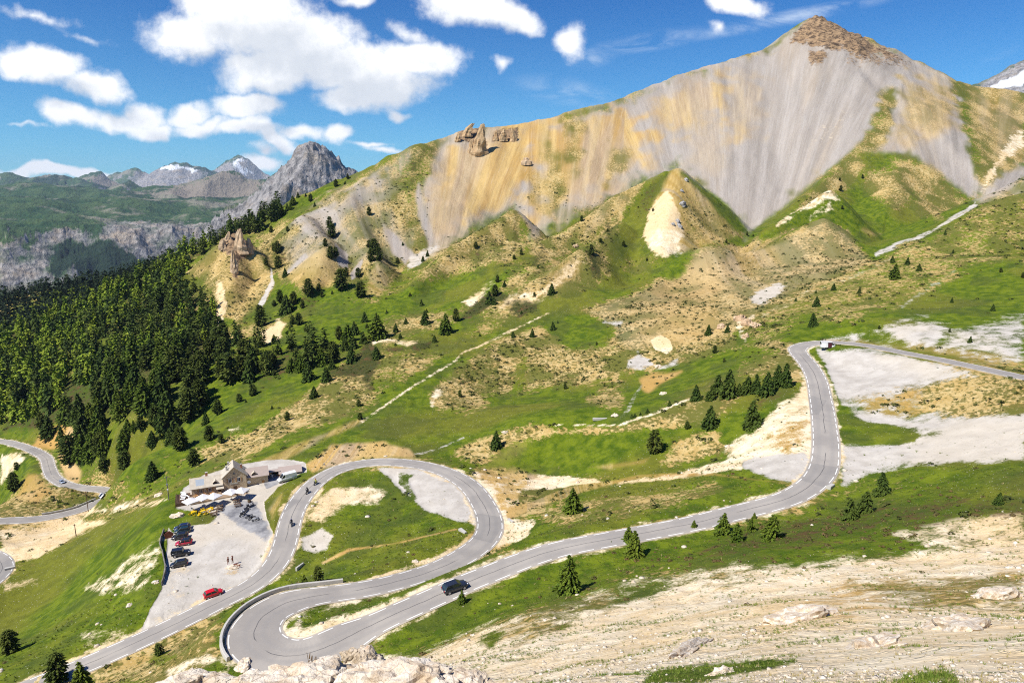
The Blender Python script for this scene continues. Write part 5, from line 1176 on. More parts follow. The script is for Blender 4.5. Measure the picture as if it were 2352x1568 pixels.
def surf(x, y):
    x = np.array([x]); y = np.array([y]); d, z = road_near(x, y)
    return float(z[0])+.065 if d[0] < 0 else float(GRID(x, y)[0])
def heading(u0, v0, u1, v1):
    a, b = hit(u0, v0), hit(u1, v1); return math.atan2(b.y-a.y, b.x-a.x)
def paintm(name, c): 
    m, t, b = material(name); b.inputs['Base Color'].default_value = (*c, 1); b.inputs['Roughness'].default_value = .3; b.inputs['Coat Weight'].default_value = .5; b.inputs['Coat Roughness'].default_value = .1
    n = t.noise(t.obj(), 5, 4, .6); dirt = t.sepv(t.obj())[2]
    t.l.new(t.mix(t.math('MULTIPLY', t.math('MULTIPLY', t.step(dirt, .75, .2), n), .6), tuple(c), (.24, .20, .15)), b.inputs['Base Color']); return m
GLASS = plain('tinted_glass', (.018, .022, .026), .08, 0, .05, 2, .8); TYRE = plain('tyre_rubber', (.025, .025, .026), .85); RIM = plain('alloy', (.45, .45, .47), .35, .8); TRIM = plain('black_trim', (.03, .03, .032), .6)
RED_L = plain('tail_lamp_red', (.42, .012, .015), .25); CLEAR_L = plain('headlamp_clear', (.70, .72, .74), .15); PLATE = plain('number_plate', (.75, .75, .70), .5)
WOODL = plain('orange_timber', (.42, .22, .08), .75, 0, .25, 3); WOODD = plain('dark_timber', (.10, .058, .032), .8, 0, .3, 3); GREYW = plain('silvered_timber', (.17, .155, .135), .85, 0, .3, 2.5)  # WOODL is orange-brown timber by its own colour
CANVAS = plain('white_canvas', (.80, .78, .77), .85, 0, .05, 1.5); YELLOW = plain('yellow_plastic', (.80, .52, .012), .45, 0, .08); STEEL = plain('galvanised_steel', (.42, .43, .44), .4, .6)
RUST = plain('rusted_steel', (.20, .060, .028), .85, 0, .35, 4); WHITE = plain('white_plastic', (.78, .78, .77), .5, 0, .06)
CARS = { # length, half width, profile stations (x, bottom, belt, half width), cabin (rear bottom, rear top, front top, front bottom), roof z, wheel x, wheel r
 'hatch': (3.9, .84, [(-1.95,.42,.80,.66),(-1.88,.30,.92,.78),(-1.4,.26,.95,.84),(0,.24,.92,.85),(1.0,.26,.88,.84),(1.6,.30,.78,.79),(1.88,.34,.62,.70),(1.95,.42,.55,.60)], (-1.80,-1.38,.25,1.05), 1.47, (-1.20,1.20), .31),
 'suv': (4.6, .93, [(-2.3,.52,.90,.72),(-2.22,.36,1.02,.86),(-1.6,.32,1.08,.93),(0,.30,1.05,.94),(1.1,.32,1.02,.93),(1.85,.36,.94,.88),(2.2,.42,.78,.78),(2.3,.5,.68,.66)], (-2.12,-1.62,.35,1.15), 1.66, (-1.38,1.40), .36),
 'offroad': (4.0, .86, [(-2.0,.58,1.12,.80),(-1.95,.48,1.16,.85),(-1.2,.46,1.16,.86),(.55,.46,1.14,.86),(.75,.48,1.12,.80),(1.75,.50,1.06,.78),(1.95,.52,1.0,.76),(2.0,.58,.9,.74)], (-1.96,-1.90,.40,.70), 1.84, (-1.25,1.28), .38),
 'van': (5.4, 1.0, [(-2.7,.50,1.30,.92),(-2.66,.40,1.36,.98),(-1.0,.38,1.36,1.0),(1.1,.38,1.30,1.0),(1.75,.38,1.18,.97),(2.4,.40,.98,.90),(2.64,.45,.82,.82),(2.7,.52,.7,.74)], (-2.69,-2.64,.95,1.85), 2.35, (-1.65,1.70), .35),
}
CARPARTS = {}
def make_car(kd, paint, roofm=None, panelled=False):
    L, hw, st, cab, zr, wx, wr = CARS[kd]; root = bpy.data.objects.new({'van':'van','offroad':'off_road_car'}.get(kd, 'car'), None); COL.objects.link(root)
    roofm = roofm or paint
    rings = [[(x,-w*.88,b),(x,-w,b+.16),(x,-w,t-.16),(x,-w*.95,t-.03),(x,-w*.55,t+.015),(x,0,t+.025),(x,w*.55,t+.015),(x,w*.95,t-.03),(x,w,t-.16),(x,w,b+.16),(x,w*.88,b)] for x,b,t,w in st]
    MB().loft(rings).build('body', paint, root, 0, True)
    rb, rt, ft, fb = cab; belt = np.interp(0, [s[0] for s in st], [s[2] for s in st]); zb = belt-.04; w0 = hw*.95; w1 = hw*(.90 if kd in ('offroad','van') else .78)
    cabm = MB().loft([[(rb,-w0,zb),(fb,-w0,zb),(fb,w0,zb),(rb,w0,zb)], [(rb+(rt-rb)*.6,-w0*.5-w1*.5,zb+(zr-zb)*.6),(fb+(ft-fb)*.6,-w0*.5-w1*.5,zb+(zr-zb)*.6),(fb+(ft-fb)*.6,w0*.5+w1*.5,zb+(zr-zb)*.6),(rb+(rt-rb)*.6,w0*.5+w1*.5,zb+(zr-zb)*.6)], [(rt,-w1,zr-.05),(ft,-w1,zr-.05),(ft,w1,zr-.05),(rt,w1,zr-.05)]])
    if panelled:
        MB().loft([[(rb-.02,-w0-.03,zb),(.6,-w0-.03,zb),(.6,w0+.03,zb),(rb-.02,w0+.03,zb)], [(rt-.02,-w1-.05,zr-.02),(.55,-w1-.05,zr-.02),(.55,w1+.05,zr-.02),(rt-.02,w1+.05,zr-.02)]]).build('cargo_box', paint, root, .03)
    cabm.build('window', GLASS, root, .03)
    rf = MB(); rf.loft([[(rt-.03,-w1-.02,zr-.06),(ft+.04,-w1-.02,zr-.06),(ft+.04,w1+.02,zr-.06),(rt-.03,w1+.02,zr-.06)], [(rt+.04,-w1*.9,zr),(ft-.05,-w1*.9,zr),(ft-.05,w1*.9,zr),(rt+.04,w1*.9,zr)]])
    rf.build('roof', roofm, root, .015)
    pl = MB()
    for sy in (-1, 1):
        pl.tube((rb+.05,sy*w0*.99,zb),(rt+.02,sy*w1,zr-.05),.06,.05,5); pl.tube((fb-.04,sy*w0*.99,zb),(ft,sy*w1,zr-.05),.045,.045,5)
        mx = rt*.45+ft*.55; pl.tube((mx+.1,sy*(w0+.005),zb),(mx,sy*(w1+.01),zr-.05),.045,.04,5)
    pl.build('pillar', paint, root)
    for sy in (-1, 1):
        MB().box(fb-.42,fb-.22,min(sy*hw,sy*(hw+.17)),max(sy*hw,sy*(hw+.17)),belt-.02,belt+.13).build('mirror', TRIM if roofm is not paint else paint, root, .03)
        xf = L/2; t0 = st[-2][2]
        MB().box(xf-.32,xf-.05,min(sy*hw*.48,sy*hw*.80),max(sy*hw*.48,sy*hw*.80),t0-.10,t0+.06).build('headlight', CLEAR_L, root, .03)
        MB().box(-xf-.005,-xf+.22,min(sy*hw*.62,sy*hw*.88),max(sy*hw*.62,sy*hw*.88),st[1][2]-.30,st[1][2]-.02).build('tail_light', RED_L, root, .02)
    MB().box(-L/2-.02,-L/2+.1,-.26,.26,.52,.63).build('number_plate', PLATE, root)
    MB().box(L/2-.12,L/2+.01,-hw*.6,hw*.6,.40,.56).build('grille', TRIM, root, .02)
    MB().box(-L/2+.3,L/2-.3,-hw*.8,hw*.8,.22,.45).build('underbody', TRIM, root)
    for x in wx:
        for sy in (-1, 1):
            w = MB().tube((x,sy*(hw-.20),wr),(x,sy*(hw+.015),wr),wr,wr,18).build('wheel', TYRE, root, .02)
            MB().tube((x,sy*(hw+.0),wr),(x,sy*(hw+.024),wr),wr*.62,wr*.58,10).build('rim', RIM, w)
    if kd == 'offroad':
        MB().tube((-2.02,.05,1.0),(-2.20,.05,1.0),.34,.34,16).build('spare_wheel', TYRE, root, .02)
    return root
def put_car(o, u, v, rz, label, group=None, cat='car'):
    p = hit(u, v); o.location = (p.x, p.y, surf(p.x, p.y)); o.rotation_euler = (0, 0, rz); tag(o, label, cat, group); tilt(o); return o
BLACK = paintm('black_paint', (.012, .013, .018)); NAVY = paintm('dark_blue_paint', (.014, .022, .055)); TEAL = paintm('dark_teal_paint', (.010, .028, .030)); REDP = paintm('red_paint', (.55, .008, .012)); CRIM = paintm('crimson_paint', (.42, .006, .030)); WHT = paintm('white_paint', (.80, .80, .80)); SILV = paintm('silver_blue_paint', (.36, .42, .52)); GRAPH = paintm('graphite_paint', (.018, .022, .034))
PG = 'cars parked along the left edge of the gravel yard'
ang = lambda d: math.radians(d)
put_car(make_car('hatch', NAVY), 419, 1215, ang(196), 'dark blue hatchback, uppermost in the row of parked cars', PG)
put_car(make_car('hatch', TEAL), 420, 1222, ang(196), 'dark grey-green hatchback, second from the top of the parked row', PG)
put_car(make_car('hatch', BLACK), 414, 1236, ang(196), 'black hatchback parked third in the row, beside the rusty sculpture', PG)
put_car(make_car('hatch', CRIM, BLACK), 423, 1250, ang(194), 'crimson car with a black roof in the row of parked cars', PG)
put_car(make_car('offroad', BLACK), 417, 1275, ang(16), 'boxy black off-road car with spare wheel in the parked row', PG)
put_car(make_car('hatch', BLACK), 412, 1299, ang(198), 'small black car at the lower end of the parked row', PG)
put_car(make_car('hatch', REDP), 491, 1367, ang(34), 'bright red small car alone near the road at the yard exit')
put_car(make_car('suv', GRAPH), 1046, 1357, heading(1000, 1366, 1100, 1330), 'black SUV climbing the road above the hairpin bend')
put_car(make_car('hatch', SILV), 143, 1110, heading(150, 1112, 130, 1100)+math.pi, 'silver-blue car on the straight of the far lower road')
put_car(make_car('hatch', WHT), 238, 1140, heading(245, 1128, 237, 1146), 'white car in the bend of the far lower road')
v = put_car(make_car('van', WHT, None, True), 660, 1103, ang(212), 'white panel van parked beside the timber garage', None, 'van')
# minibus by the upper bend with its side door open
v = make_car('van', WHT); put_car(v, 1903, 800, ang(-14), 'white minibus with open side door on the gravel inside the upper bend', None, 'van'); v.rotation_euler = (0, 0, ang(-12))
MB().box(-2.5,-.5,-1.012,-1.0,1.42,2.1).build('side_panel', WHITE, v); MB().box(-2.1,-.9,-1.022,-1.013,1.5,1.95).build('door_graphic', plain('green_film', (.05, .38, .24), .5), v)
MB().box(-.45,.75,-1.022,-.99,.5,2.1).build('door_opening', plain('maroon_interior', (.07, .012, .018), .8), v); MB().box(-2.3,-.9,-1.10,-1.03,.52,2.15).build('sliding_door', WHT, v, .03)
# ------------------------------------------------------------------ motorcycles and riders
def skinned(name, joints, bones, mat, parent=None, sub=1):
    """one continuous body grown over a skeleton: joints {name: (xyz, radius)}"""
    k = list(joints); me = bpy.data.meshes.new(name); me.from_pydata([joints[j][0] for j in k], [(k.index(a), k.index(b)) for a, b in bones], [])
    o = bpy.data.objects.new(name, me); COL.objects.link(o); s = o.modifiers.new('skin', 'SKIN'); s.use_smooth_shade = True
    for i, j in enumerate(k):
        r = joints[j][1]; me.skin_vertices[0].data[i].radius = (r, r) if not isinstance(r, tuple) else r
    me.skin_vertices[0].data[0].use_root = True
    ss = o.modifiers.new('sub', 'SUBSURF'); ss.levels = sub; ss.render_levels = sub
    me.materials.append(mat)
    if parent is not None: o.parent = parent
    return o
def make_bike(body):
    root = bpy.data.objects.new('motorcycle', None); COL.objects.link(root)
    for x in (-.72, .74):
        w = MB()
        n = 18; w.loft([[(x+math.cos(a*6.2832/n)*r, y, .31+math.sin(a*6.2832/n)*r) for a in range(n)] for r, y in ((.20,-.05),(.31,-.05),(.31,.05),(.20,.05),(.20,-.05))], True, False)
        w = w.build('wheel', TYRE, root); MB().tube((x,-.03,.31),(x,.03,.31),.2,.2,10).build('rim', RIM, w)
    MB().loft([[(-.95,-.05,.80),(-.95,.05,.80),(-.95,.05,.86),(-.95,-.05,.86)],[(-.35,-.14,.72),(-.35,.14,.72),(-.35,.12,.80),(-.35,-.12,.80)],[(.05,-.16,.62),(.05,.16,.62),(.05,.15,.98),(.05,-.15,.98)],[(.38,-.16,.55),(.38,.16,.55),(.38,.13,.98),(.38,-.13,.98)],[(.72,-.10,.70),(.72,.10,.70),(.72,.08,1.12),(.72,-.08,1.12)]]).build('bodywork', body, root, .03)
    MB().box(-.25,.35,-.15,.15,.28,.62).build('engine', TRIM, root, .03)
    f = MB(); f.tube((.74,-.09,.31),(.5,-.09,1.0),.03); f.tube((.74,.09,.31),(.5,.09,1.0),.03); f.build('fork', STEEL, root)
    MB().tube((.42,-.38,1.05),(.42,.38,1.05),.02).build('handlebar', TRIM, root)
    MB().box(-.85,-.1,-.13,.13,.83,.90).build('seat', TRIM, root, .03); MB().box(.76,.82,-.08,.08,.82,.95).build('headlight', CLEAR_L, root, .02)
    MB().tube((-.75,-.17,.42),(.1,-.16,.35),.055,.045).build('exhaust', STEEL, root)
    return root
def rider(mat, helm, p, rz, label):
    root = empty('person', p, rz, label, 'person')
    J = {'pelvis': ((-.28,0,.98), .15), 'waist': ((-.24,0,1.15), .14), 'chest': ((-.10,0,1.36), (.19,.15)), 'neck': ((-.03,0,1.52), .065), 'head': ((0,0,1.64), .09)}
    B = [('pelvis','waist'),('waist','chest'),('chest','neck'),('neck','head')]
    for s, y in (('l',1),('r',-1)):
        J.update({'sh'+s: ((-.06,.21*y,1.44), .075), 'el'+s: ((.14,.33*y,1.22), .055), 'wr'+s: ((.40,.32*y,1.09), .04), 'hip'+s: ((-.22,.14*y,.93), .11), 'kn'+s: ((.22,.24*y,.80), .075), 'an'+s: ((-.02,.20*y,.42), .055), 'to'+s: ((.16,.20*y,.36), .045)})
        B += [('chest','sh'+s),('sh'+s,'el'+s),('el'+s,'wr'+s),('pelvis','hip'+s),('hip'+s,'kn'+s),('kn'+s,'an'+s),('an'+s,'to'+s)]
    skinned('body', J, B, mat, root); h = MB(); n = 10
    h.loft([[(.01+math.cos(a*6.2832/n)*r*1.1, math.sin(a*6.2832/n)*r, z) for a in range(n)] for r, z in ((.08,1.53),(.13,1.58),(.145,1.67),(.12,1.76),(.05,1.81))]).build('helmet', helm, root, 0, True)
    for y in (1, -1): MB().box(.36,.47,.32*y-.05,.32*y+.05,1.04,1.11).build('glove', TRIM, root, .03)
    return root
LEATH = plain('dark_riding_suit', (.02, .02, .024), .6); HIVIS = plain('yellow_riding_jacket', (.62, .60, .10), .7); CHERRY = plain('red_helmet', (.55, .02, .03), .3); BLUEH = plain('violet_blue_helmet', (.10, .10, .30), .3)
bk = {c: make_bike(m) for c, m in (('black', BLACK), ('blue', NAVY), ('white', WHT))}
def ride(c, u, v, du, dv, first, lab, rl, suit, helm):
    p = hit(u, v); a = heading(u, v, u+du, v+dv); z = surf(p.x, p.y)
    if first: o = bk[c]; o.location = (p.x, p.y, z); o.rotation_euler = (0, 0, a); tag(o, lab, 'motorcycle')
    else: o = copy_tree(bk[c], (p.x, p.y, z), a, lab); o['category'] = 'motorcycle'
    tilt(o, .7); rider(suit, helm, (p.x, p.y, z), a, rl); return o
ride('black', 725, 1114, -16, 14, True, 'black motorcycle ridden first behind on the loop road, nearest the top of the loop', 'person in a pale yellow jacket and red helmet riding a motorcycle', HIVIS, CHERRY)
ride('black', 706, 1134, -14, 16, False, 'black motorcycle between the two others on the loop road', 'person all in black riding the middle motorcycle of the loop road', LEATH, TRIM)
ride('blue', 670, 1208, -3, 16, True, 'dark motorcycle lowest on the loop road, near the yard entrance', 'person in black with a blue helmet riding the lowest motorcycle', LEATH, BLUEH)
MG = 'motorcycles parked on the dark gravel before the terrace'
for i, (c, u, v, rz, lab) in enumerate([('white',578,1163,250,'white motorcycle parked uppermost, close under the terrace benches'),('blue',571,1165,250,'dark blue motorcycle beside the uppermost white one'),('blue',565,1173,245,'blue motorcycle at the back of the middle parked trio'),('white',561,1178,245,'white motorcycle in the centre of the middle parked trio'),('black',557,1184,245,'black motorcycle at the front of the middle parked trio'),('blue',573,1189,215,'blue motorcycle at the left of the lowest parked trio'),('black',580,1193,215,'black motorcycle in the centre of the lowest parked trio'),('white',588,1196,215,'white motorcycle at the right of the lowest parked trio')]):
    p = hit(u, v)
    if c == 'white' and i == 0: o = bk[c]; o.location = p; o.rotation_euler = (0, 0, ang(rz)); tag(o, lab, 'motorcycle', MG)
    else: o = copy_tree(bk[c], p, ang(rz), lab, MG); o['category'] = 'motorcycle'
    o.location.z = surf(p.x, p.y)
# ------------------------------------------------------------------ mountain refuge
def stonework():
    m, t, b = material('rubble_stone_wall'); p = t.obj(); v = t.vor(p, 2.6, 'F1', 'Color'); e = t.vor(p, 2.6, 'DISTANCE_TO_EDGE'); n = t.noise(p, 1.2, 6, .6)
    c = t.mix(t.sep(v)[0], (.46, .335, .19), (.60, .465, .29)); c = t.mix(t.step(e, .07, .02), c, (.62, .52, .37)); c = t.mix(t.math('MULTIPLY', t.step(n, .45, .7), .4), c, (.38, .28, .17))
    t.l.new(c, b.inputs['Base Color']); b.inputs['Roughness'].default_value = .9; t.l.new(t.bump(e, .4, .05), b.inputs['Normal']); return m
def metal_roof():
    m, t, b = material('weathered_metal_roof'); p = t.obj(); x = t.sepv(p)[0]; s = t.math('FRACT', t.math('MULTIPLY', x, 1.7)); n = t.noise(p, .8, 6, .6)
    c = t.mix(t.step(n, .3, .7), (.44, .385, .30), (.55, .485, .385)); c = t.mix(t.math('MULTIPLY', t.step(s, .08, .02), .5), c, (.34, .30, .235))
    t.l.new(c, b.inputs['Base Color']); b.inputs['Roughness'].default_value = .55; return m
STONE = stonework(); ROOFM = metal_roof(); MAUVE = plain('mauve_sheet_roof', (.40, .325, .28), .6, 0, .12, 1.2); BRICK = plain('chimney_brick', (.40, .17, .09), .85, 0, .25, 5); SHUT = plain('shutter_timber', (.36, .22, .10), .75, 0, .2, 4); PINKW = plain('pink_gable_boards', (.62, .40, .28), .8, 0, .12, 3)
HP = hit(541, 1124); HA = ang(24)
house = empty('refuge_house', (HP.x, HP.y, HP.z-.05), HA, 'stone mountain refuge with steep gabled centre and lower wings behind white parasols', 'house')
MB().prism([(-3.9,-.6),(3.9,-.6),(3.9,5.2),(0,8.6),(-3.9,5.2)], 0, 7.0).build('wall', STONE, house)
def gable_roof(x0, x1, y0, y1, ze, zr, over, mat, ridge='y', th=.14):
    M = MB()
    if ridge == 'y':
        xm = (x0+x1)/2; k = (zr-ze)/(xm-x0); xa, xb = x0-over, x1+over; za = ze-over*k
        M.prism([(xa,za),(xm,zr),(xb,za),(xb,za+th),(xm,zr+th*1.25),(xa,za+th)], y0, y1)
    else:
        ym = (y0+y1)/2; k = (zr-ze)/(ym-y0); ya, yb = y0-over, y1+over; za = ze-over*k
        M.prismx([(ya,za),(ym,zr),(yb,za),(yb,za+th),(ym,zr+th*1.25),(ya,za+th)], x0, x1)
    return M.build('roof', mat, house)
r1 = gable_roof(-3.9, 3.9, -.45, 7.3, 5.21, 8.62, .55, ROOFM)
MB().prismx([(0.0,-.8),(6.4,-.8),(6.4,3.1),(3.2,5.3),(0.0,3.1)], -14.0, -3.9).build('wall', STONE, house)
r2 = gable_roof(-14.6, -3.92, 0, 6.4, 3.11, 5.32, .6, ROOFM, 'x')
MB().prismx([(1.0,-.6),(6.6,-.6),(6.6,3.7),(3.8,5.8),(1.0,3.7)], 3.9, 11.2).build('wall', STONE, house)
r3 = gable_roof(3.92, 11.6, 1.0, 6.6, 3.71, 5.82, .5, MAUVE, 'x')
MB().prismx([(-.02,.0),(6.42,.0),(6.42,3.05),(3.2,5.2),(-.02,3.05)], -14.06, -13.99).build('gable_boarding', PINKW, house)
sk = MB(); k = (5.32-3.11)/3.2
for a in (0,): sk.add([(-12.6,.35,3.11+.35*k+.155),(-9.9,.35,3.11+.35*k+.155),(-9.9,2.5,3.11+2.5*k+.172),(-12.6,2.5,3.11+2.5*k+.172)], [(0,1,2,3)])
sk.build('solar_panel', plain('pale_glass_panel', (.34, .38, .42), .3), house)
def dormer(x, y0, zb, w, d):
    D = MB().prism([(x-w,zb),(x+w,zb),(x+w,zb+.7),(x,zb+1.35),(x-w,zb+.7)], y0, y0+d).build('dormer', WOODD, house)
    MB().prism([(x-w-.25,zb+.58),(x,zb+1.42),(x+w+.25,zb+.58),(x+w+.25,zb+.68),(x,zb+1.54),(x-w-.25,zb+.68)], y0-.3, y0+d).build('dormer_roof', ROOFM, D)
    MB().box(x-w*.6,x+w*.6,y0-.03,y0-.005,zb+.12,zb+.62).build('pane', GLASS, D)
dormer(-6.3, .25, 3.1, .75, 2.2); dormer(6.6, 1.25, 3.7, .8, 2.0)
def window(x, z, w=.5, h=.7, y=0, shut=True):
    f = MB(); t_ = .08
    f.box(x-w,x-w+t_,y-.05,y+.02,z-h,z+h); f.box(x+w-t_,x+w,y-.05,y+.02,z-h,z+h); f.box(x-w+t_,x+w-t_,y-.05,y+.02,z+h-t_,z+h); f.box(x-w+t_,x+w-t_,y-.07,y+.02,z-h,z-h+t_); f.box(x-.03,x+.03,y-.045,y+.01,z-h+t_,z+h-t_)
    o = f.build('window', WHITE, house); MB().box(x-w+t_,x+w-t_,y-.025,y-.012,z-h+t_,z+h-t_).build('pane', GLASS, o)
    if shut:
        for s in (-1, 1):
            a = x+s*(w+.02); b = x+s*(w*2.0+.02); MB().box(min(a,b),max(a,b),y-.07,y-.015,z-h,z+h).build('shutter', SHUT, o)
window(-1.55, 3.75, .52, .75); window(1.35, 3.75, .52, .75); window(-8.2, 1.6, .55, .65); window(-11.2, 1.6, .5, .6)
MB().tube((0,-.03,6.3),(0,.02,6.3),.45,.45,16).build('round_window', GLASS, house); MB().box(-.35,.35,-.04,-.005,4.0,4.6).build('plaque', PINKW, house)
MB().box(-1.6,1.1,-.09,-.005,2.35,2.72).build('sign_board', plain('faded_sign_board', (.48, .46, .38), .7, 0, .25, 6), house)
MB().box(-.6,.5,-.05,-.005,-.1,1.5).build('door', WOODD, house, .02); MB().box(-5.6,-4.6,-.05,-.005,-.4,1.7).build('door', WOODD, house, .02); MB().box(9.0,9.9,.94,.995,-.1,1.7).build('door', WOODL, house, .02)
pr = MB().prismx([(-1.5,1.75),(.05,2.3),(.05,2.42),(-1.6,1.86)], -6.2, -3.7).build('porch_roof', ROOFM, house); MB().tube((-6.0,-1.4,-.2),(-6.0,-1.4,1.8),.07).build('porch_post', WOODD, house); MB().tube((-3.9,-1.4,-.2),(-3.9,-1.4,1.8),.07).build('porch_post', WOODD, house)
def chimney(x, y, z0, z1, w, m, pot=None):
    c = MB().box(x-w,x+w,y-w,y+w,z0,z1).build('chimney', m, house, .02); MB().box(x-w-.06,x+w+.06,y-w-.06,y+w+.06,z1,z1+.1).build('cap', CONC, c)
    if pot: MB().tube((x,y,z1+.1),(x,y,z1+.1+pot),.09,.09).build('flue', TRIM, c)
chimney(-2.3, 2.6, 6.2, 8.3, .32, CONC); chimney(2.6, 3.9, 6.0, 7.9, .3, BRICK, .9); chimney(-9.0, 4.2, 4.2, 6.5, .38, BRICK); chimney(-1.6, 5.6, 6.6, 8.7, .25, CONC)
MB().box(-2.05,-1.45,1.2,1.8,6.75,7.38).build('skylight', GLASS, house).rotation_euler = (0, 0, 0)
dish = empty('satellite_dish', HP+Vector((math.cos(HA)*4.6-math.sin(HA)*.4, math.sin(HA)*4.6+math.cos(HA)*.4, 2.0))*.8, HA, 'white satellite dish in the corner between gable and right wing', 'dish'); n = 14
MB().loft([[(math.cos(a*6.2832/n)*r, -y, math.sin(a*6.2832/n)*r) for a in range(n)] for r, y in ((.02,.0),(.25,.05),(.45,.16))], True, False).build('reflector', WHITE, dish); MB().tube((0,.02,0),(0,.45,-.25),.04).build('mast', STEEL, dish)
# timber garage and open shed
gp = hit(664, 1090); GA = ang(22)
HS = .8
def gl(x, y, z=0): return Vector((HP.x+(math.cos(HA)*x-math.sin(HA)*y)*HS, HP.y+(math.sin(HA)*x+math.cos(HA)*y)*HS, HP.z+z*HS))
gar = empty('timber_garage', gl(15.6, 3.6), ang(20), 'low timber garage with mauve roof at the right end of the refuge', 'garage')
MB().prismx([(0,-.6),(5.0,-.6),(5.0,2.2),(2.5,3.5),(0,2.2)], 0, 7.2).build('wall', WOODL, gar); MB().prismx([(-.6,1.9),(2.5,3.55),(5.6,1.9),(5.6,2.02),(2.5,3.70),(-.6,2.02)], -.5, 7.8).build('roof', MAUVE, gar)
MB().box(4.0,7.0,-.05,-.005,-.2,1.9).build('door', plain('grey_green_door', (.13, .16, .15), .7), gar); MB().box(.5,1.8,-.05,-.005,.2,1.4).build('door', WOODD, gar)
shed = empty('open_shed', gl(11.9, 4.6), ang(22), 'open-fronted dark shed between the refuge wing and the timber garage', 'shed')
MB().box(0,3.6,3.0,3.2,-.4,2.3).build('back_wall', WOODD, shed); MB().prismx([(-.5,2.75),(3.4,2.25),(3.4,2.37),(-.5,2.9)], -.2, 3.9).build('roof', MAUVE, shed)
for x in (.1, 3.5): MB().tube((x,-.2,-.4),(x,-.2,2.75),.09).build('post', WOODL, shed)
for q, (x, y, hh) in enumerate(((.8, .6, 1.5), (2.2, 1.0, .9))):
    o = empty('propane_tank' if q == 0 else 'firewood_stack', gl(12.1+x, 4.2+y), ang(22), ('upright white gas cylinder under the open shed', 'low stack of split logs inside the open shed')[q], ('gas cylinder', 'firewood')[q])
    if q == 0: MB().tube((0,0,0),(0,0,1.3),.28,.28,12).build('tank', WHITE, o, .05); MB().tube((0,0,1.3),(0,0,1.5),.08).build('valve', STEEL, o)
    else:
        M = MB(); [M.tube((i*.2+(j%2)*.1,-.25,.1+j*.18),(i*.2+(j%2)*.1,.25,.1+j*.18),.09,.09,6) for j in range(5) for i in range(6)]; M.build('logs', WOODL, o)
# deck, parasols, tables
deck = empty('terrace_deck', gl(0, 0), HA, 'raised timber terrace along the front of the refuge', 'terrace')
MB().box(-14.6,4.4,-5.6,-.12,-.5,.12).build('boards', plain('terrace_boards', (.33, .235, .15), .8, 0, .25, 2), deck); MB().box(-19.2,-14.7,-4.6,3.6,-1.2,.1).build('side_platform', WOODD, deck)
rail = empty('terrace_railing', gl(0, 0), HA, 'dark post and rail fence round the left side platform of the terrace', 'railing')
M = MB()
for y in np.arange(-4.5, 3.7, 1.02): M.tube((-19.1,y,-.8),(-19.1,y,1.05),.06,.06,5)
for x in np.arange(-18.0, -14.6, 1.1): M.tube((x,-4.55,-.8),(x,-4.55,1.05),.06,.06,5)
M.build('posts', WOODD, rail); M = MB()
for z in (.55, 1.0): M.box(-19.14,-19.06,-4.5,3.6,z-.05,z+.05); M.box(-19.05,-14.7,-4.59,-4.51,z-.05,z+.05)
M.build('rails', WOODD, rail)
beam = empty('awning_roll', gl(-15.6, -.6), HA, 'long rolled white awning lying across the left side platform', 'awning'); MB().tube((-1.8,3.6,1.1),(.9,-2.6,1.25),.2,.2,8).build('roll', CANVAS, beam); MB().tube((-1.5,3.0,0),(-1.5,3.0,1.1),.05).build('leg', WOODD, beam); MB().tube((.7,-2.2,0),(.7,-2.2,1.2),.05).build('leg', WOODD, beam)
for o in (house, deck, rail, beam, gar, shed): o.scale = (HS, HS, HS)
def make_parasol():
    root = bpy.data.objects.new('parasol', None); COL.objects.link(root); s = 1.6; M = MB(); R = []
    for q, z in ((.04,3.4),(.5,2.85),(1.0,2.35)):
        R.append([(math.copysign(1, c[0])*s*q*(.98 if e else 1), math.copysign(1, c[1])*s*q, z) if not e else ((c[0]*s*q), (c[1]*s*q), z+.05*q) for c, e in (((-1,-1),0),((0,-1),1),((1,-1),0),((1,0),1),((1,1),0),((0,1),1),((-1,1),0),((-1,0),1))])
    M.loft(R, True, False); M.loft([R[2], [(x,y,z-.2) for x,y,z in R[2]]], True, False); M.build('canopy', CANVAS, root)
    MB().tube((0,0,.1),(0,0,3.35),.04,.04).build('pole', GREYW, root); MB().box(-.4,.4,-.4,.4,.1,.2).build('base', CONC, root)
    M = MB()
    for a in range(4):
        M.tube((0,0,2.2),(s*.9*math.cos(a*1.5708+.785)*1.3,s*.9*math.sin(a*1.5708+.785)*1.3,2.42),.02,.02,5)
    M.build('ribs', GREYW, root); return root
PA = make_parasol(); PGp = 'white parasols over the refuge terrace'
for i, (u, v, lab) in enumerate([(440,1168,'white parasol at the left end of the terrace'),(469,1158,'white parasol second from the left on the terrace'),(493,1154,'white parasol in the middle of the terrace, beside the porch'),(532,1142,'left one of the paired parasols before the gable'),(556,1138,'right one of the paired parasols before the gable')]):
    p = hit(u, v+7); z = HP.z+.02
    o = PA if i == 0 else copy_tree(PA, p, 0, lab, PGp)
    o.location = (p.x, p.y, z); o.rotation_euler = (0, 0, HA+.5+.12*i); tag(o, lab, 'parasol', PGp)
def make_table(top, leg, bench=None):
    root = bpy.data.objects.new('table', None); COL.objects.link(root); MB().box(-.62,.62,-.36,.36,.70,.75).build('top', top, root, .01)
    for x in (-.55, .55):
        for y in (-.30, .30): MB().tube((x,y,0),(x,y,.70),.035,.035,5).build('leg', leg, root)
    return root
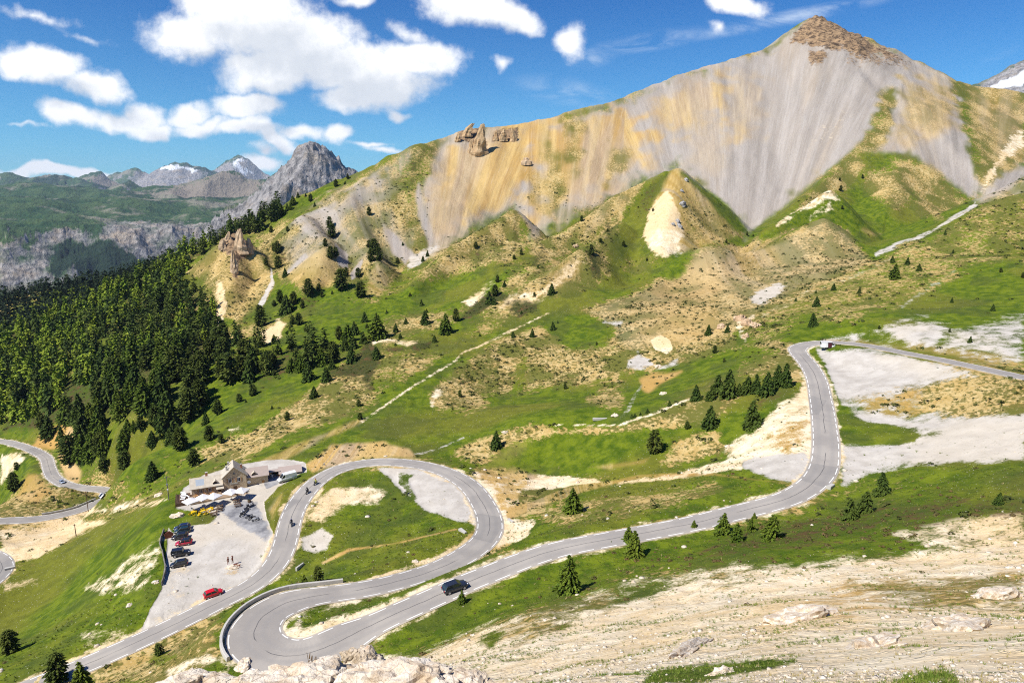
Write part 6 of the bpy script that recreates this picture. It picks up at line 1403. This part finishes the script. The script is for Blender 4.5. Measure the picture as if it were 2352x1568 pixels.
def make_chair(m, name='chair'):
    root = bpy.data.objects.new(name, None); COL.objects.link(root); MB().box(-.23,.23,-.23,.23,.42,.47).build('seat', m, root, .01); MB().box(-.23,.23,.2,.25,.5,.92).build('backrest', m, root, .01)
    for x in (-.2, .2):
        for y in (-.2, .22): MB().tube((x,y,0),(x,y,.45 if y < 0 else .9),.022,.022,5).build('leg', m, root)
    return root
def make_bench(m, L=1.8):
    root = bpy.data.objects.new('picnic_table', None); COL.objects.link(root); MB().box(-L/2,L/2,-.4,.4,.70,.77).build('top', m, root)
    for y in (-.75, .75): MB().box(-L/2,L/2,y-.14,y+.14,.42,.48).build('bench', m, root)
    for x in (-L*.36, L*.36): M = MB(); M.tube((x,-.72,0),(x,.25,.7),.05); M.tube((x,.72,0),(x,-.25,.7),.05); M.box(x-.05,x+.05,-.8,.8,.36,.42); M.build('trestle', m, root)
    return root
T1 = make_table(CANVAS, WOODD); T2 = make_table(WOODL, WOODD); C1 = make_chair(WOODL); C2 = make_chair(YELLOW); B1 = make_bench(WOODD)
used = set()
def put(o, p, rz, label, group, cat):
    if o.name in used: o = copy_tree(o, p, rz, label, group)
    else: used.add(o.name); o.location = p; o.rotation_euler = (0, 0, rz)
    tag(o, label, cat, group); return o
for i in range(5):
    put(T1, gl(-16.9+(i % 2)*.2, 2.7-i*1.45, .1), HA, 'white-topped table in the row on the left side platform', 'white tables on the side platform', 'table')
for i, (x, y) in enumerate([(-12.8,-2.2),(-11.0,-4.1),(-10.2,-2.0),(-8.6,-4.0),(-7.6,-2.0)]):
    put(T2, gl(x, y, .12), HA+.1*i, 'brown timber table under the three left parasols', 'timber tables under the left parasols', 'table')
for i, (x, y) in enumerate([(-2.0,-2.3),(-.4,-4.3),(1.6,-2.2),(2.9,-4.0)]):
    put(T1, gl(x, y, .12), HA, 'white-topped table under the paired parasols', 'white tables under the paired parasols', 'table')
for i, (x, y) in enumerate([(-12.8,-2.2),(-11.0,-4.1),(-10.2,-2.0),(-8.6,-4.0),(-7.6,-2.0),(-2.0,-2.3),(-.4,-4.3),(1.6,-2.2),(2.9,-4.0)]):
    for s in (-1, 1):
        left = i < 5
        put(C1, gl(x+.1, y+.72*s, .12), HA+(0 if s > 0 else math.pi), 'brown chair at a timber table under the left parasols' if left else 'brown chair at a white table under the paired parasols', 'chairs under the left parasols' if left else 'chairs under the paired parasols', 'chair')
YG = 'yellow chairs below the terrace'
YT = make_table(YELLOW, YELLOW)
for i, (u, v) in enumerate([(447,1180),(466,1178),(483,1172)]):
    p = hit(u, v); p.z = surf(p.x, p.y); put(YT, p, HA+.3*i, ('left', 'middle', 'right')[i]+' one of three yellow tables among the yellow chairs', 'yellow tables among the yellow chairs', 'table')
for i, (u, v) in enumerate([(440,1181),(446,1185),(451,1177),(444,1176),(460,1181),(463,1174),(470,1183),(473,1176),(478,1174),(482,1178),(488,1172),(486,1167),(436,1184),(456,1186),(476,1181),(468,1172)]):
    p = hit(u, v); p.z = surf(p.x, p.y); put(C2, p, i*1.9, 'yellow chair in the cluster on the gravel below the left parasols', YG, 'chair')
BG = 'dark picnic tables along the terrace front'
for i, (u, v, lab) in enumerate([(543,1153,'dark picnic table before the paired parasols, nearer the terrace'),(546,1162,'dark picnic table before the paired parasols, nearer the motorcycles'),(505,1166,'dark picnic table before the porch, nearer the terrace'),(503,1173,'dark picnic table before the porch, nearer the yard'),(491,1183,'dark log bench table at the edge of the yard beside the yellow chairs')]):
    p = hit(u, v); p.z = surf(p.x, p.y); put(B1, p, HA+.05*i, lab, BG, 'picnic table')
p = hit(573, 1153); p.z = surf(p.x, p.y); o = empty('barrel_planter', p, 0, 'half-barrel planter at the right front corner of the terrace', 'planter'); MB().loft([[(math.cos(a*.5236)*r, math.sin(a*.5236)*r, z) for a in range(12)] for r, z in ((.42,0),(.52,.3),(.45,.6))]).build('tub', WOODD, o); M = MB(); [M.tube((random.uniform(-.3,.3),random.uniform(-.3,.3),.5),(random.uniform(-.5,.5),random.uniform(-.5,.5),.95),.05,.01,4) for _ in range(14)]; M.build('plant', SCRUB, o)
p = hit(516, 1186); p.z = surf(p.x, p.y)
# ------------------------------------------------------------------ poles, fence, sculptures, blocks
def pole(u, v, vt, label, cross=False, m=GREYW):
    p = hit(u, v); h = px_height((p.x, p.y, p.z), v-vt); o = empty('utility_pole', p, .4, label, 'pole'); MB().tube((0,0,-.3),(0,0,h),.15,.10,8).build('shaft', m, o)
    if cross:
        MB().box(-.25,.25,-.5,-.12,h*.62,h*.62+.55).build('transformer', STEEL, o, .04); MB().box(-.6,.6,-.05,.05,h-.5,h-.38).build('crossarm', GREYW, o); MB().box(-.18,.18,-.4,-.12,h*.42,h*.42+.35).build('junction_box', WHITE, o, .03)
    else: MB().box(-.5,.5,-.05,.05,h-.4,h-.3).build('crossarm', m, o)
    for x in (-.42, .42): MB().tube((x,0,h-.36),(x,0,h-.16),.04,.03,6).build('insulator', WHITE, o)
    return o
pole(388, 1148, 1093, 'dark utility pole with transformer box on the meadow left of the refuge', True); pole(203, 1175, 1128, 'brown utility pole in front of the far lower road bend', False, WOODD); pole(175, 1231, 1203, 'thin utility pole on the pale bank left of the meadow', False, WOODD)
fl = [(377,1222),(371,1238),(368,1252),(373,1270),(377,1288),(380,1302),(380,1318),(376,1332),(372,1344)]
fence = empty('log_fence', hit(373, 1270), 0, 'grey log fence along the left edge of the gravel yard', 'fence'); FP = [hit(*q) for q in fl]; o0 = Vector(fence.location); R2 = random.Random(3)
for a, b in zip(FP[:-1], FP[1:]):
    M = MB(); d = (b-a)*.06
    for z in (.25, .55, .85): M.tube(a-o0-d+Vector((R2.uniform(-.08,.08),0,z)), b-o0+d+Vector((R2.uniform(-.08,.08),0,z+R2.uniform(-.06,.06))), .15, .12, 7)
    M.build('rail', GREYW, fence)
for a in FP: MB().tube(a-o0+Vector((0,0,-.3)), a-o0+Vector((0,0,1.05)), .12, .10, 7).build('post', GREYW, fence)
def rock(name, p, r, label, mat, cat='boulder', seed=0, sq=(1,1,.7), det=3, amp=.45, group=None):
    from mathutils import noise as mn
    bm = bmesh.new(); bmesh.ops.create_icosphere(bm, subdivisions=det, radius=1); off = Vector((seed*3.1, seed*1.7, seed*.9))
    for v in bm.verts:
        c = v.co.copy(); k = 1+amp*(mn.noise(c*1.1+off)*1.0+mn.noise(c*2.6+off)*.55+mn.noise(c*6+off)*.28+mn.noise(c*14+off)*.14)
        cell = mn.cell(c*1.7+off)*.16; v.co = Vector((c.x*sq[0], c.y*sq[1], c.z*sq[2]))*(k+cell*amp)*r
    me = bpy.data.meshes.new(name); bm.to_mesh(me); bm.free(); me.materials.append(mat); o = bpy.data.objects.new(name, me); COL.objects.link(o); o.location = p; return tag(o, label, cat, group)
def limestone(name, lo, hi, dark, sc=1.0, lichen=0):
    m, t, b = material(name); p = t.pos(); n = t.noise(p, 1.4*sc, 8, .68); e = t.vor(p, 2.3*sc, 'DISTANCE_TO_EDGE'); f = t.noise(p, 9*sc, 5, .7)
    c = t.mix(t.step(n, .35, .65), lo, hi); c = t.mix(t.math('MULTIPLY', t.step(f, .55, .75), .5), c, dark); c = t.mix(t.math('MULTIPLY', t.step(e, .03, .0), .7), c, dark)
    if lichen: c = t.mix(t.math('MULTIPLY', t.step(t.math('ADD', t.sepv(t.obj())[2], t.math('MULTIPLY', n, .2)), .55, .75), t.step(f, .42, .56)), c, (.50, .20, .03))
    t.l.new(c, b.inputs['Base Color']); b.inputs['Roughness'].default_value = .95; b.inputs['Specular IOR Level'].default_value = .15
    t.l.new(t.bump(t.math('ADD', n, t.math('MULTIPLY', f, .5)), .8, .12/sc), b.inputs['Normal']); return m
LIME = limestone('pale_limestone', (.52, .40, .27), (.74, .67, .56), (.28, .20, .13), 1.6); LICH = limestone('lichen_limestone', (.42, .33, .22), (.58, .50, .40), (.16, .12, .09), 2.2, 1); CRAG = limestone('ochre_crag', (.38, .235, .115), (.56, .40, .23), (.15, .10, .06), .16); CRAGP = limestone('pink_crag', (.46, .31, .18), (.62, .46, .30), (.20, .13, .08), .22); GREYR = limestone('grey_rock', (.25, .24, .23), (.45, .43, .41), (.12, .11, .10), .4)
sb = hit(534, 1303); rock('stone_plinth', (sb.x, sb.y, sb.z), 1.25, 'low pale rock under the rusty figures in the yard', LIME, 'rock', 5, (1.35,.7,.45))
def figure(u, v, rz, label, hat=True):
    p = hit(u, v); o = empty('metal_statue', (p.x, p.y, p.z+.35), rz, label, 'statue')
    J = {'pelvis': ((0,0,.95), .14), 'waist': ((0,0,1.12), .12), 'chest': ((0,0,1.36), (.18,.12)), 'neck': ((0,0,1.52), .06), 'head': ((.01,0,1.66), .10)}; B = [('pelvis','waist'),('waist','chest'),('chest','neck'),('neck','head')]
    for s, y in (('l',1),('r',-1)):
        J.update({'sh'+s: ((0,.2*y,1.44), .07), 'el'+s: ((.03,.29*y,1.18), .05), 'wr'+s: ((.14,.24*y,.98), .04), 'hip'+s: ((0,.11*y,.9), .1), 'kn'+s: ((.03*y,.13*y,.5), .07), 'an'+s: ((.06*y,.14*y,.09), .05), 'to'+s: ((.16+.06*y,.14*y,.04), .045)})
        B += [('chest','sh'+s),('sh'+s,'el'+s),('el'+s,'wr'+s),('pelvis','hip'+s),('hip'+s,'kn'+s),('kn'+s,'an'+s),('an'+s,'to'+s)]
    skinned('body', J, B, RUST, o)
    if hat: MB().tube((0,0,1.73),(0,0,1.76),.22,.22,12).tube((0,0,1.76),(0,0,1.88),.13,.10,10).build('hat', RUST, o)
    return o
figure(525, 1299, 2.6, 'rusty metal figure with a hat, left of the pair on the yard rock'); figure(535, 1296, 2.9, 'rusty metal figure with a hat, right of the pair on the yard rock')
def beast(u, v, rz, s, label):
    p = hit(u, v); o = empty('animal_statue', (p.x, p.y, p.z+.3), rz, label, 'statue'); o.scale = (s, s, s)
    J = {'rump': ((-.35,0,.55), .13), 'belly': ((0,0,.53), .14), 'chest': ((.32,0,.58), .15), 'neck': ((.48,0,.78), .09), 'head': ((.60,0,.92), .085), 'nose': ((.76,0,.87), .045), 'tail': ((-.58,0,.62), .03)}; B = [('rump','belly'),('belly','chest'),('chest','neck'),('neck','head'),('head','nose'),('rump','tail')]
    for n_, x, par in (('f', .30, 'chest'), ('b', -.34, 'rump')):
        for s_, y in (('l', .12), ('r', -.12)):
            J.update({n_+s_+'1': ((x-.02,y,.36), .06), n_+s_+'2': ((x+(.03 if n_ == 'f' else -.07),y,.2), .04), n_+s_+'3': ((x,y,.02), .035)}); B += [(par, n_+s_+'1'), (n_+s_+'1', n_+s_+'2'), (n_+s_+'2', n_+s_+'3')]
    skinned('body', J, B, RUST, o); return o
beast(542, 1302, .4, .85, 'rusty metal dog beside the right figure on the yard rock'); beast(548, 1304, .2, .7, 'small rusty metal animal at the right end of the yard rock')
p = hit(388, 1236); o = empty('metal_sculpture', p, .3, 'rust-brown sheet metal sculpture between the log fence and the parked cars', 'sculpture'); M = MB(); M.add([(-.9,0,0),(.8,.2,0),(1.1,.3,1.0),(.2,.1,1.9),(-.7,-.1,1.5),(-.9,.25,0),(.8,.45,0),(1.1,.5,1.0),(.2,.3,1.9),(-.7,.15,1.5)], [(0,1,2,3,4),(9,8,7,6,5),(0,5,6,1),(1,6,7,2),(2,7,8,3),(3,8,9,4),(4,9,5,0)]); M.build('plate', RUST, o, .04); MB().tube((-.6,.1,0),(-1.0,.2,1.2),.09).tube((.6,.3,0),(1.3,.4,.6),.08).build('strut', RUST, o)
for u, v, rz, L, w, h, lab in [(1063,1221,-.9,2.4,.9,.5,'pale tapered stone slab lying on the grass inside the loop'),(689,1303,1.2,2.6,.5,.7,'grey concrete culvert head on the bank inside the loop road'),(1173,1197,-.9,2.0,.7,.45,'small concrete slab on the grass outside the loop'),(1908,1119,.7,2.2,1.0,.6,'concrete culvert slab at the outside of the upper right bend'),(1380,963,0,5.0,.9,.5,'long grey stone water trough beside the path on the terrace'),(24,1309,.6,2.6,1.0,1.1,'dark concrete block beside the small hairpin at the left edge'),(745,1068,.3,.5,.35,.7,'small kilometre stone at the verge above the refuge garage')]:
    p = hit(u, v); o = MB().loft([[(-L/2,-w/2,-.3),(L/2,-w*.35,-.3),(L/2,w*.35,-.3),(-L/2,w/2,-.3)],[(-L/2,-w/2,h),(L/2,-w*.35,h*.9),(L/2,w*.35,h*.9),(-L/2,w/2,h)]]).build('stone_slab', CONC, None, .05); o.location = p; o.rotation_euler = (0, 0, rz); tag(o, lab, 'stone slab')
# ------------------------------------------------------------------ crags and boulders
def spire(u, v, vt, wpx, label, mat, lean=0, seed=0, grp=None, depth=.7):
    """jagged rock tower: foot and top sighted, lofted with broken ledges"""
    from mathutils import noise as mn
    p = hit(u, v); h = px_height((p.x, p.y, p.z), v-vt); w = wpx/FOC*p.length*.5; n = 18; rings = []; m = 16; off = Vector((seed*5.3, seed*2.1, 0)); rg = random.Random(seed)
    bm = MB()
    for k in range(m+1):
        f = k/m; z = -h*.12+f*h*1.1; R = w*.78*(1.15-.85*f**1.5)*(1+.25*mn.noise(Vector((f*5, seed, 0))))
        rr_ = []
        for j in range(n):
            a = j*6.2832/n; q = Vector((math.cos(a), math.sin(a), f*h/w*.22)); d = 1+.40*mn.noise(q*1.3+off)+.42*mn.noise(q*2.9+off)+.30*mn.noise(q*6+off)
            rr_.append((math.cos(a)*R*d+lean*w*f*f, math.sin(a)*R*d*depth, z+h*.20*mn.noise(Vector((q.x, q.y, 0))*2.6+off)*f))
        rings.append(rr_)
    o = bm.loft(rings).build('rock_spire', mat); o.location = p; return tag(o, label, 'rock', grp)
spire(1100, 352, 287, 34, 'tallest ochre rock needle on the crest of the scree bowl', CRAG, .5, 1); spire(1083, 350, 320, 20, 'stubby rock at the left foot of the tallest needle', CRAG, 0, 2)
spire(1071, 312, 284, 26, 'slanting rock tooth on the skyline left of the tallest needle', CRAG, 1.2, 3); spire(1051, 324, 304, 14, 'small pointed rock at the left end of the crest crags', CRAG, .3, 4)
spire(1138, 322, 302, 14, 'small rock right of the tallest needle on the crest', CRAG, .2, 5); spire(1155, 322, 298, 22, 'dark squat crag in the middle of the small crest rocks', CRAG, .2, 6); spire(1178, 324, 296, 16, 'narrow crag at the right end of the small crest rocks', CRAG, -.2, 7)
spire(1208, 378, 362, 26, 'pale rounded outcrop in the middle of the ochre scree', CRAGP, 0, 8)
for i, (u, v, vt, w, ln, lab) in enumerate([(552,578,527,32,.2,'broad top crag of the tan cone at the forest edge'),(538,625,575,18,.1,'long rib of rock below the top crag of the tan cone'),(573,580,546,20,0,'dark side crag right of the top crag'),(512,572,548,18,.2,'small jagged crag left of the top crag'),(525,552,532,16,.3,'pointed crag on the left shoulder of the tan cone')]): spire(u, v, vt, w, lab, CRAGP, ln, 20+i, 'crags of the tan cone')
for i, (u, v, r, lab) in enumerate([(1567,470,4.2,'large grey boulder on the orange spur'),(1567,440,2.4,'small grey boulder high on the orange spur'),(1576,414,2.6,'grey boulder right below the top of the orange spur'),(1556,508,2.8,'grey boulder above the white scar of the spur'),(1546,516,2.2,'low grey boulder beside the white scar'),(1560,520,3.0,'upright grey boulder at the foot of the spur boulders'),(1323,566,3.0,'pale rock tip crowning the middle spur'),(1700,735,4.0,'pinkish outcrop left of the pale gully rocks'),(1718,745,4.5,'pale jagged rocks in the gully behind the upper bend'),(1735,750,3.4,'pale rock at the right side of the gully'),(1712,775,2.6,'low pale rock at the foot of the gully'),(1657,752,3.0,'reddish outcrop beside the dark pine on the mound')]):
    p = hit(u, v); rock('boulder', (p.x, p.y, p.z), r*.6, lab, GREYR if i < 6 else CRAGP, 'boulder', 30+i, (1,.9,.9), 3, .6)
for i, (u, v, r, lab) in enumerate([(366,1137,1.2,'lone grey boulder on the meadow left of the utility pole'),(1160,993,.8,'yellowish boulder on the green hollow below the hillock'),(885,1048,.5,'pale boulder on the grass at the top of the loop'),(357,1337,.7,'pale boulder near the lower end of the log fence'),(1523,905,1.0,'pale boulder by the spruce row path'),(1512,842,1.2,'white boulders at the edge of the grey gravel patch'),(1413,955,.9,'white boulder beside the stone trough'),(298,1390,.6,'pale oblong boulder on the stony meadow'),(1646,1336,.5,'grey boulder on the pale slope below the larch cluster'),(953,1290,.6,'white boulders on the bank inside the lower loop'),(410,1185,1.3,'grey slab of rock on the grass beside the yellow chairs')]):
    p = hit(u, v); rock('boulder', (p.x, p.y, p.z), r, lab, LIME, 'boulder', 50+i, (1.2,.9,.7), 3, .5)
# near limestone edge at the foot of the picture
def near_rock(u, v, Y, r, lab, mat, seed, sq, det=5, amp=.5):
    p = at(u, v, Y); return rock('limestone_outcrop', tuple(p), r, lab, mat, 'rock', seed, sq, det, amp)
near_rock(700, 1585, 11, .68, 'white limestone ledge at the bottom edge below the hairpin, left part', LIME, 71, (1.5,.9,.55)); near_rock(930, 1590, 10.5, .70, 'white limestone ledge at the bottom edge below the hairpin, right part', LIME, 72, (1.45,.9,.62)); near_rock(835, 1545, 12, .40, 'brown knobbly rock standing between the two white ledges', LICH, 73, (1,.9,1.0))
near_rock(806, 1508, 12.2, .15, 'orange lichen-topped stone on the brown knobbly rock', LICH, 74, (1.1,.9,1.1), 4); near_rock(432, 1578, 13, .50, 'low white rock at the bottom edge left of the hairpin', LIME, 75, (1.3,.8,.5)); near_rock(590, 1580, 12.2, .45, 'small white rock between the low rock and the left ledge', LIME, 76, (1.2,.9,.5)); near_rock(780, 1580, 11.5, .42, 'ochre broken rock in the gap between the white ledges', LIME, 77, (1.1,.9,.7)); near_rock(1060, 1592, 10.5, .45, 'white rock at the right end of the bottom ledges', LIME, 78, (1.2,.9,.5))
for i, (u, v, r, sq, lab) in enumerate([(1590,1490,2.3,(.42,2.6,.3),'long pale rock rib running up the near slope'),(1655,1545,1.3,(1.2,.9,.6),'white rock below the pale rib'),(1780,1560,.9,(1.4,.9,.7),'white rock at the bottom edge beside the grass strip'),(1850,1420,2.4,(1.7,.9,.5),'whitish rock band on the upper edge of the orange patch'),(2290,1372,1.6,(1.6,.9,.55),'white rock near the right edge of the slope'),(2010,1480,2.0,(1.7,1,.55),'broken white limestone patch right of the rib'),(2200,1440,2.0,(1.8,1,.55),'broken white limestone patch near the right edge'),(1950,1545,.8,(1.6,1,.45),'white stone ledge above the lower right grass cushion'),(2340,1500,.7,(1.4,1,.5),'white rock at the lower right edge'),(560,1530,.8,(1.3,.9,.6),'white broken stone at the end of the parapet')]):
    p = hit(u, v); o = rock('limestone_outcrop', (p.x, p.y, p.z-.25), r*p.length/68, lab, LIME, 'rock', 90+i, sq, 4, .5); o.rotation_euler = (0, 0, -.35 if i == 0 else .2*i); tilt(o, 1.2)
o = empty('dry_stalk_tuft', tuple(at(712, 1532, 11.5)), 0, 'dry brown grass stalks on the white ledge at the bottom edge', 'grass stalks')
DRY = plain('dry_grass', (.20, .13, .06), .9)
for dx, L in ((0,.30),(.03,.24),(.09,.22),(-.02,.15),(.38,.2)): MB().tube((dx,0,-.1),(dx+.04*random.uniform(-1,1.5),0,L),.006,.004,5).tube((dx,0,L*.6),(dx+.02,0,L),.012,.006,5).build('stalk', DRY, o)
# ------------------------------------------------------------------ ground litter: stones, tufts, low scrub (nobody could count these)
def cover_at(x, y):
    a = np.interp(np.arctan2(x, y), AZ, np.arange(len(AZ))); r = (np.log(np.hypot(x, y))-math.log(2.0))/(math.log(1500.)-math.log(2.0))*(NR-1)
    i = np.clip(np.round(r).astype(int), 0, NR-1); j = np.clip(np.round(a).astype(int), 0, len(AZ)-1); return RAWW[i*len(AZ)+j], ROADD[i*len(AZ)+j]
def scatter(name, n, r0, r1, prob, size, unit, mat, seed, squash=.7):
    rg = np.random.default_rng(seed); a = np.radians(rg.uniform(-44, 44, n*6)); r = np.sqrt(rg.uniform(r0*r0, r1*r1, n*6)) if r1 > 250 else np.exp(rg.uniform(math.log(r0), math.log(r1), n*6))
    x = r*np.sin(a); y = r*np.cos(a); W, d = cover_at(x, y); k = np.clip(prob(W, x, y), 0, 1); ok = (rg.random(len(x)) < k) & (d > .5); x, y, r = x[ok][:n], y[ok][:n], r[ok][:n]; z = GRID(x, y)
    nv = len(unit[0]); m = len(x); s = size(rg.random(m), r); th = rg.uniform(0, 6.28, m); c, q = np.cos(th), np.sin(th); U = unit[0][None]*(1+rg.normal(0, .16, (m, nv, 1)))
    X = (U[..., 0]*c[:, None]-U[..., 1]*q[:, None])*s[:, None]+x[:, None]; Y = (U[..., 0]*q[:, None]+U[..., 1]*c[:, None])*s[:, None]+y[:, None]; Z = U[..., 2]*(s*squash*rg.uniform(.7, 1.3, m))[:, None]+z[:, None]
    co = np.stack([X, Y, Z], -1).reshape(-1, 3).astype(np.float32); F = (unit[1][None]+(np.arange(m)*nv)[:, None, None]).reshape(-1).astype(np.int32)
    me = bpy.data.meshes.new(name); me.vertices.add(len(co)); me.vertices.foreach_set('co', co.ravel()); me.loops.add(len(F)); me.loops.foreach_set('vertex_index', F)
    nf = len(F)//3; me.polygons.add(nf); me.polygons.foreach_set('loop_start', np.arange(0, nf*3, 3, dtype=np.int32)); me.update(calc_edges=True); me.materials.append(mat)
    o = bpy.data.objects.new(name, me); COL.objects.link(o); return kind(o, 'stuff')
def ico(sub):
    bm = bmesh.new(); bmesh.ops.create_icosphere(bm, subdivisions=sub, radius=1); V = np.array([v.co[:] for v in bm.verts]); F = np.array([[v.index for v in f.verts] for f in bm.faces]); bm.free(); return V, F
def tuft(n, seed):
    rg = np.random.default_rng(seed); V = []; F = []
    for i in range(n):
        a = rg.uniform(0, 6.28); b = rg.uniform(0, .45); w = .10; d = np.array([math.cos(a), math.sin(a), 0]); t_ = np.array([-d[1], d[0], 0]); p = d*b; L = rg.uniform(.6, 1.2)
        V += [p-t_*w, p+t_*w, p+d*rg.uniform(.2, .7)*L+np.array([0, 0, L])]; F.append([3*i, 3*i+1, 3*i+2])
    return np.array(V), np.array(F)
def bushu(n, seed):
    rg = np.random.default_rng(seed); V = []; F = []
    for i in range(n):
        d = rg.normal(0, 1, 3); d[2] = abs(d[2]); d /= np.linalg.norm(d); p = d*rg.uniform(.6, 1.05); t_ = np.cross(d, rg.normal(0, 1, 3)); t_ /= np.linalg.norm(t_); s = .42
        V += [p-t_*s, p+t_*s, p+np.cross(d, t_)*s*1.3+d*.15]; F.append([3*i, 3*i+1, 3*i+2])
    return np.array(V), np.array(F)
GRASS1 = foliage('turf_blades', (.060, .105, .012), (.150, .195, .030), 1.5); STRAW = foliage('straw_blades', (.20, .17, .06), (.36, .31, .14), 1.5); STONEM = limestone('loose_limestone', (.48, .38, .26), (.72, .66, .56), (.32, .25, .17), 1.0)
scatter('loose_stones', 5500, 7, 190, lambda W, x, y: (W[:, 4]*.9+W[:, 5]*.25+W[:, 0]*.05+W[:, 8]*.15)*(.12+sstep(.0, .3, fbm(x/9, y/9, 37, 3))), lambda q, r: .025+.0016*r*(.2+q**6*2.8), ico(1), STONEM, 1, .6)
scatter('grass_tufts', 22000, 7, 170, lambda W, x, y: W[:, 0]*.8+W[:, 8]*.35+W[:, 4]*sstep(.08, .25, fbm(x/7, y/4, 33, 3))*.9, lambda q, r: .06+.0022*r*(.4+q), tuft(9, 1), GRASS1, 2, .8)
scatter('dry_grass', 9000, 7, 190, lambda W, x, y: W[:, 4]*.25+W[:, 8]*.5+W[:, 0]*.2, lambda q, r: .05+.0020*r*(.4+q), tuft(7, 2), STRAW, 3, .8)
scatter('low_scrub', 11000, 120, 620, lambda W, x, y: W[:, 8]*(.25+.75*sstep(-.1, .25, fbm(x/30, y/30, 35, 3)))+W[:, 1]*.5+W[:, 2]*.35*(y < 500*K), lambda q, r: .25+q**3*1.0+.0004*r, bushu(16, 3), SCRUB, 4, .5)
scatter('heath_cushions', 1800, 60, 170, lambda W, x, y: W[:, 1]*.9+W[:, 0]*.05, lambda q, r: .15+q**2*.4, bushu(26, 5), foliage('heath_leaves', (.05, .06, .015), (.125, .085, .035), .5), 6, .6)
haze_box()
